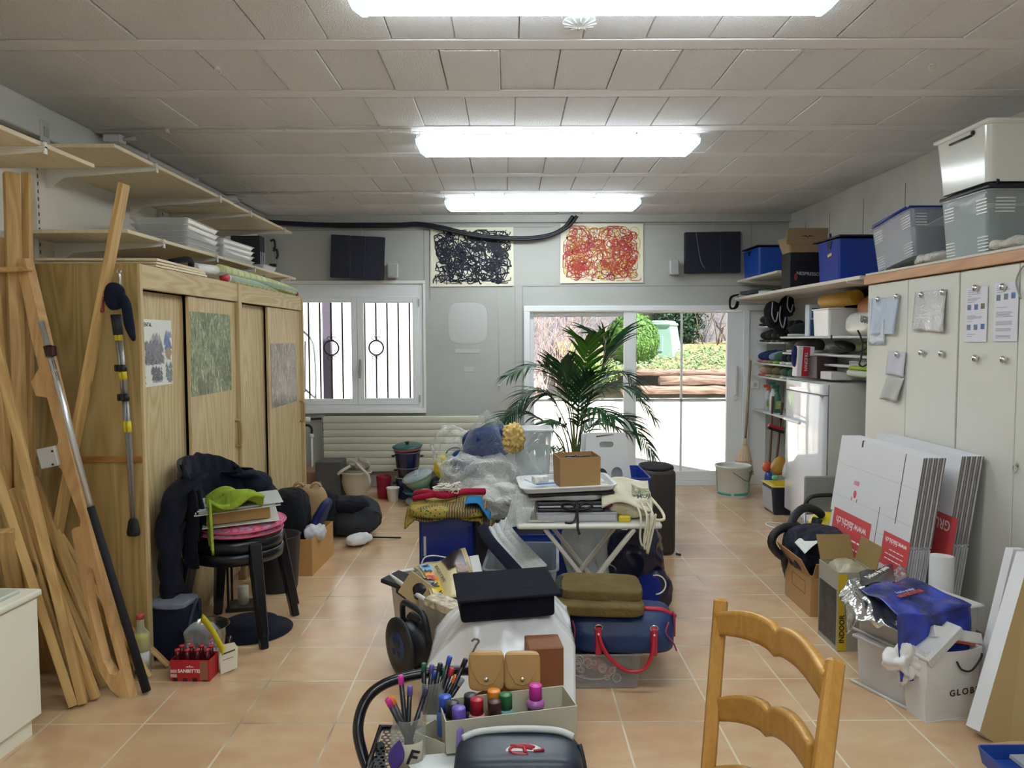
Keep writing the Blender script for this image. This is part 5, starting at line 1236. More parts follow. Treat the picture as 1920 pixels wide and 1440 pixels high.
# climbing gear and dark bags hanging at the corner
for (px, py, w_, h_, lb, s) in ((1448, 590, 26, 46, 'black harness hanging above the second shoe shelf', 3), (1462, 600, 24, 50, 'dark rucksack straps hanging beside the harness', 5), (1476, 575, 24, 36, 'black sports bag under the long shelf', 6), (1440, 560, 0, 0, '', 0)):
    if not w_: continue
    p = AY(px, py, 6.98); sx = w_*6.98/1450; sz = h_*6.98/1450
    T = thing('hanging_gear', lb, 'gear', Matrix.Translation(p)); g = G(); g.blob((0, 0, 0), (sx, .12, sz), 2.6, .22, 14, s, 9); part('fabric', g, cloth('#15171f', 250, .7, 12), T)
    g = G(); g.tube(smooth_path([(-sx*.2, -.08, sz*.5), (-sx*.3, -.10, 0), (0, -.09, -sz*.3), (sx*.2, -.08, sz*.1)], 4), .006, 5); part('grey_strap', g, mat('#9fa3a8', .6), T)
single('blue_pouch', G().blob(tuple(AY(1490, 668, 6.3)), (.045, .06, .17), 2.4, .1, 10, 4, 8), cloth('#232e5e'), 'small blue drawstring pouch hanging from the middle shelf', 'pouch')
# on the long shelf: crates, coffee machine box, umbrella bag
def crate(x0, x1, y0, y1, z0, h, col, label, notch='V', M=None):
    T = thing('plastic_crate', label, 'crate', M or at((x0+x1)/2, (y0+y1)/2, z0)); W, D = x1-x0, y1-y0
    g = G(); g.hull_box(W*.94, D*.94, W, D, h, .004, (0, 0, 0), None, .008, True, .02); part('tub', g, mat(col, .3, var=.03), T)
    g = G()
    for sx in (-.3, .3): g.bb(W*sx-.004, W*sx+.004, -D*.5+.005, -D*.49+.006, .02, h-.02)
    part('ribs', g, mat(col, .3), T); return T
c_ = crate(2.33, 2.64, 7.26, 7.74, 2.081, .26, '#1c4aa8', 'blue plastic crate on the short upper shelf in the back right corner')
g = G(); g.box((0, 0, .285), (.35, .47, .012), None, .004); part('lid', g, mat('#1a1d2a', .4), c_)
g = G(); g.prism([(-.035, .255), (.035, .255), (0, .21)], .01, at(-.163, .02, 0, 0, 0, PI/2)); part('hand_notch', g, mat('#0d1636', .6), c_)
c_ = crate(2.42, 2.78, 5.72, 6.10, 1.904, .32, '#17389a', 'large blue plastic crate on the long shelf next to the cabinets')
g = G(); g.box((0, .02, .345), (.38, .5, .012), None, .004); g.tube([(-.12, .1, .35), (-.12, .1, .40)], .008); part('lid', g, mat('#191c28', .4), c_)
g = G(); g.prism([(-.05, .32), (.05, .32), (.025, .265), (-.025, .265)], .01, at(-.179, -.03, 0, 0, 0, PI/2)); part('hand_notch', g, mat('#0d1636', .6), c_)
g = G(); g.box((-.180, -.04, .22), (.003, .07, .022), rotm(-.15, 0, 0)); part('yellow_label', g, mat('#c9bf5a', .5), c_)
T = thing('coffee_machine_box', 'black coffee machine box with open brown top flap on the long shelf', 'box', at(2.44, 6.49, 1.903, 0, 0, .0))
g = G(); g.box((0, 0, .15), (.26, .20, .30), None, .004); part('carton', g, mat('#17161b', .4, var=.2, vs=6), T)
g = G(); g.hull_box(.26, .20, .33, .24, .12, .004, (0, 0, .302)); g.box((0, -.122, .43), (.335, .006, .13), rotm(.12, 0, 0), .001); part('top_flaps', g, mat('#8d7656', .8), T)
g = G(); g.prism([(-.06, .45), (-.01, .455), (0, .44), (.01, .455), (.06, .45), (.01, .446), (0, .435), (-.01, .446)], .002, at(0, -.130, -.02)); part('hand_slot', g, mat('#1a1712', .6), T)
text('lettering', 'NESPRESSO', .038, mat('#b9b9bb', .5), T, frame_m((.02, -.1012, .125), (1, 0, -.06), (0, 0, 1)), .0003, .0003)
g = G(); g.blob((-.08, -.101, .10), (.03, .003, .06), 2, 0, 1, 1, 4); part('red_print', g, mat('#7c1f22', .5), T)
T = thing('wooden_toy', 'small upright wooden frame standing between the coffee box and blue crate', 'wooden frame', at(2.60, 6.36, 1.903)); g = G()
for s in (-1, 1): g.bb(s*.028-.006, s*.028+.006, -.012, .012, 0, .24, .002)
for k in range(3): g.bb(-.03, .03, -.012, .012, .02+k*.09, .035+k*.09, .002)
part('frame', g, wood('#b99767', '#96764a', 'Z', 2), T)
g = G(); g.bb(-.012, .012, -.006, .006, .05, .19); part('insert', g, mat('#5a3022', .6), T)
g = G(); P = [AY(x, y, 7.55) for x, y in ((1382, 560), (1405, 553), (1430, 546), (1452, 540))]; P = [V((p.x+.03, p.y, 1.94)) for p in P]; g.tube(P, [.015, .035, .045, .03], 10); single('umbrella_bag', g, cloth('#53555c'), 'grey rolled umbrella case at the far end of the long shelf', 'case')
a = AY(1375, 562, 7.66); g = G()
for k in range(3): g.tube(smooth_path([a+V((.05, 0, .05)), a+V((-.02-.01*k, -.02*k, .02)), a+V((-.03, -.01*k, -.08)), a+V((.02+.01*k, .0, -.07)), a+V((.05, 0, .03))], 4), .009, 6)
single('strap_bundle', g, cloth('#121318'), 'black strap bundle dangling off the far end of the long shelf', 'straps')
bxx('mint_packet', 2.36, 2.44, 7.2, 7.35, 1.903, 1.95, mat('#6fae93', .5), 'small mint green packet on the long shelf left of the coffee box', 'packet')
bxx('white_packet', 2.31, 2.45, 7.0, 7.18, 1.903, 1.93, mat('#c7c2b8', .5), 'flat white packet on the long shelf by the coffee box', 'packet')

# ================================================================ FRIDGE
T = thing('fridge', 'white fridge with glossy door standing between shoe rack and cabinets', 'fridge', at(2.27, 5.98, 0))
g = G(); g.bb(.05, .54, -.40, .34, .02, 1.165, .008, 2); part('cabinet_body', g, mat('#b9b9b3', .4, var=.01), T)
GW = mat('#e9ecf1', .08, var=.005, coat=.6)
g = G(); g.bb(0, .045, -.40, .34, .10, 1.08, .010, 2); d = part('door', g, GW, T)
g = G(); g.bb(-.045, .0, .22, .25, .84, .87, .004); g.bb(-.05, -.03, -.08, .26, .84, .865, .006); part('handle', g, mat('#d5d8da', .3), d)
g = G(); g.bb(0, .045, -.40, .34, 1.085, 1.165, .006, 2); part('control_panel', g, GW, T)
g = G(); g.bb(-.03, .0, -.43, -.38, 1.075, 1.083); part('hinge', g, mat('#b5b7ba', .3, .6), T)
# cleaning corner
def spray(px, py0, c1, c2, label, h=.24, y=7.55):
    p = AX(px, py0, 2.56); T = thing('spray_bottle', label, 'bottle', at(p.x, p.y, .791), 'bottles on the lowest wall shelf'); g = G(); g.lathe([(.03, 0), (.036, .01), (.036, h*.5), (.028, h*.65), (.014, h*.8), (.013, h*.85)], seg=14, sy=.7); part('bottle', g, mat(c1, .3), T)
    g = G(); g.tube([(0, 0, h*.82), (0, 0, h*.95)], .016, 8); g.box((-.015, 0, h), (.07, .025, .03), None, .006); part('trigger_head', g, mat(c2, .4), T)
    g = G(); g.box((-.0, -.0255, h*.3), (.05, .002, h*.3)); part('label_sticker', g, mat('#9fae6a', .5, var=.3, vs=60), T)
spray(1440, 770, '#b8bcc0', '#c2543c', 'clear spray bottle with orange-red trigger, nearest the door'); spray(1449, 772, '#d5dada', '#2f7a68', 'white spray bottle with green trigger', .27); spray(1457, 775, '#2f6d52', '#22564a', 'dark green bottle nearest the fridge', .25)
a = AY(1407, 676, 7.72); b = AY(1397, 833, 7.60)
T = thing('broom', 'straw broom with wooden handle standing in the bucket by the sliding door', 'broom'); g = G(); g.tube([a, b], .0125, 10); part('handle', g, wood('#9d8a72', '#7e6c56', 'Z', 2), T)
g = G(); q = AY(1392, 890, 7.50); pr = []
def br(u, v):
    a_ = 2*PI*u; c = b*(1-v)+q*v; r = .022+.085*v**.8; fl = .45+.2*(1-v); rr_ = 1+.07*math.sin(30*a_/2); return (c.x+r*math.cos(a_)*rr_, c.y+r*fl*math.sin(a_)*rr_, c.z)
g.sheet(br, 60, 10, 0, True, True); g.tube([b+V((0, 0, .06)), b-V((0, 0, .02))], [.016, .026], 10); part('bristles', g, wood('#d8c4a6', '#b39a78', 'Z', 4, .9, .2), T)
g = G()
for t_ in (.55, .72, .88):
    c = b*(1-t_)+q*t_; r = .022+.085*t_**.8+.002; fl = .45+.2*(1-t_); g.tube([(c.x+r*math.cos(x_)*1.03, c.y+r*fl*math.sin(x_)*1.03, c.z) for x_ in [2*PI*i/24 for i in range(24)]], .003, 5, closed=True)
part('stitching', g, mat('#b8706a', .8), T)
p = AZ(1376, 936); T = thing('bucket', 'large white plastic bucket with green printed bands by the sliding door', 'bucket', at(2.13, 7.30, 0)); 
g = G(); g.lathe([(.145, 0), (.150, .01), (.165, .28), (.172, .285), (.172, .30), (.160, .30), (.156, .28), (.142, .015), (.0, .012)], seg=36, cap=False); part('tub', g, mat('#cfcfc6', .4, var=.05, vs=12), T)
g = G()
for a0, a1 in ((188, 248), (258, 318)): 
    def bd(u, v, a0=a0, a1=a1): a_ = math.radians(a0+(a1-a0)*u); r = .1525+.0008*v+.001; return (r*math.cos(a_), r*math.sin(a_), .03+.022*v)
    g.sheet(bd, 12, 1, .001)
for a0 in (184, 318):
    def bd(u, v, a0=a0): a_ = math.radians(a0+6*u); z = .05+.2*v; r = .150+.015*z/.28+.0015; return (r*math.cos(a_), r*math.sin(a_), z)
    g.sheet(bd, 3, 8, .001)
part('printed_band', g, mat('#3f9a8c', .5), T)
g = G(); g.tube(smooth_path([(.16, -.05, .25), (.10, -.16, .17), (.0, -.178, .22), (-.05, -.168, .255)][::-1], 5), .003, 6); part('wire_handle', g, mat('#3c3c3e', .4, .6), T)
g = G(); g.lathe([(.0, .25), (.150, .25)], seg=30, cap=False); part('contents', g, mat('#a8a090', .8, bump=.5), T)
T = thing('detergent_carton', 'narrow white and grey carton on the floor right of the bucket', 'carton', at(2.42, 7.05, 0, 0, 0, .1)); g = G(); g.box((0, 0, .14), (.05, .12, .28), None, .006); part('pack', g, mat('#b8beba', .5, var=.15, vs=20), T); g = G(); g.box((-.045, .0, .15), (.03, .10, .29), None, .008); part('wrapper', g, mat('#d5d9e2', .3), T)
T = thing('recycling_bin', 'dark bin with yellow lid and clear side by the fridge', 'bin', at(2.35, 6.62, 0)); g = G(); g.hull_box(.20, .26, .24, .30, .235, .004, (0, 0, .0)); part('tub', g, mat('#1e2130', .35), T); g = G(); g.box((0, 0, .243), (.25, .31, .012), None, .004); g.mi = 1; g.box((0, 0, .251), (.19, .25, .006), None, .002); part('lid', g, [mat('#cdbb52', .5), mat('#c7a713', .4)], T); g = G(); g.box((-.117, .0, .12), (.003, .24, .19), rotm(0, -.08, 0)); part('clear_side', g, clear('#b9bec8', .5, .1), T)
for (x, y, z, d, m, lb, s) in ((2.34, 6.75, .275, (.05, .05, .04), mat('#5fc28c', .4), 'small green cap on the recycling bin', 1), (2.42, 6.88, .36, (.12, .10, .16), mat('#b0832f', .5), 'mustard cloth behind the recycling bin', 2), (2.50, 6.80, .36, (.12, .08, .22), mat('#d5d7da', .4), 'white cloth leaning beside the fridge', 3), (2.35, 7.0, .33, (.07, .07, .09), mat('#c9583a', .4), 'orange brush head above the carton', 4), (2.36, 6.98, .20, (.06, .1, .18), mat('#24488c', .4), 'blue packet behind the recycling bin', 5), (2.50, 6.60, .30, (.10, .12, .14), mat('#a9c0d3', .3), 'light blue plastic bag beside the fridge', 6)):
    nm = ['bottle_cap', 'cleaning_cloth', 'cleaning_cloth', 'brush_head', 'blue_packet', 'plastic_bag'][s-1]
    single(nm, G().blob((x, y, z), d, 2.8, .12, 14, s, 8, rotm(0, .4 if s in (2, 3) else 0, 0)), m, lb, ['cap', 'cloth', 'cloth', 'brush', 'packet', 'bag'][s-1])
g = G(); g.tube([(2.37, 7.02, .02), (2.50, 7.30, .95)], .012, 8); single('tool_handle', g, mat('#5a3a2c', .5), 'reddish brown broom handle leaning in the corner, front one', 'handle')
g = G(); g.tube([(2.40, 6.98, .02), (2.54, 7.16, .90)], .012, 8); single('tool_handle', g, mat('#4d342a', .5), 'dark brown handle leaning in the corner behind the front one', 'handle')
g = G(); g.tube([(2.52, 6.95, .2), (2.56, 6.98, .75)], .011, 8); single('tool_handle', g, mat('#5c5a36', .5), 'olive green handle hanging beside the fridge', 'handle')
T = thing('dustpan_brush', 'red and black dustpan brush hung on the leaning handles', 'brush', at(2.46, 7.1, .68)); g = G(); g.box((0, 0, 0), (.14, .05, .03), rotm(0, .3, 0), .006); part('back', g, mat('#a8282c', .4), T); g = G(); g.box((0, 0, -.025), (.15, .05, .025), rotm(0, .3, 0), .003); part('bristles', g, mat('#191a1f', .8), T)
T = thing('power_outlet', 'white socket on the back wall right of the sliding door', 'socket', at(2.50, YB-.012, 1.03)); g = G(); g.box((0, 0, 0), (.08, .02, .08), None, .006); part('plate', g, WHITE, T); g = G(); g.tube([(0, -.011, 0), (0, -.008, 0)], .022, 16); part('recess', g, mat('#bdbdba', .5), T)
g = G(); g.tube(smooth_path([(2.24, 6.15, .004), (2.10, 6.2, .006), (2.06, 6.1, .005), (2.12, 6.0, .004), (2.2, 5.95, .004)], 5), .005, 6); single('power_cable', g, WHITE, 'thin white cord looped on the floor at the foot of the fridge', 'cord')

# ================================================================ BOXES IN FRONT OF THE CABINETS
# folded moving boxes: two stacks leaning against the cabinets
EDGE = mat('#6f6860', .9, var=.15, vs=40); CWH = mat('#d6d6d8', .6, var=.02)
LEAN = math.atan2(.13, .94)
def folded_box(M, label, group):
    T = thing('folded_box', label, 'cardboard box', M, group)
    g = G(); L, H, t_ = .86, .94, .0085
    g.bb(0, t_, 0, L, .50, H, .001); g.bb(0, t_, .012, L-.02, 0, .498, .001)
    g.mi = 1
    g.bb(.0012, t_-.0012, -.0012, .004, .505, H-.003)
    part('panel', g, [CWH, EDGE], T)
    g = G(); g.bb(.001, t_-.001, .002, .012, .005, .49); part('tuck_flap', g, mat('#bdbdbf', .7), T)
    return T
A0 = None
names = ['front', 'second', 'third', 'fourth', 'fifth', 'sixth', 'seventh', 'eighth', 'rear']
for si, (bx, by, s_) in enumerate(((1.835, 3.63, 'front stack'), (2.045, 3.68, 'rear stack'))):
    for k in range(9):
        M = at(bx+k*.0125, by+(.004 if k % 2 else 0), .002, 0, LEAN, .02*(1-si))
        lb = names[k]+' flattened white moving box of the '+('stack nearer the aisle' if si == 0 else 'stack against the cabinets')
        if A0 is None: A0 = folded_box(M, lb, 'flattened white moving boxes nearer the aisle')
        elif k == 0: B0 = dup(A0, M, lb, 'flattened white moving boxes against the cabinets')
        else: dup(A0, M, lb, 'flattened white moving boxes '+('nearer the aisle' if si == 0 else 'against the cabinets'))
REDP = mat('#cf4a4e', .6, var=.03); WP = mat('#ece4e4', .6); GR_ = mat('#3a3a3c', .6)
MA = A0.matrix_basis; 
def onplane(px, py, M, xo=0):
    n = (M.to_3x3() @ V((1, 0, 0))); p0 = M @ V((xo, 0, 0)); r = ray(px, py); t_ = (p0-CC).dot(n)/r.dot(n)
    return M.inverted() @ (CC+r*t_)
def prints(root, M, sq, big):
    g = G(); c = [onplane(x, y, M) for x, y in sq]
    y0 = min(p.y for p in c); y1 = max(p.y for p in c); z0 = min(p.z for p in c[2:]); z1 = max(p.z for p in c[:2])
    z1 = (c[0].z+c[1].z)/2; z0 = (c[2].z+c[3].z)/2; yl = (c[0].y+c[3].y)/2; yr = (c[1].y+c[2].y)/2
    y0, y1 = min(yl, yr), max(yl, yr); W = y1-y0; H = z1-z0; cy_ = (y0+y1)/2
    g.bb(-.0006, 0, y0, y1, z0, z1); part('red_print', g, REDP, root)
    s = W/.36
    text('printed_text', 'www.falchi.ch', .052*s, WP, root, frame_m((-.001, cy_, z1-.05*s), (0, 1, 0), (0, 0, -1)), .0002, .0006)
    g = G()
    for i in range(3):
        for j in range(5):
            if (i, j) != (0, 4): g.bb(-.0012, -.0006, cy_-.12*s+j*.05*s, cy_-.08*s+j*.05*s, z1-(.115+i*.035)*s, z1-(.108+i*.035)*s)
    part('printed_lines', g, WP, root)
    text('printed_text', 'La Nostra', .042*s, WP, root, frame_m((-.001, cy_, z1-.24*s), (0, 1, 0), (0, 0, -1)), .0002, 0, 1.0, 'CENTER', .4)
    text('printed_text', 'SERRA TENERO', .046*s, WP, root, frame_m((-.001, cy_, z1-.32*s), (0, 1, 0), (0, 0, -1)), .0002, .0006)
prints(A0, MA, ((1565, 950), (1635, 983), (1620, 1066), (1553, 1030)), 1)
prints(A0, MA, ((1657, 995), (1707, 1017), (1699, 1075), (1648, 1060)), 0)
MB_ = B0.matrix_basis
c = [onplane(x, y, MB_) for x, y in ((1760, 960), (1796, 973), (1785, 1070))]
g = G(); g.bb(-.0006, 0, c[1].y, c[1].y+.36, c[2].z, c[1].z); part('red_print', g, REDP, B0)
text('printed_text', 'GRU', .07, WP, B0, frame_m((-.001, c[1].y+.12, c[1].z-.05), (0, 1, 0), (0, 0, -1)), .0002, .001)
q = onplane(1603, 927, MA); g = G(); g.blob((-.0005, q.y, q.z), (.002, .035, .045), 2, 0, 1, 1, 4)
for k in range(4): g.bb(-.001, 0, q.y-.028+k*.016, q.y-.022+k*.016, q.z+.05, q.z+.075)
for s in (-1, 1): g.bb(-.001, 0, q.y+s*.03-.004, q.y+s*.03+.004, q.z-.04, q.z-.02)
part('emblem', g, mat('#cf4a5a', .6), A0)
g = G(); a = onplane(1700, 848, MA); b = onplane(1683, 984, MA); g.bb(-.0008, .0, a.y-.003, a.y+.003, b.z, .935); a2 = onplane(1650, 950, MA); g.bb(-.0008, 0, a2.y-.002, a2.y+.002, 0.02, a2.z); a3 = onplane(1619, 827, MA); g.bb(-.0012, .009, a3.y-.008, a3.y+.008, .905, .942); part('slot', g, GR_, A0)
g = G()
for z in (.335, .60, .78): g.bb(-.0006, 0, .01, .85, z, z+.003)
part('crease', g, mat('#c3c3c8', .7), A0)
# paper tube
g = G(); p = AY(1768, 1100, 3.45); g.tube([(p.x-.0, 3.47, .012), (p.x+.02, 3.50, .50)], .052, 20, False); g.tube([(p.x-.0, 3.47, .012), (p.x+.02, 3.50, .50)], .048, 20, True); single('paper_roll', g, mat('#dcdcdc', .6), 'upright white paper roll in front of the moving boxes', 'roll')
# box with sleeping bag
CBX = mat('#b08a5c', .85, var=.05, bump=.08, bs=30)
T = thing('cardboard_box', 'open brown cardboard box holding a dark sleeping bag by the vacuum cleaner', 'box', at(1.745, 4.27, 0, 0, 0, .0)); g = G(); g.hull_box(.26, .38, .26, .38, .225, .005, (0, 0, 0), None, 0, True, .002, 1); part('carton', g, CBX, T)
g = G(); g.box((-.155, 0, .265), (.004, .37, .11), rotm(0, -.5, 0)); part('flap', g, CBX, T); g = G(); g.box((.0, -.225, .262), (.25, .004, .10), rotm(.5, 0, 0)); part('flap', g, CBX, T)
g = G()
for (y0, y1, z0, z1) in ((-.12, .08, .10, .105), (-.12, .08, .17, .175), (-.12, -.115, .10, .175), (.075, .08, .10, .175)): g.bb(-.1312, -.13, y0, y1, z0, z1)
part('faded_print', g, mat('#8d643c', .8), T)
text('handwriting', 'Vera', .055, mat('#4a3222', .7), T, frame_m((.03, -.1912, .10), (1, 0, .1), (0, 0, 1)), .0002, .0004, 1, 'CENTER', .3)
single('sleeping_bag', G().blob((1.74, 4.30, .31), (.30, .36, .25), 3, .10, 9, 4, 16), cloth('#171c33', 250, .8, 14, .5, '#10142a'), 'dark navy padded sleeping bag stuffed in the cardboard box', 'sleeping bag')
g = G(); a = AY(1510, 1029, 4.12); 
def pap(u, v): 
    A = AY(1487, 1030, 4.22); B = AY(1522, 1008, 4.35); C_ = AY(1545, 1024, 4.18); D = AY(1506, 1052, 4.06); q = (A*(1-u)+B*u)*(1-v)+(D*(1-u)+C_*u)*v; return q+V((0, -.02, .012*math.sin(3*u)+.045))
g.sheet(pap, 8, 8, .001); single('paper_sheet', g, mat('#d6d9d3', .7), 'white printed sheet lying on the sleeping bag', 'paper')
# vacuum cleaner
p = AY(1548, 985, 4.75); T = thing('vacuum_cleaner', 'yellow and black vacuum cleaner with black hose behind the cardboard boxes', 'vacuum cleaner', at(1.97, 4.72, 0))
g = G(); g.lathe([(.10, .0), (.105, .02), (.105, .20), (.11, .22), (.0, .22)], seg=28); part('base_drum', g, mat('#17181d', .5), T)
g = G(); g.lathe([(.105, .22), (.11, .24), (.105, .33), (.115, .345), (.115, .365), (.09, .40), (.04, .42), (.0, .42)], seg=28); part('yellow_head', g, mat('#d6c21a', .35, var=.03), T)
g = G(); g.box((-.09, -.06, .38), (.07, .05, .05), rotm(0, .3, .5), .01); part('hose_port', g, mat('#1a1b20', .4), T)
H1 = [(1541, 966, 4.66), (1530, 957, 4.64), (1510, 952, 4.6), (1491, 966, 4.55), (1480, 992, 4.50), (1474, 1020, 4.46), (1472, 1052, 4.44), (1480, 1085, 4.6)]
H2 = [(1478, 1047, 4.44), (1462, 1040, 4.44), (1447, 1020, 4.44), (1453, 1000, 4.45), (1475, 988, 4.48), (1500, 990, 4.52), (1518, 1002, 4.56), (1527, 1018, 4.62)]
g = G()
pp = smooth_path([AY(*q) for q in H1], 6); g.tube(pp, [.024+.0015*(i % 2) for i in range(len(pp))], 12)
pp = smooth_path([AY(*q) for q in H2], 6); g.tube(pp, [.024+.0015*(i % 2) for i in range(len(pp))], 12)
o = part('hose', g, mat('#16171b', .55), T, T.matrix_basis.inverted())
T = thing('hand_truck', 'folded grey hand truck with black curved handle beside the fridge', 'hand truck'); g = G()
A = [AY(x, y, 5.05) for x, y in ((1509, 1005), (1509, 948), (1515, 936), (1528, 930), (1560, 928))]; g.tube(smooth_path(A[1:], 5), .014, 8); part('handle', g, mat('#1b1c1f', .5), T)
g = G(); b = AY(1509, 948, 5.05); g.tube([b, V((b.x, 5.05, .03))], .011, 8); g.tube([V((b.x+.34, 5.06, .03)), V((b.x+.34, 5.06, .64))], .011, 8); g.tube([V((b.x, 5.05, .25)), V((b.x+.34, 5.06, .25))], .009, 8); part('frame', g, mat('#a9acb0', .3, .7), T)
g = G(); g.box((b.x+.17, 5.12, .45), (.30, .02, .26), None, .01); part('grey_panel', g, mat('#8d8f8b', .6), T)
for s in (0, .34): g = G(); g.lathe([(.03, -.02), (.055, -.018), (.055, .018), (.03, .02)], (b.x+s-.03, 5.08, .056), 16, rotm(0, PI/2, 0)); part('wheel', g, mat('#17181b', .6), T)
# printed appliance box
T = thing('appliance_box', 'tall open appliance box with dark photo print and yellow stripe', 'box', at(1.655, 3.735, 0, 0, 0, .0)); g = G(); g.hull_box(.18, .23, .18, .23, .385, .004, (0, 0, 0), None, 0, True, .002, 1); part('carton', g, mat('#9c9a8c', .7, var=.08), T)
g = G(); g.box((-.0912, -.0, .16), (.001, .20, .27)); part('dark_print', g, mat('#3a3a3b', .5, var=.5, vs=18), T)
g = G(); g.box((-.068, -.1162, .19), (.042, .0012, .37)); part('yellow_stripe', g, mat('#c6ab1f', .5), T)
text('lettering', 'INDOOR', .034, mat('#1f1c14', .5), T, frame_m((-.068, -.1175, .11), (0, 0, 1), (-1, 0, 0)), .0003, .001)
for (c, d, M_) in (((.0, .14, .44), (.17, .004, .13), rotm(-.5, 0, 0)), ((-.02, -.0, .385), (.004, .28, .0), None), ((.105, .0, .44), (.004, .22, .13), rotm(0, .25, 0))):
    if d[2]: g = G(); g.box(c, d, M_); part('flap', g, mat('#8d7446', .8), T)
single('crumpled_wrap', G().blob((1.66, 3.735, .36), (.15, .20, .09), 2.6, .3, 14, 7, 12), mat('#a09a80', .35, bump=.5, bs=20), 'crumpled pale packaging inside the appliance box', 'packaging')
# clear drawers
a = AZ(1600, 1278); b = AZ(1708, 1334)
d = (b-a); ang = math.atan2(d.y, d.x); W = d.length; n = V((-d.y, d.x, 0)).normalized()
if n.x < 0: n = -n
ctr = (a+b)/2+n*.20
DRM = clear('#d9d8d6', .60, .25, .1, 8, .35)
def drawer(z, M, label, h):
    T = thing('drawer_box', label, 'drawer box', M, 'frosted drawer boxes')
    g = G(); g.hull_box(W*.98, .38, W, .40, h, .003, (0, 0, 0), None, .006, True, .03); part('tub', g, DRM, T)
    g = G(); g.bb(-W/2-.008, W/2+.008, -.208, .208, h, h+.014, .004); part('rim', g, DRM, T)
    g = G(); g.bb(-W/2-.01, W/2+.01, -.21, -.20, -.0, .012, .003); g.prism([(-.045, h*.98), (.045, h*.98), (.035, h*.80), (-.035, h*.80)], .006, at(0, -.196, 0)); part('grip', g, clear('#c6c4c0', .8, .3), T)
    return T
drawer(0, Matrix.Translation(ctr) @ rotm(0, 0, ang), 'lower frosted plastic drawer box beside the paper bag', .20)
c2 = ctr+n*.03-d.normalized()*.03
dd = drawer(0, Matrix.Translation(c2+V((0, 0, .216))) @ rotm(0, 0, ang-.03), 'upper frosted plastic drawer box under the blue bag', .145)
g = G(); g.box((0, .0, .03), (W*.8, .3, .03), None, .004); g.mi = 1; g.box((-.05, -.03, .05), (W*.5, .2, .012)); part('contents', g, [mat('#c4bdb6', .6), mat('#c05a70', .6)], dd)
# silver bag and blue bag draped on the drawers
ZD = .41
u_, v_ = d.normalized(), n
def drape_pt(s, t, z): return c2+u_*s+v_*t+V((0, 0, z))
g = G()
SQ = [AZ(1572, 1092, .41), AZ(1700, 1060, .41), AZ(1712, 1150, .40), AZ(1588, 1130, .40)]
def silver(u, v):
    q = (SQ[0]*(1-u)+SQ[1]*u)*(1-v)+(SQ[3]*(1-u)+SQ[2]*u)*v
    q.z += .018*noise.noise(q*14)+.014*noise.noise(q*38); ed = max(0, v-.75)*4; q.z -= ed*(.07+.03*noise.noise(q*20)); ee = max(0, .15-u)*6; q.z -= ee*.05
    return q
g.sheet(silver, 44, 44, .003)
T = thing('foil_bag', 'crinkled silver and black food bag lying on the upper drawer box', 'bag'); part('foil', g, mat('#c9c9c8', .15, .9, bump=.4, bs=30), T)
g = G()
def blk(u, v):
    q = V(silver(.28+.50*u, .02+.50*v)); q.z = .435+.006*math.sin(9*u+4*v); return q
g.sheet(blk, 24, 24, .002); part('black_print', g, mat('#17181c', .25), T)
c_ = V(blk(.50, .45)); M = frame_m(c_+V((0, 0, .012)), V(blk(.9, .10))-V(blk(.0, .75)), V(blk(.2, .0))-V(blk(.8, .9)))
text('lettering', 'Delices de pains', .034, mat('#dcdcd8', .5), T, M, .0004, .0006)
g = G()
BT = [AZ(1612, 1104, .425), AZ(1712, 1079, .425), AZ(1822, 1140, .42), AZ(1684, 1154, .415)]
def blue(u, v):
    # u across (left to right in the photo), v from the far edge over the top, then down the near end
    w_ = min(v/.5, 1); q = (BT[0]*(1-u)+BT[1]*u)*(1-w_)+(BT[3]*(1-u)+BT[2]*u)*w_
    q.z += .012*math.sin(5*u+3*w_)
    if v > .5:
        h = (v-.5)/.5; q.z -= .27*h*(1-.12*u); q += V((.02*h, .01-.006*math.sin(7*u+2)*h, 0))
    q.z += .016*noise.noise(V((u*4, v*5, 2))); q.y += .014*noise.noise(V((u*4, v*6, 9)))
    return q
g.sheet(blue, 26, 34, .003)
BLU = NT('blue_bag'); co = BLU.co(); n1 = BLU.noise(co, 5, 4, .6, 1); cc = BLU.ramp(n1, [(.32, '#1c2346'), (.5, '#2b3a8e'), (.62, '#2f45b4')]); BLU.bsdf(cc, .25, 0, BLU.bump(BLU.noise(co, 12, 4), .35, .03), .5)
T = thing('blue_bag', 'royal blue printed plastic bag draped over the upper drawer box', 'bag'); part('sheet', g, BLU.m, T)
c_ = V(blue(.55, .22)); X_ = V(blue(.85, .20))-V(blue(.25, .27)); Y_ = V(blue(.5, .1))-V(blue(.5, .4))
M = frame_m(c_+V((0, 0, .012)), X_, Y_)
text('lettering', 'Fraiche prestige', .022, mat('#a9b4dc', .5), T, M @ Matrix.Translation((0, .024, 0)), .0004, .0004); text('lettering', 'GRUYERE ENTIER', .026, mat('#c04a32', .5), T, M, .0004, .0012)
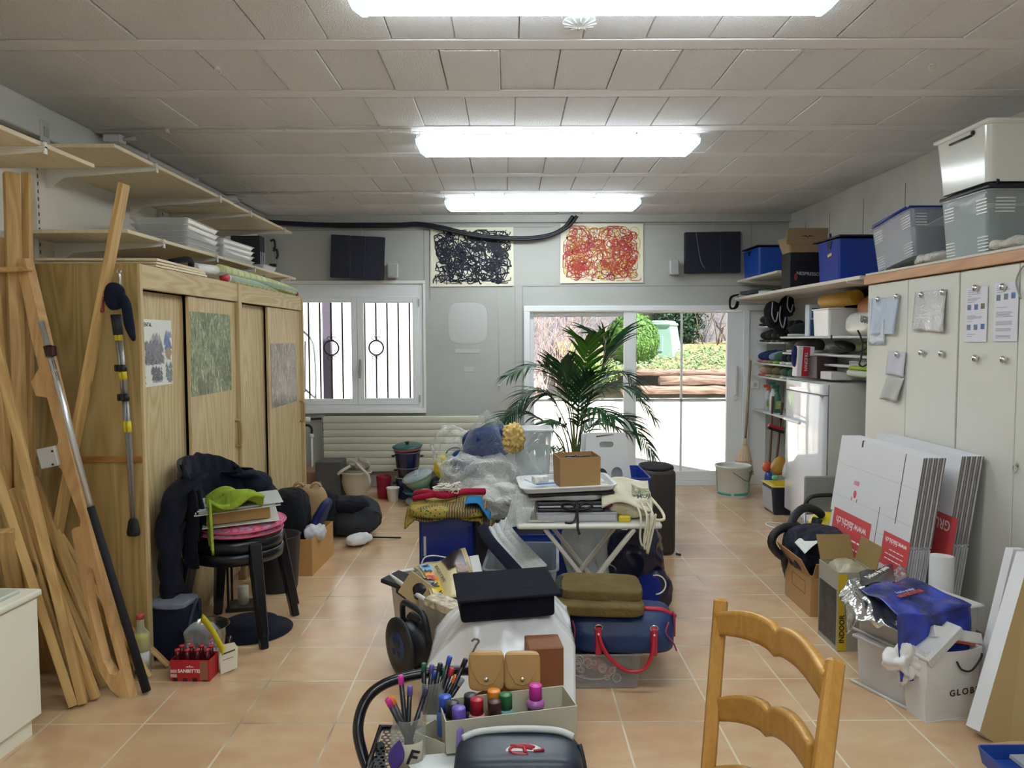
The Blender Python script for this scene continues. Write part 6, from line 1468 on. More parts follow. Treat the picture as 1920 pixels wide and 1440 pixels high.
# paper shopping bag with flat boxes
a = AZ(1736, 1356); b = AZ(1832, 1344); c = AZ(1701, 1334)
T = thing('paper_bag', 'white paper shopping bag with black cord handles and capital letters', 'bag', Matrix.Translation(a) @ rotm(0, 0, math.atan2((b-a).y, (b-a).x)))
W = (b-a).length; D = .11
g = G()
prof = [(0, 0), (W, 0), (W, D), (0, D)]
def bagw(u, v):
    k = u*4 % 4; i = int(k) % 4; f = k-int(k); p = V((prof[i][0], prof[i][1], 0))*(1-f)+V((prof[(i+1) % 4][0], prof[(i+1) % 4][1], 0))*f
    p.z = .285*v+(.012*math.sin(f*PI) if i == 0 and v > .9 else 0)*-1; p.x += (p.x-W/2)*.08*v; p.y += .006*math.sin(7*v+4*k); return p
g.sheet(bagw, 32, 10, .0015, False, True); g.bb(0, W, 0, D, 0, .003); part('bag_body', g, mat('#d8d7d4', .6, var=.02), T)
g = G(); g.tube(smooth_path([(W*.55, -.004, .235), (W*.62, -.014, .205), (W*.80, -.016, .20), (W*1.0, -.008, .24), (W*1.03, -.006, .26)], 5), .004, 6); part('cord_handle', g, mat('#1a1a1c', .7), T)
text('lettering', 'GLOBUS', .036, mat('#2c2c2e', .5), T, frame_m((W*.76, -.0105, .115), (1, 0, .04), (0, 0, 1)), .0004, .0006, 1.35)
g = G(); g.box((W*.30, .05, .30), (.035, .12, .20), rotm(0, .95, .1), .003); single('white_carton', g, mat('#c9c8c6', .5), 'narrow white box sticking out at the left of the paper bag', 'box', T.matrix_basis)
g = G(); g.box((W*.72, .07, .305), (.22, .08, .045), rotm(-.5, .22, -.05), .003); g.mi = 1; g.box((W*.72, .035, .30), (.20, .002, .02), rotm(-.5, .22, -.05)); single('white_carton', g, [mat('#cfcecb', .5), mat('#c4543f', .5)], 'flat white printed box lying open in the paper bag', 'box', T.matrix_basis)
single('tissue_bag', G().blob(tuple(AY(1702, 1243, 2.99)), (.15, .07, .12), 2, .9, 16, 3, 18), mat('#dcdbd8', .45, bump=.2, bs=10), 'crumpled white plastic bag hooked between drawer box and paper bag', 'bag')
# large leaning cardboards at the right edge
def lean_card(pts, y0, y1, ext, mats, label, name):
    P = [AY(x, y, y0+(y1-y0)*t) for x, y, t in pts]
    b = bmesh.new(); vs = [b.verts.new(p) for p in P]; f = b.faces.new(vs); r = bmesh.ops.extrude_face_region(b, geom=[f])
    for q in r['geom']:
        if isinstance(q, bmesh.types.BMVert): q.co += V(ext)
    bmesh.ops.recalc_face_normals(b, faces=b.faces[:]); g = G(); g._put(b); g.bm.normal_update()
    for fc in g.bm.faces: fc.material_index = 0 if abs(fc.normal.y) > .8 else 1
    return single(name, g, mats, label, 'cardboard')
lean_card(((1837, 1372, 0), (1932, 1040, 1), (2080, 1040, 1), (2090, 1440, 0), (1890, 1412, 0)), 2.78, 2.95, (-.022, .05, 0), [mat('#b59a6a', .85, var=.04), CWH], 'large brown cardboard panel with white edge leaning at the right edge', 'cardboard_sheet')
lean_card(((1822, 1358, 0), (1900, 1030, 1), (1925, 1030, 1), (1850, 1368, 0)), 2.95, 3.10, (-.012, .03, 0), [CWH, CWH], 'white cardboard strip leaning behind the large brown panel', 'cardboard_strip')
p = AY(1845, 1410, 2.62); T = thing('blue_crate', 'blue plastic box corner at the lower right corner of the photo', 'crate', at(p.x+.20, 2.52, 0)); g = G(); g.hull_box(.38, .28, .40, .30, max(.05, p.z), .006); part('tub', g, mat('#24489a', .35), T); g = G(); g.box((.02, -.02, p.z*.8), (.3, .2, .012), rotm(.1, .1, .2)); part('grey_contents', g, mat('#9aa0a8', .5), T)
# ================================================================ ALONG THE RADIATOR
T = thing('safe_box', 'dark grey metal box on the floor below the radiator pipe', 'metal box', at(-1.70, 7.32, 0)); g = G(); g.box((0, 0, .178), (.235, .28, .355), None, .006); part('body', g, mat('#4c4a49', .55), T)
g = G(); g.box((.0, -.142, .178), (.20, .004, .32), None, .002); d = part('door', g, mat('#504e4d', .55), T); g = G(); g.tube([(-.07, -.15, .17), (-.07, -.14, .17)], .012, 10); part('knob', g, mat('#8a8a88', .4, .5), d)
T = thing('planter', 'beige round ceramic planter with crumpled cloth on top', 'planter', at(-1.44, 7.22, 0)); g = G(); g.lathe([(.075, 0), (.085, .008), (.082, .02), (.12, .09), (.138, .17), (.132, .235), (.142, .245), (.146, .262), (.138, .268), (.124, .255), (.125, .22), (.0, .20)], seg=36, cap=False); part('pot', g, mat('#b6ad96', .4, var=.06, vs=5), T)
g = G(); g.lathe([(.112, .22), (.115, .275), (.10, .285), (.0, .28)], seg=30, cap=False); part('inner_pot', g, mat('#8a8274', .5), T)
single('crumpled_cloth', G().blob((-1.42, 7.22, .33), (.20, .18, .10), 2, .45, 16, 5, 16), cloth('#b9b2a4', 300, .6, 18, .9, '#8f887a'), 'crumpled pale cloth lying on the beige planter', 'cloth')
g = G(); g.tube(smooth_path([(-1.42, 7.13, .35), (-1.36, 7.08, .31), (-1.30, 7.06, .25), (-1.29, 7.06, .18)], 4), .012, 6); g.tube(smooth_path([(-1.48, 7.12, .33), (-1.55, 7.07, .29), (-1.58, 7.08, .26)], 4), .014, 6); single('cloth_strip', g, cloth('#cfcabd'), 'pale twisted cloth strips hanging over the planter rim', 'cloth')
T = thing('flower_pot', 'raspberry red tall plastic pot right of the planter', 'pot', at(-1.19, 7.27, 0)); g = G(); g.lathe([(.055, 0), (.062, .004), (.072, .20), (.074, .215), (.066, .215), (.052, .01), (.0, .008)], seg=28, cap=False)
for k in range(5): g.tube([(.0655*math.cos(a)*(1+.025*k), .0655*math.sin(a)*(1+.025*k), .05+.03*k) for a in [2*PI*i/28 for i in range(28)]], .0015, 4, closed=True)
part('pot', g, mat('#8e1634', .45), T)
T = thing('flower_pot', 'small white plastic pot in front of the red one', 'pot', at(-1.085, 7.13, 0)); g = G(); g.lathe([(.042, 0), (.045, .003), (.058, .115), (.062, .118), (.062, .130), (.055, .130), (.04, .01), (.0, .008)], seg=28, cap=False); part('pot', g, mat('#d6d5cc', .45), T)
def pot_(z, r, h, col, lb, x=-.965, y=7.28, rim=None, M=None):
    T = thing('enamel_pot', lb, 'pot', at(x, y, z) @ (M or Matrix.Identity(4)), 'enamel pots stacked by the radiator'); g = G(); g.lathe([(r*.86, 0), (r*.92, .01), (r, h*.9), (r*1.04, h), (r*.96, h), (r*.9, .015), (.0, .012)], seg=32, cap=False); part('body', g, mat(col, .2, coat=.4), T)
    g = G(); g.tube([(r*1.03*math.cos(a), r*1.03*math.sin(a), h) for a in [2*PI*i/32 for i in range(32)]], .006, 6, closed=True); part('rim', g, mat(rim or col, .3), T)
    for s in (-1, 1): g = G(); g.tube(arc((s*r*1.0, 0, h*.7), .03, -PI/2, PI/2, 6, (s, 0, 0), (0, 1, 0)), .006, 6); part('handle', g, mat('#17181f', .4), T)
    return T
pot_(0, .115, .20, '#1c2658', 'bottom blue enamel pot with brass rim in the stack by the radiator', rim='#9c8a5c'); pot_(.205, .10, .085, '#3a3036', 'brown shallow pot, second from the bottom of the enamel stack', rim='#6f6874'); t_ = pot_(.295, .12, .15, '#171f49', 'upper dark blue enamel pot with handles in the stack', rim='#54586e', M=rotm(.05, 0, 0))
g = G(); g.lathe([(.10, 0), (.128, .015), (.135, .035), (.12, .035), (.0, .03)], seg=32); single('terracotta_dish', g, mat('#a35a48', .6), 'reddish dish between the upper blue pot and the green lid', 'dish', at(-.965, 7.27, .452, .09, -.04, 0))
T = thing('pot_lid', 'dark green enamel lid with black knob on top of the pot stack', 'lid', at(-.965, 7.27, .492, .12, -.05, 0)); g = G(); g.lathe([(.142, 0), (.145, .004), (.12, .014), (.0, .024)], seg=36); part('plate', g, mat('#24584f', .25), T); g = G(); g.lathe([(.012, .02), (.02, .035), (.022, .045), (.0, .05)], seg=14); part('knob', g, mat('#15161a', .4), T)
T = thing('mixing_bowl', 'pale green bowl with tilted clear lid beside the pot stack', 'bowl', at(-.80, 7.02, .13, .15, -.32, 0)); g = G(); g.lathe([(.05, 0), (.08, .02), (.12, .08), (.135, .13), (.128, .13), (.1, .06), (.0, .02)], seg=32, cap=False); part('bowl', g, mat('#7d9a7e', .35), T); g = G(); g.lathe([(.145, .128), (.148, .14), (.12, .16), (.0, .165)], seg=32); g.box((.0, 0, .165), (.04, .16, .012), None, .004); part('lid', g, clear('#b5bec2', .5, .12), T)
T = thing('tray', 'teal oval tray with patterned edge under the green bowl', 'tray', at(-.80, 7.0, .085, .05, -.10, 0)); g = G(); g.lathe([(.09, 0), (.15, .025), (.17, .05), (.16, .05), (.0, .01)], seg=32, sy=.75, cap=False); part('dish', g, mat('#1f6c7a', .3), T)
single('foil_tray', G().blob((-.83, 6.95, .035), (.22, .18, .07), 3, .15, 12, 3, 10), mat('#8d939c', .3, .3), 'grey metal tray on the floor under the teal tray', 'tray')
single('yellow_bag', G().blob((-.62, 7.05, .33), (.13, .12, .21), 2.2, .28, 15, 8, 14), mat('#d1b81f', .35, bump=.3, bs=20), 'crumpled yellow plastic bag beside the green bowl', 'bag')
single('dark_crate', G().blob((-.60, 7.08, .12), (.26, .26, .22), 5, .03, 6, 3, 8), mat('#1b1c22', .6), 'dark box on the floor under the yellow bag', 'box')
T = thing('watering_can', 'grey watering can with arched handle behind the yellow bag', 'watering can', at(-.44, 7.12, .20)); g = G(); g.lathe([(.08, 0), (.09, .01), (.085, .18), (.06, .22), (.055, .24), (.05, .24), (.0, .20)], seg=24, cap=False); part('body', g, mat('#5a5b62', .4), T); g = G(); g.tube(arc((-.06, 0, .20), .10, .1, PI*.85, 10), .007, 6); part('handle', g, mat('#4a4238', .4), T)
single('grey_sack', G().blob((-.42, 6.95, .18), (.36, .34, .36), 2.8, .10, 7, 4, 14), mat('#6b6862', .6, bump=.3, bs=12), 'grey sack slumped beside the clear bags behind the batik cloth', 'sack')

# ================================================================ PALM
LP = NT('palm_leaf'); co = LP.co(); cc = LP.ramp(LP.noise(co, 6, 3), [(.35, '#173a28'), (.6, '#2b5733'), (.8, '#4a7a35')]); b_ = LP.bsdf(cc, .38, 0, None, .5); LPM = LP.m
LG = mat('#4f7f2c', .35, var=.15)
PY0 = 6.2
palm = thing('potted_palm', 'large kentia palm standing in front of the sliding door', 'palm', at(.62, PY0, 0))
g = G(); g.lathe([(.13, 0), (.15, .02), (.19, .30), (.20, .33), (.18, .33), (.16, .28), (.0, .28)], seg=28, cap=False); part('pot', g, mat('#5a5048', .5), palm)
g = G(); g.lathe([(.0, .29), (.17, .29)], seg=24, cap=False); part('soil', g, mat('#3a2c22', .95), palm)
def frond(pts, n=26, ln=.30, seed=0, droop=.5, m=None, w0=.0125, r0=.006, s0=.35, sidebias=None):
    rg = random.Random(seed); P = []
    for (x, y, dy) in pts: P.append(AY(x, y, PY0+dy)-V((.62, PY0, 0)))
    P = smooth_path(P, 8); N = len(P); g = G(); g.tube(P, [r0*(1-.75*i/(N-1)) for i in range(N)], 5)
    st = part('stem', g, mat('#5b6f35', .5), palm)
    g = G()
    for k in range(n):
        f = s0+(1-s0)*(k+.5)/n; i = min(int(f*(N-1)), N-2); q = P[i].lerp(P[i+1], f*(N-1)-i); t = (P[i+1]-P[i]).normalized()
        side = t.cross(V((0, 0, 1))); side = side.normalized() if side.length > .1 else V((1, 0, 0))
        L = ln*(.55+.9*math.sin(PI*min(1, .12+.85*(k/n))))*rg.uniform(.85, 1.1)*.8
        for s in (-1, 1):
            d = (side*s*(.75)+t*.75+V((0, rg.uniform(-.25, .25), rg.uniform(.0, .35)))).normalized(); p = q.copy(); pr = []; m_ = 6
            nn = d.cross(t).normalized(); wv = d.cross(nn).normalized()
            for j in range(m_+1):
                u = j/m_; w_ = w0*math.sin(PI*min(1, .16+.84*u))*(1 if u < .5 else 1)*(1-u*.35)
                if j == m_: w_ = .0008
                pr.append((p-wv*w_, p+nn*w_*.35, p+wv*w_)); d = (d+V((0, 0, -droop*(.16+.22*u)))).normalized(); p = p+d*L/m_
            vs = [[g.bm.verts.new(c) for c in row] for row in pr]
            for j in range(m_):
                for a_ in (0, 1):
                    fc = g.bm.faces.new((vs[j][a_], vs[j][a_+1], vs[j+1][a_+1], vs[j+1][a_])); fc.smooth = True
    return part('frond', g, m or LPM, palm)
B_ = (1078, 872, 0)
frond([B_, (1092, 790, -.02), (1125, 705, -.05), (1140, 655, -.08), (1128, 632, -.1)], 30, .36, 1, .55)
frond([B_, (1085, 760, .0), (1092, 700, -.1), (1104, 655, -.2), (1098, 640, -.25)], 16, .26, 2, .3, LG, .02)
frond([B_, (1072, 780, 0), (1050, 715, -.05), (1005, 684, -.15), (955, 704, -.25)], 26, .24, 3, .55)
frond([B_, (1062, 800, .05), (1030, 742, .05), (990, 738, .0), (950, 790, -.1)], 26, .30, 4, .6)
frond([(1070, 875, 0), (1040, 810, .1), (1000, 780, .1), (960, 776, .1), (925, 800, .0)], 26, .30, 5, .6)
frond([B_, (1086, 790, -.1), (1120, 735, -.2), (1180, 728, -.3), (1228, 785, -.35)], 28, .30, 6, .6)
frond([B_, (1094, 820, -.1), (1130, 785, -.2), (1180, 790, -.3), (1228, 855, -.4)], 28, .30, 7, .65)
frond([B_, (1076, 790, -.1), (1068, 735, -.2), (1058, 700, -.25), (1052, 682, -.28)], 18, .24, 8, .2)
frond([B_, (1083, 800, -.15), (1088, 745, -.25), (1100, 715, -.32), (1112, 706, -.36)], 18, .26, 9, .3)
frond([B_, (1080, 820, -.15), (1092, 780, -.3), (1118, 765, -.45), (1150, 785, -.55)], 22, .28, 10, .7)
frond([B_, (1068, 820, -.2), (1045, 790, -.3), (1020, 800, -.4), (1003, 840, -.45)], 22, .22, 11, .7)
frond([B_, (1088, 830, .1), (1110, 795, .2), (1150, 800, .25), (1190, 815, .3)], 22, .28, 12, .6)
frond([B_, (1100, 760, .1), (1135, 710, .15), (1170, 700, .2), (1200, 735, .25)], 24, .26, 13, .6)
frond([B_, (1066, 770, .15), (1040, 740, .2), (1008, 745, .2), (975, 765, .25)], 24, .26, 14, .6)
frond([(1075, 878, 0), (1060, 858, -.3), (1035, 838, -.5), (1010, 842, -.6)], 14, .18, 15, .6)
for i, (x0, x1, y1, dy) in enumerate(((1074, 1042, 770, .02), (1080, 1105, 745, .05), (1082, 1122, 790, -.05), (1070, 1025, 800, -.1), (1078, 1064, 745, .1), (1084, 1095, 735, 0))):
    g = G(); P = [AY(x0, 885, PY0)-V((.62, PY0, 0)), AY((x0*2+x1)/3, 830, PY0+dy)-V((.62, PY0, 0)), AY(x1, y1, PY0+dy)-V((.62, PY0, 0))]; P[0].z = .3; g.tube(smooth_path(P, 5), [.009-.0006*k for k in range(11)], 6); part('cane', g, mat('#4a4a2a', .6), palm)

# ================================================================ MIDDLE HEAP
BLUEP = mat('#16348c', .32, var=.04)
# blue crate on end with batik cloth and rope
T = thing('blue_crate', 'tall blue plastic box standing on end under the batik cloth', 'crate', at(-.355, 4.45, 0)); g = G(); g.box((0, 0, .255), (.305, .36, .51), None, .012, 2); part('body', g, mat('#0f2170', .35, var=.03), T)
g = G(); g.bb(-.127, -.113, -.183, -.179, .29, .40, .001); part('handle_slot', g, mat('#b9b3a4', .6), T); g = G(); g.bb(.125, .145, -.184, -.179, .05, .46, .002); part('rim_bar', g, mat('#10226c', .4), T)
def batik_mat():
    t = NT('batik'); co = t.co(); vo = t.n('ShaderNodeTexVoronoi'); t.l(co, vo.inputs['Vector']); vo.inputs['Scale'].default_value = 62
    wv = t.n('ShaderNodeTexWave'); t.l(co, wv.inputs['Vector']); wv.inputs['Scale'].default_value = 22; wv.inputs['Distortion'].default_value = 4
    a = t.ramp(vo.outputs['Distance'], [(.2, '#23241d'), (.38, '#8f9a3a'), (.6, '#a8823a')]); b = t.ramp(wv.outputs[0], [(.3, '#6d1f3a'), (.55, '#8a6a34'), (.7, '#6f8a3a')])
    n = t.ramp(t.noise(co, 5, 1), [(.50, (0, 0, 0)), (.52, (1, 1, 1))]); t.bsdf(t.mix(n, a, b), .85, 0, t.bump(t.noise(co, 9, 3), .4, .03)); return t.m
T = thing('batik_cloth', 'folded patterned batik cloth in ochre and red on the blue crate', 'cloth', at(-.345, 4.38, .515))
def bat(u, v):
    x = -.24+.50*u; y = .22-.46*v; z = .075+.012*math.sin(11*u+2*v)+.012*noise.noise(V((x*9, y*9, 1)))
    if v > .55: z -= (v-.55)*.18; y += (v-.55)*.18
    if u < .12: z -= (.12-u)*.5
    if u > .85: z -= (u-.85)*1.2
    return (x, y, z)
g = G(); g.sheet(bat, 44, 30, .01); part('top_fold', g, batik_mat(), T)
g = G(); g.blob((0, -.01, .03), (.44, .38, .07), 4, .05, 8, 4, 10); part('lower_folds', g, batik_mat(), T)
g = G(); g.tube(smooth_path([(-.20, .05, .095), (-.12, -.02, .115), (-.02, -.06, .105), (.08, .02, .11), (.2, .08, .10)], 5), .020, 8); g.tube(smooth_path([(-.20, -.02, .08), (-.14, -.06, .10), (-.05, -.04, .11), (.05, .0, .10)], 5), .016, 8); part('red_roll', g, cloth('#b02040', 300, .5), T)
g = G(); g.sheet(lambda u, v: (.10+.14*u, -.20+.20*v, .088+.006*math.sin(5*u)-.55*max(0, u-.55)*.35), 12, 8, .004); part('blue_patch', g, cloth('#1d70a8', 300, .3), T)
rg = random.Random(3); g = G(); P = [V((rg.uniform(-.08, .08), rg.uniform(-.05, .05), rg.uniform(0, .06))) for _ in range(46)]; g.tube(smooth_path(P, 5), .0034, 5)
single('white_string', g, mat('#d5d1c4', .8), 'tangle of white string lying on the batik cloth', 'string', at(-.355, 4.36, .625))
# grey storage box with clear bags
single('storage_box', G().box((0, 0, .26), (.42, .36, .52), None, .012, 2).box((0, 0, .515), (.44, .38, .03), None, .006), mat('#5a5a5e', .5), 'dark grey storage box under the clear plastic bags', 'storage box', at(.0, 4.92, 0))
CW_ = clear('#e8eef0', .05, .04, .9, 9, .45)
def bag(name, pts, d, m, lb, s, amp=.22, e=2.5, cuts=16, rot=None, fr=10): return single(name, G().blob(pts, d, e, amp, fr, s, cuts, rot), m, lb, 'bag')
T = thing('clear_bag', 'big clear plastic bag with blue garment and yellow sponge inside on the grey box', 'bag')
g = G()
apex = AY(912, 768, 4.75)
def cone(u, v):
    a = 2*PI*u; c = V((-.10, 4.80, .60)); r = .30*(1-v)**.75; q = c*(1-v)+apex*v; f = 1+.14*math.sin(5*a+3*v)+.10*noise.noise(V((math.cos(a)*2, math.sin(a)*2, v*5)))
    return (q.x+r*f*math.cos(a), q.y+r*.7*f*math.sin(a), q.z+.0)
g.sheet(cone, 48, 20, 0, True, True); part('bag_skin', g, CW_, T)
g = G(); g.blob(AY(915, 830, 4.80), (.30, .22, .19), 3, .12, 9, 3, 12, rotm(0, -.15, 0)); g.blob(AY(870, 868, 4.80), (.18, .16, .12), 3, .12, 9, 5, 8, rotm(0, .6, 0)); part('blue_garment', g, cloth('#17336a', 250, .4), T)
g = G(); g.blob(AY(962, 822, 4.70), (.11, .10, .15), 2.4, .5, 38, 3, 16); part('yellow_sponge', g, mat('#cdb06a', .8, bump=.3, bs=20), T)
bag('clear_bag', AY(900, 895, 4.72), (.46, .34, .28), clear('#e8eae6', .20, .06, 1.0, 12, .7), 'crumpled clear bag below the one with the blue garment', 7, .22)
bag('white_bag', AY(915, 935, 4.62), (.42, .30, .22), clear('#e6e6de', .50, .12, .9, 14, .4), 'milky plastic bag spilling toward the batik cloth', 9, .2)
bag('clear_bag', AY(848, 842, 4.95), (.22, .2, .26), clear('#e8ecea', .07, .05, .9, 10, .55), 'light clear bag bulging left of the blue garment', 12, .28)
T = thing('clear_container', 'tall clear plastic container behind the cardboard box on the tray', 'container', at(.15, 5.02, .53)); g = G(); g.hull_box(.20, .20, .24, .24, .38, .003, (0, 0, 0), None, .008); part('tub', g, clear('#e1e7e6', .3, .1), T)
g = G(); g.box((0, 0, .39), (.26, .26, .012), None, .004); part('lid', g, clear('#e6eaea', .5, .1), T)
# folding table
TX0, TX1, TY0, TY1, TZ = .035, .745, 3.72, 4.12, .60
T = thing('folding_table', 'small white folding table with crossed legs in the middle of the room', 'table', at((TX0+TX1)/2, (TY0+TY1)/2, 0)); W = TX1-TX0; D = TY1-TY0
TW_ = mat('#d8d6cc', .35, var=.02)
g = G(); g.box((0, 0, TZ-.014), (W, D, .028), None, .012, 3); part('tabletop', g, TW_, T)
for y in (-D/2+.03, D/2-.05):
    for s in (1, -1):
        g = G(); g.beam((-s*.22, y+(.012 if s > 0 else -.012), TZ-.03), (s*.22, y+(.012 if s > 0 else -.012), .005), .02, .034, (0, 1, 0), .004); part('leg', g, mat('#bdb9ae', .4), T)
g = G(); g.tube([(-.02, -D/2+.01, .30), (-.02, -D/2+.06, .30)], .008); part('pivot', g, mat('#8b8b88', .3, .7), T)
zt = TZ+.001
def fl(nm, c, d, rz, m, lb, cat, tx=0, ty=0, bev=.002, group=None):
    g = G(); g.box((0, 0, d[2]/2), d, None, bev); return single(nm, g, m, lb, cat, at(c[0], c[1], c[2], tx, ty, rz), group)
DG = mat('#8b8b90', .5); 
for k, (c, m, lb) in enumerate((((.33, 3.90, zt), mat('#8f8f94', .5), 'bottom thick grey folder on the folding table'), ((.30, 3.91, zt+.052), mat('#1c1d23', .4), 'black folder second from the bottom on the folding table'), ((.295, 3.92, zt+.068), mat('#4a4b50', .4), 'dark grey folder, third in the stack on the folding table'), ((.29, 3.92, zt+.084), mat('#17181d', .4), 'top black folder of the stack on the folding table'))):
    T2 = thing('folder', lb, 'folder', at(c[0], c[1], c[2], 0, 0, .02*k), 'folders stacked on the folding table'); h = .048 if k == 0 else .013
    g = G(); g.box((0, 0, h/2), (.40 if k == 0 else .33, .30, h), None, .003); part('cover', g, m, T2)
    g = G(); g.box((-.0, -.151, h/2), ((.38 if k == 0 else .31), .003, h*.6)); part('page_edge', g, mat('#a7a7ab' if k % 2 == 0 else '#3c3c42', .6), T2)
g = G(); B0_ = V((.33, 3.745, zt+.07))
for s in (-1, 1): g.tube(smooth_path([B0_, B0_+V((s*.04, -.005, .03)), B0_+V((s*.075, 0, .012)), B0_+V((s*.03, 0, -.005)), B0_], 4), .006, 6)
g.tube(smooth_path([B0_+V((0, .02, .03)), B0_, B0_+V((.003, -.01, -.06)), B0_+V((.0, -.032, -.085)), B0_+V((.01, -.036, -.12))], 5), .006, 6); g.tube(smooth_path([B0_, B0_+V((-.01, -.01, -.05)), B0_+V((-.03, -.02, -.066)), B0_+V((-.06, -.015, -.066))], 5), .005, 6); g.blob(B0_, (.03, .02, .03), 2, .1, 10, 1, 5)
single('black_ribbon', g, mat('#13151d', .6), 'black ribbon tied in a bow around the folders', 'ribbon')
g = G(); g.tube([(.08, 3.745, zt+.008), (.16, 3.742, zt+.008)], .006, 6); g.tube([(.16, 3.742, zt+.008), (.22, 3.742, zt+.006)], .004, 6); single('pen', g, mat('#b5b2a8', .4, .3), 'pale pen lying on the table edge in front of the folders', 'pen')
T = thing('plastic_sleeve', 'clear plastic bag of papers lying on the folders', 'bag', at(.25, 3.93, zt+.10)); g = G(); g.blob((.0, 0, .016), (.44, .32, .035), 5, .25, 12, 6, 12); part('sleeve', g, clear('#d9dbdc', .45, .1, .5, 14, .4), T); g = G(); g.box((.12, -.10, .030), (.05, .03, .004)); part('red_print', g, mat('#a8506a', .6), T)
g = G()
def hangp(u, v): return (.02-.05*v+.12*u, 3.74-.04*v+.06*u, zt+.14-.16*v+.006*math.sin(9*u+4*v))
g.sheet(hangp, 14, 14, .001); single('plastic_film', g, clear('#e2e6e6', .3, .06, .9, 12, .6), 'clear plastic film hanging off the left end of the folding table', 'plastic film')
T = thing('tray', 'white lid-like tray with black underside balanced on the folders', 'tray', at(.285, 3.93, zt+.142, .0, -.03, .06)); g = G(); g.hull_box(.44, .33, .46, .35, .022, .004, (0, 0, .006), None, .012, True, .04); part('tray_top', g, mat('#cfd2d3', .3), T); g = G(); g.box((.01, 0, -.006), (.43, .33, .022), None, .008); part('underside', g, mat('#16171c', .4), T)
T = thing('cardboard_box', 'small open cardboard box with dark bits on the white tray', 'box', at(.345, 3.94, zt+.157, 0, -.02, .12)); g = G(); g.hull_box(.205, .19, .21, .195, .15, .003, (0, 0, 0), None, 0, True, .002, 1); part('carton', g, mat('#97764a', .85, bump=.08), T)
g = G(); rg = random.Random(2)
for k in range(9): g.box((rg.uniform(-.06, .06), rg.uniform(-.05, .05), .125+rg.uniform(0, .01)), (.07, .018, .008), rotm(rg.uniform(-.3, .3), rg.uniform(-.3, .3), rg.uniform(0, 3)), .002)
part('dark_contents', g, mat('#2d2a29', .4), T)
T = thing('tape_box', 'small printed white packet on the tray beside the cardboard box', 'packet', at(.155, 3.90, zt+.168, 0, -.03, .3)); g = G(); g.box((0, 0, .018), (.075, .05, .036), None, .003); part('pack', g, mat('#c8c8bd', .5, var=.25, vs=60), T); g = G(); g.box((.02, -.03, .001), (.10, .03, .003)); part('blue_strip', g, mat('#3d74b8', .4), T)
g = G(); g.tube([(.08, 3.98, zt+.172), (.12, 3.90, zt+.170)], .005, 6); g.tube([(.12, 3.90, zt+.170), (.135, 3.87, zt+.169)], .0065, 6); single('marker', g, mat('#d9dadb', .4), 'white marker lying on the tray', 'pen')
# tote bag
T = thing('tote_bag', 'cream cotton tote bag with printed motif lying on the right end of the table', 'tote bag', at(.60, 3.90, zt)); CT = cloth('#d8d2bb', 350, .4, 10, .95, '#bfb89c')
g = G(); g.blob((0, 0, .06), (.24, .26, .11), 3, .14, 12, 5, 12); part('lower_folds', g, CT, T)
def tot(u, v): x = -.15+.25*u+.03*v; y = -.16+.30*v; return (x, y, .105+.055*v+.02*math.sin(5*u)+.012*math.sin(11*v+3*u)-.05*max(0, .2-v)*3)
g = G(); g.sheet(tot, 22, 22, .008); part('folded_bag', g, CT, T)
g = G(); g.sheet(lambda u, v: (lambda q: (q[0], q[1], q[2]+.010))(tot(.62+.36*u, .30+.45*v)), 10, 10, .0); part('printed_motif', g, mat('#8d8d72', .8, var=.7, vs=45), T)
text('lettering', 'MUJI', .034, mat('#33403a', .7), T, frame_m((.06, -.135, .125), (1, 0, .06), (0, .5, .45)), .0004, .0004)
g = G()
for k in range(3): g.tube(smooth_path([(.02+.03*k, -.12, .09), (.035+.03*k, -.20, .04), (.03+.02*k, -.215, -.06), (.045+.01*k, -.215, -.10-.02*k), (.065+.012*k, -.212, -.04), (.07+.02*k, -.19, .05)], 5), .0055, 6)
g.tube(smooth_path([(.11, -.05, .10), (.15, -.12, .05), (.155, -.16, .016), (.10, -.17, .014)], 5), .0075, 6); part('straps', g, CT, T)
g = G(); g.box((0, 0, .015), (.06, .04, .03), None, .006); single('yellow_packet', g, mat('#c9b22c', .4), 'yellow packet tucked under the tote bag', 'packet', at(.565, 3.765, zt))
T = thing('red_tool', 'dark red handled tool with white ring between folders and tote bag', 'tool', at(.475, 3.80, zt+.075)); g = G(); g.box((0, 0, 0), (.09, .02, .018), None, .005); part('handle', g, mat('#7d1a26', .4), T); g = G(); g.tube([(.05+.012*math.cos(a), 0, .012*math.sin(a)) for a in [2*PI*i/12 for i in range(12)]], .004, 5, closed=True); part('ring', g, mat('#d9d6cf', .4), T)
g = G(); g.box((0, 0, 0), (.10, .03, .03), None, .004); single('red_box', g, mat('#8a1e2a', .4), 'dark red small box behind the tote bag', 'box', at(.50, 4.02, zt+.13))
g = G(); g.box((0, 0, .058), (.10, .12, .116), None, .003); single('white_box', g, mat('#c7c9c6', .5), 'white packet under the small red box behind the tote bag', 'packet', at(.50, 4.02, zt))
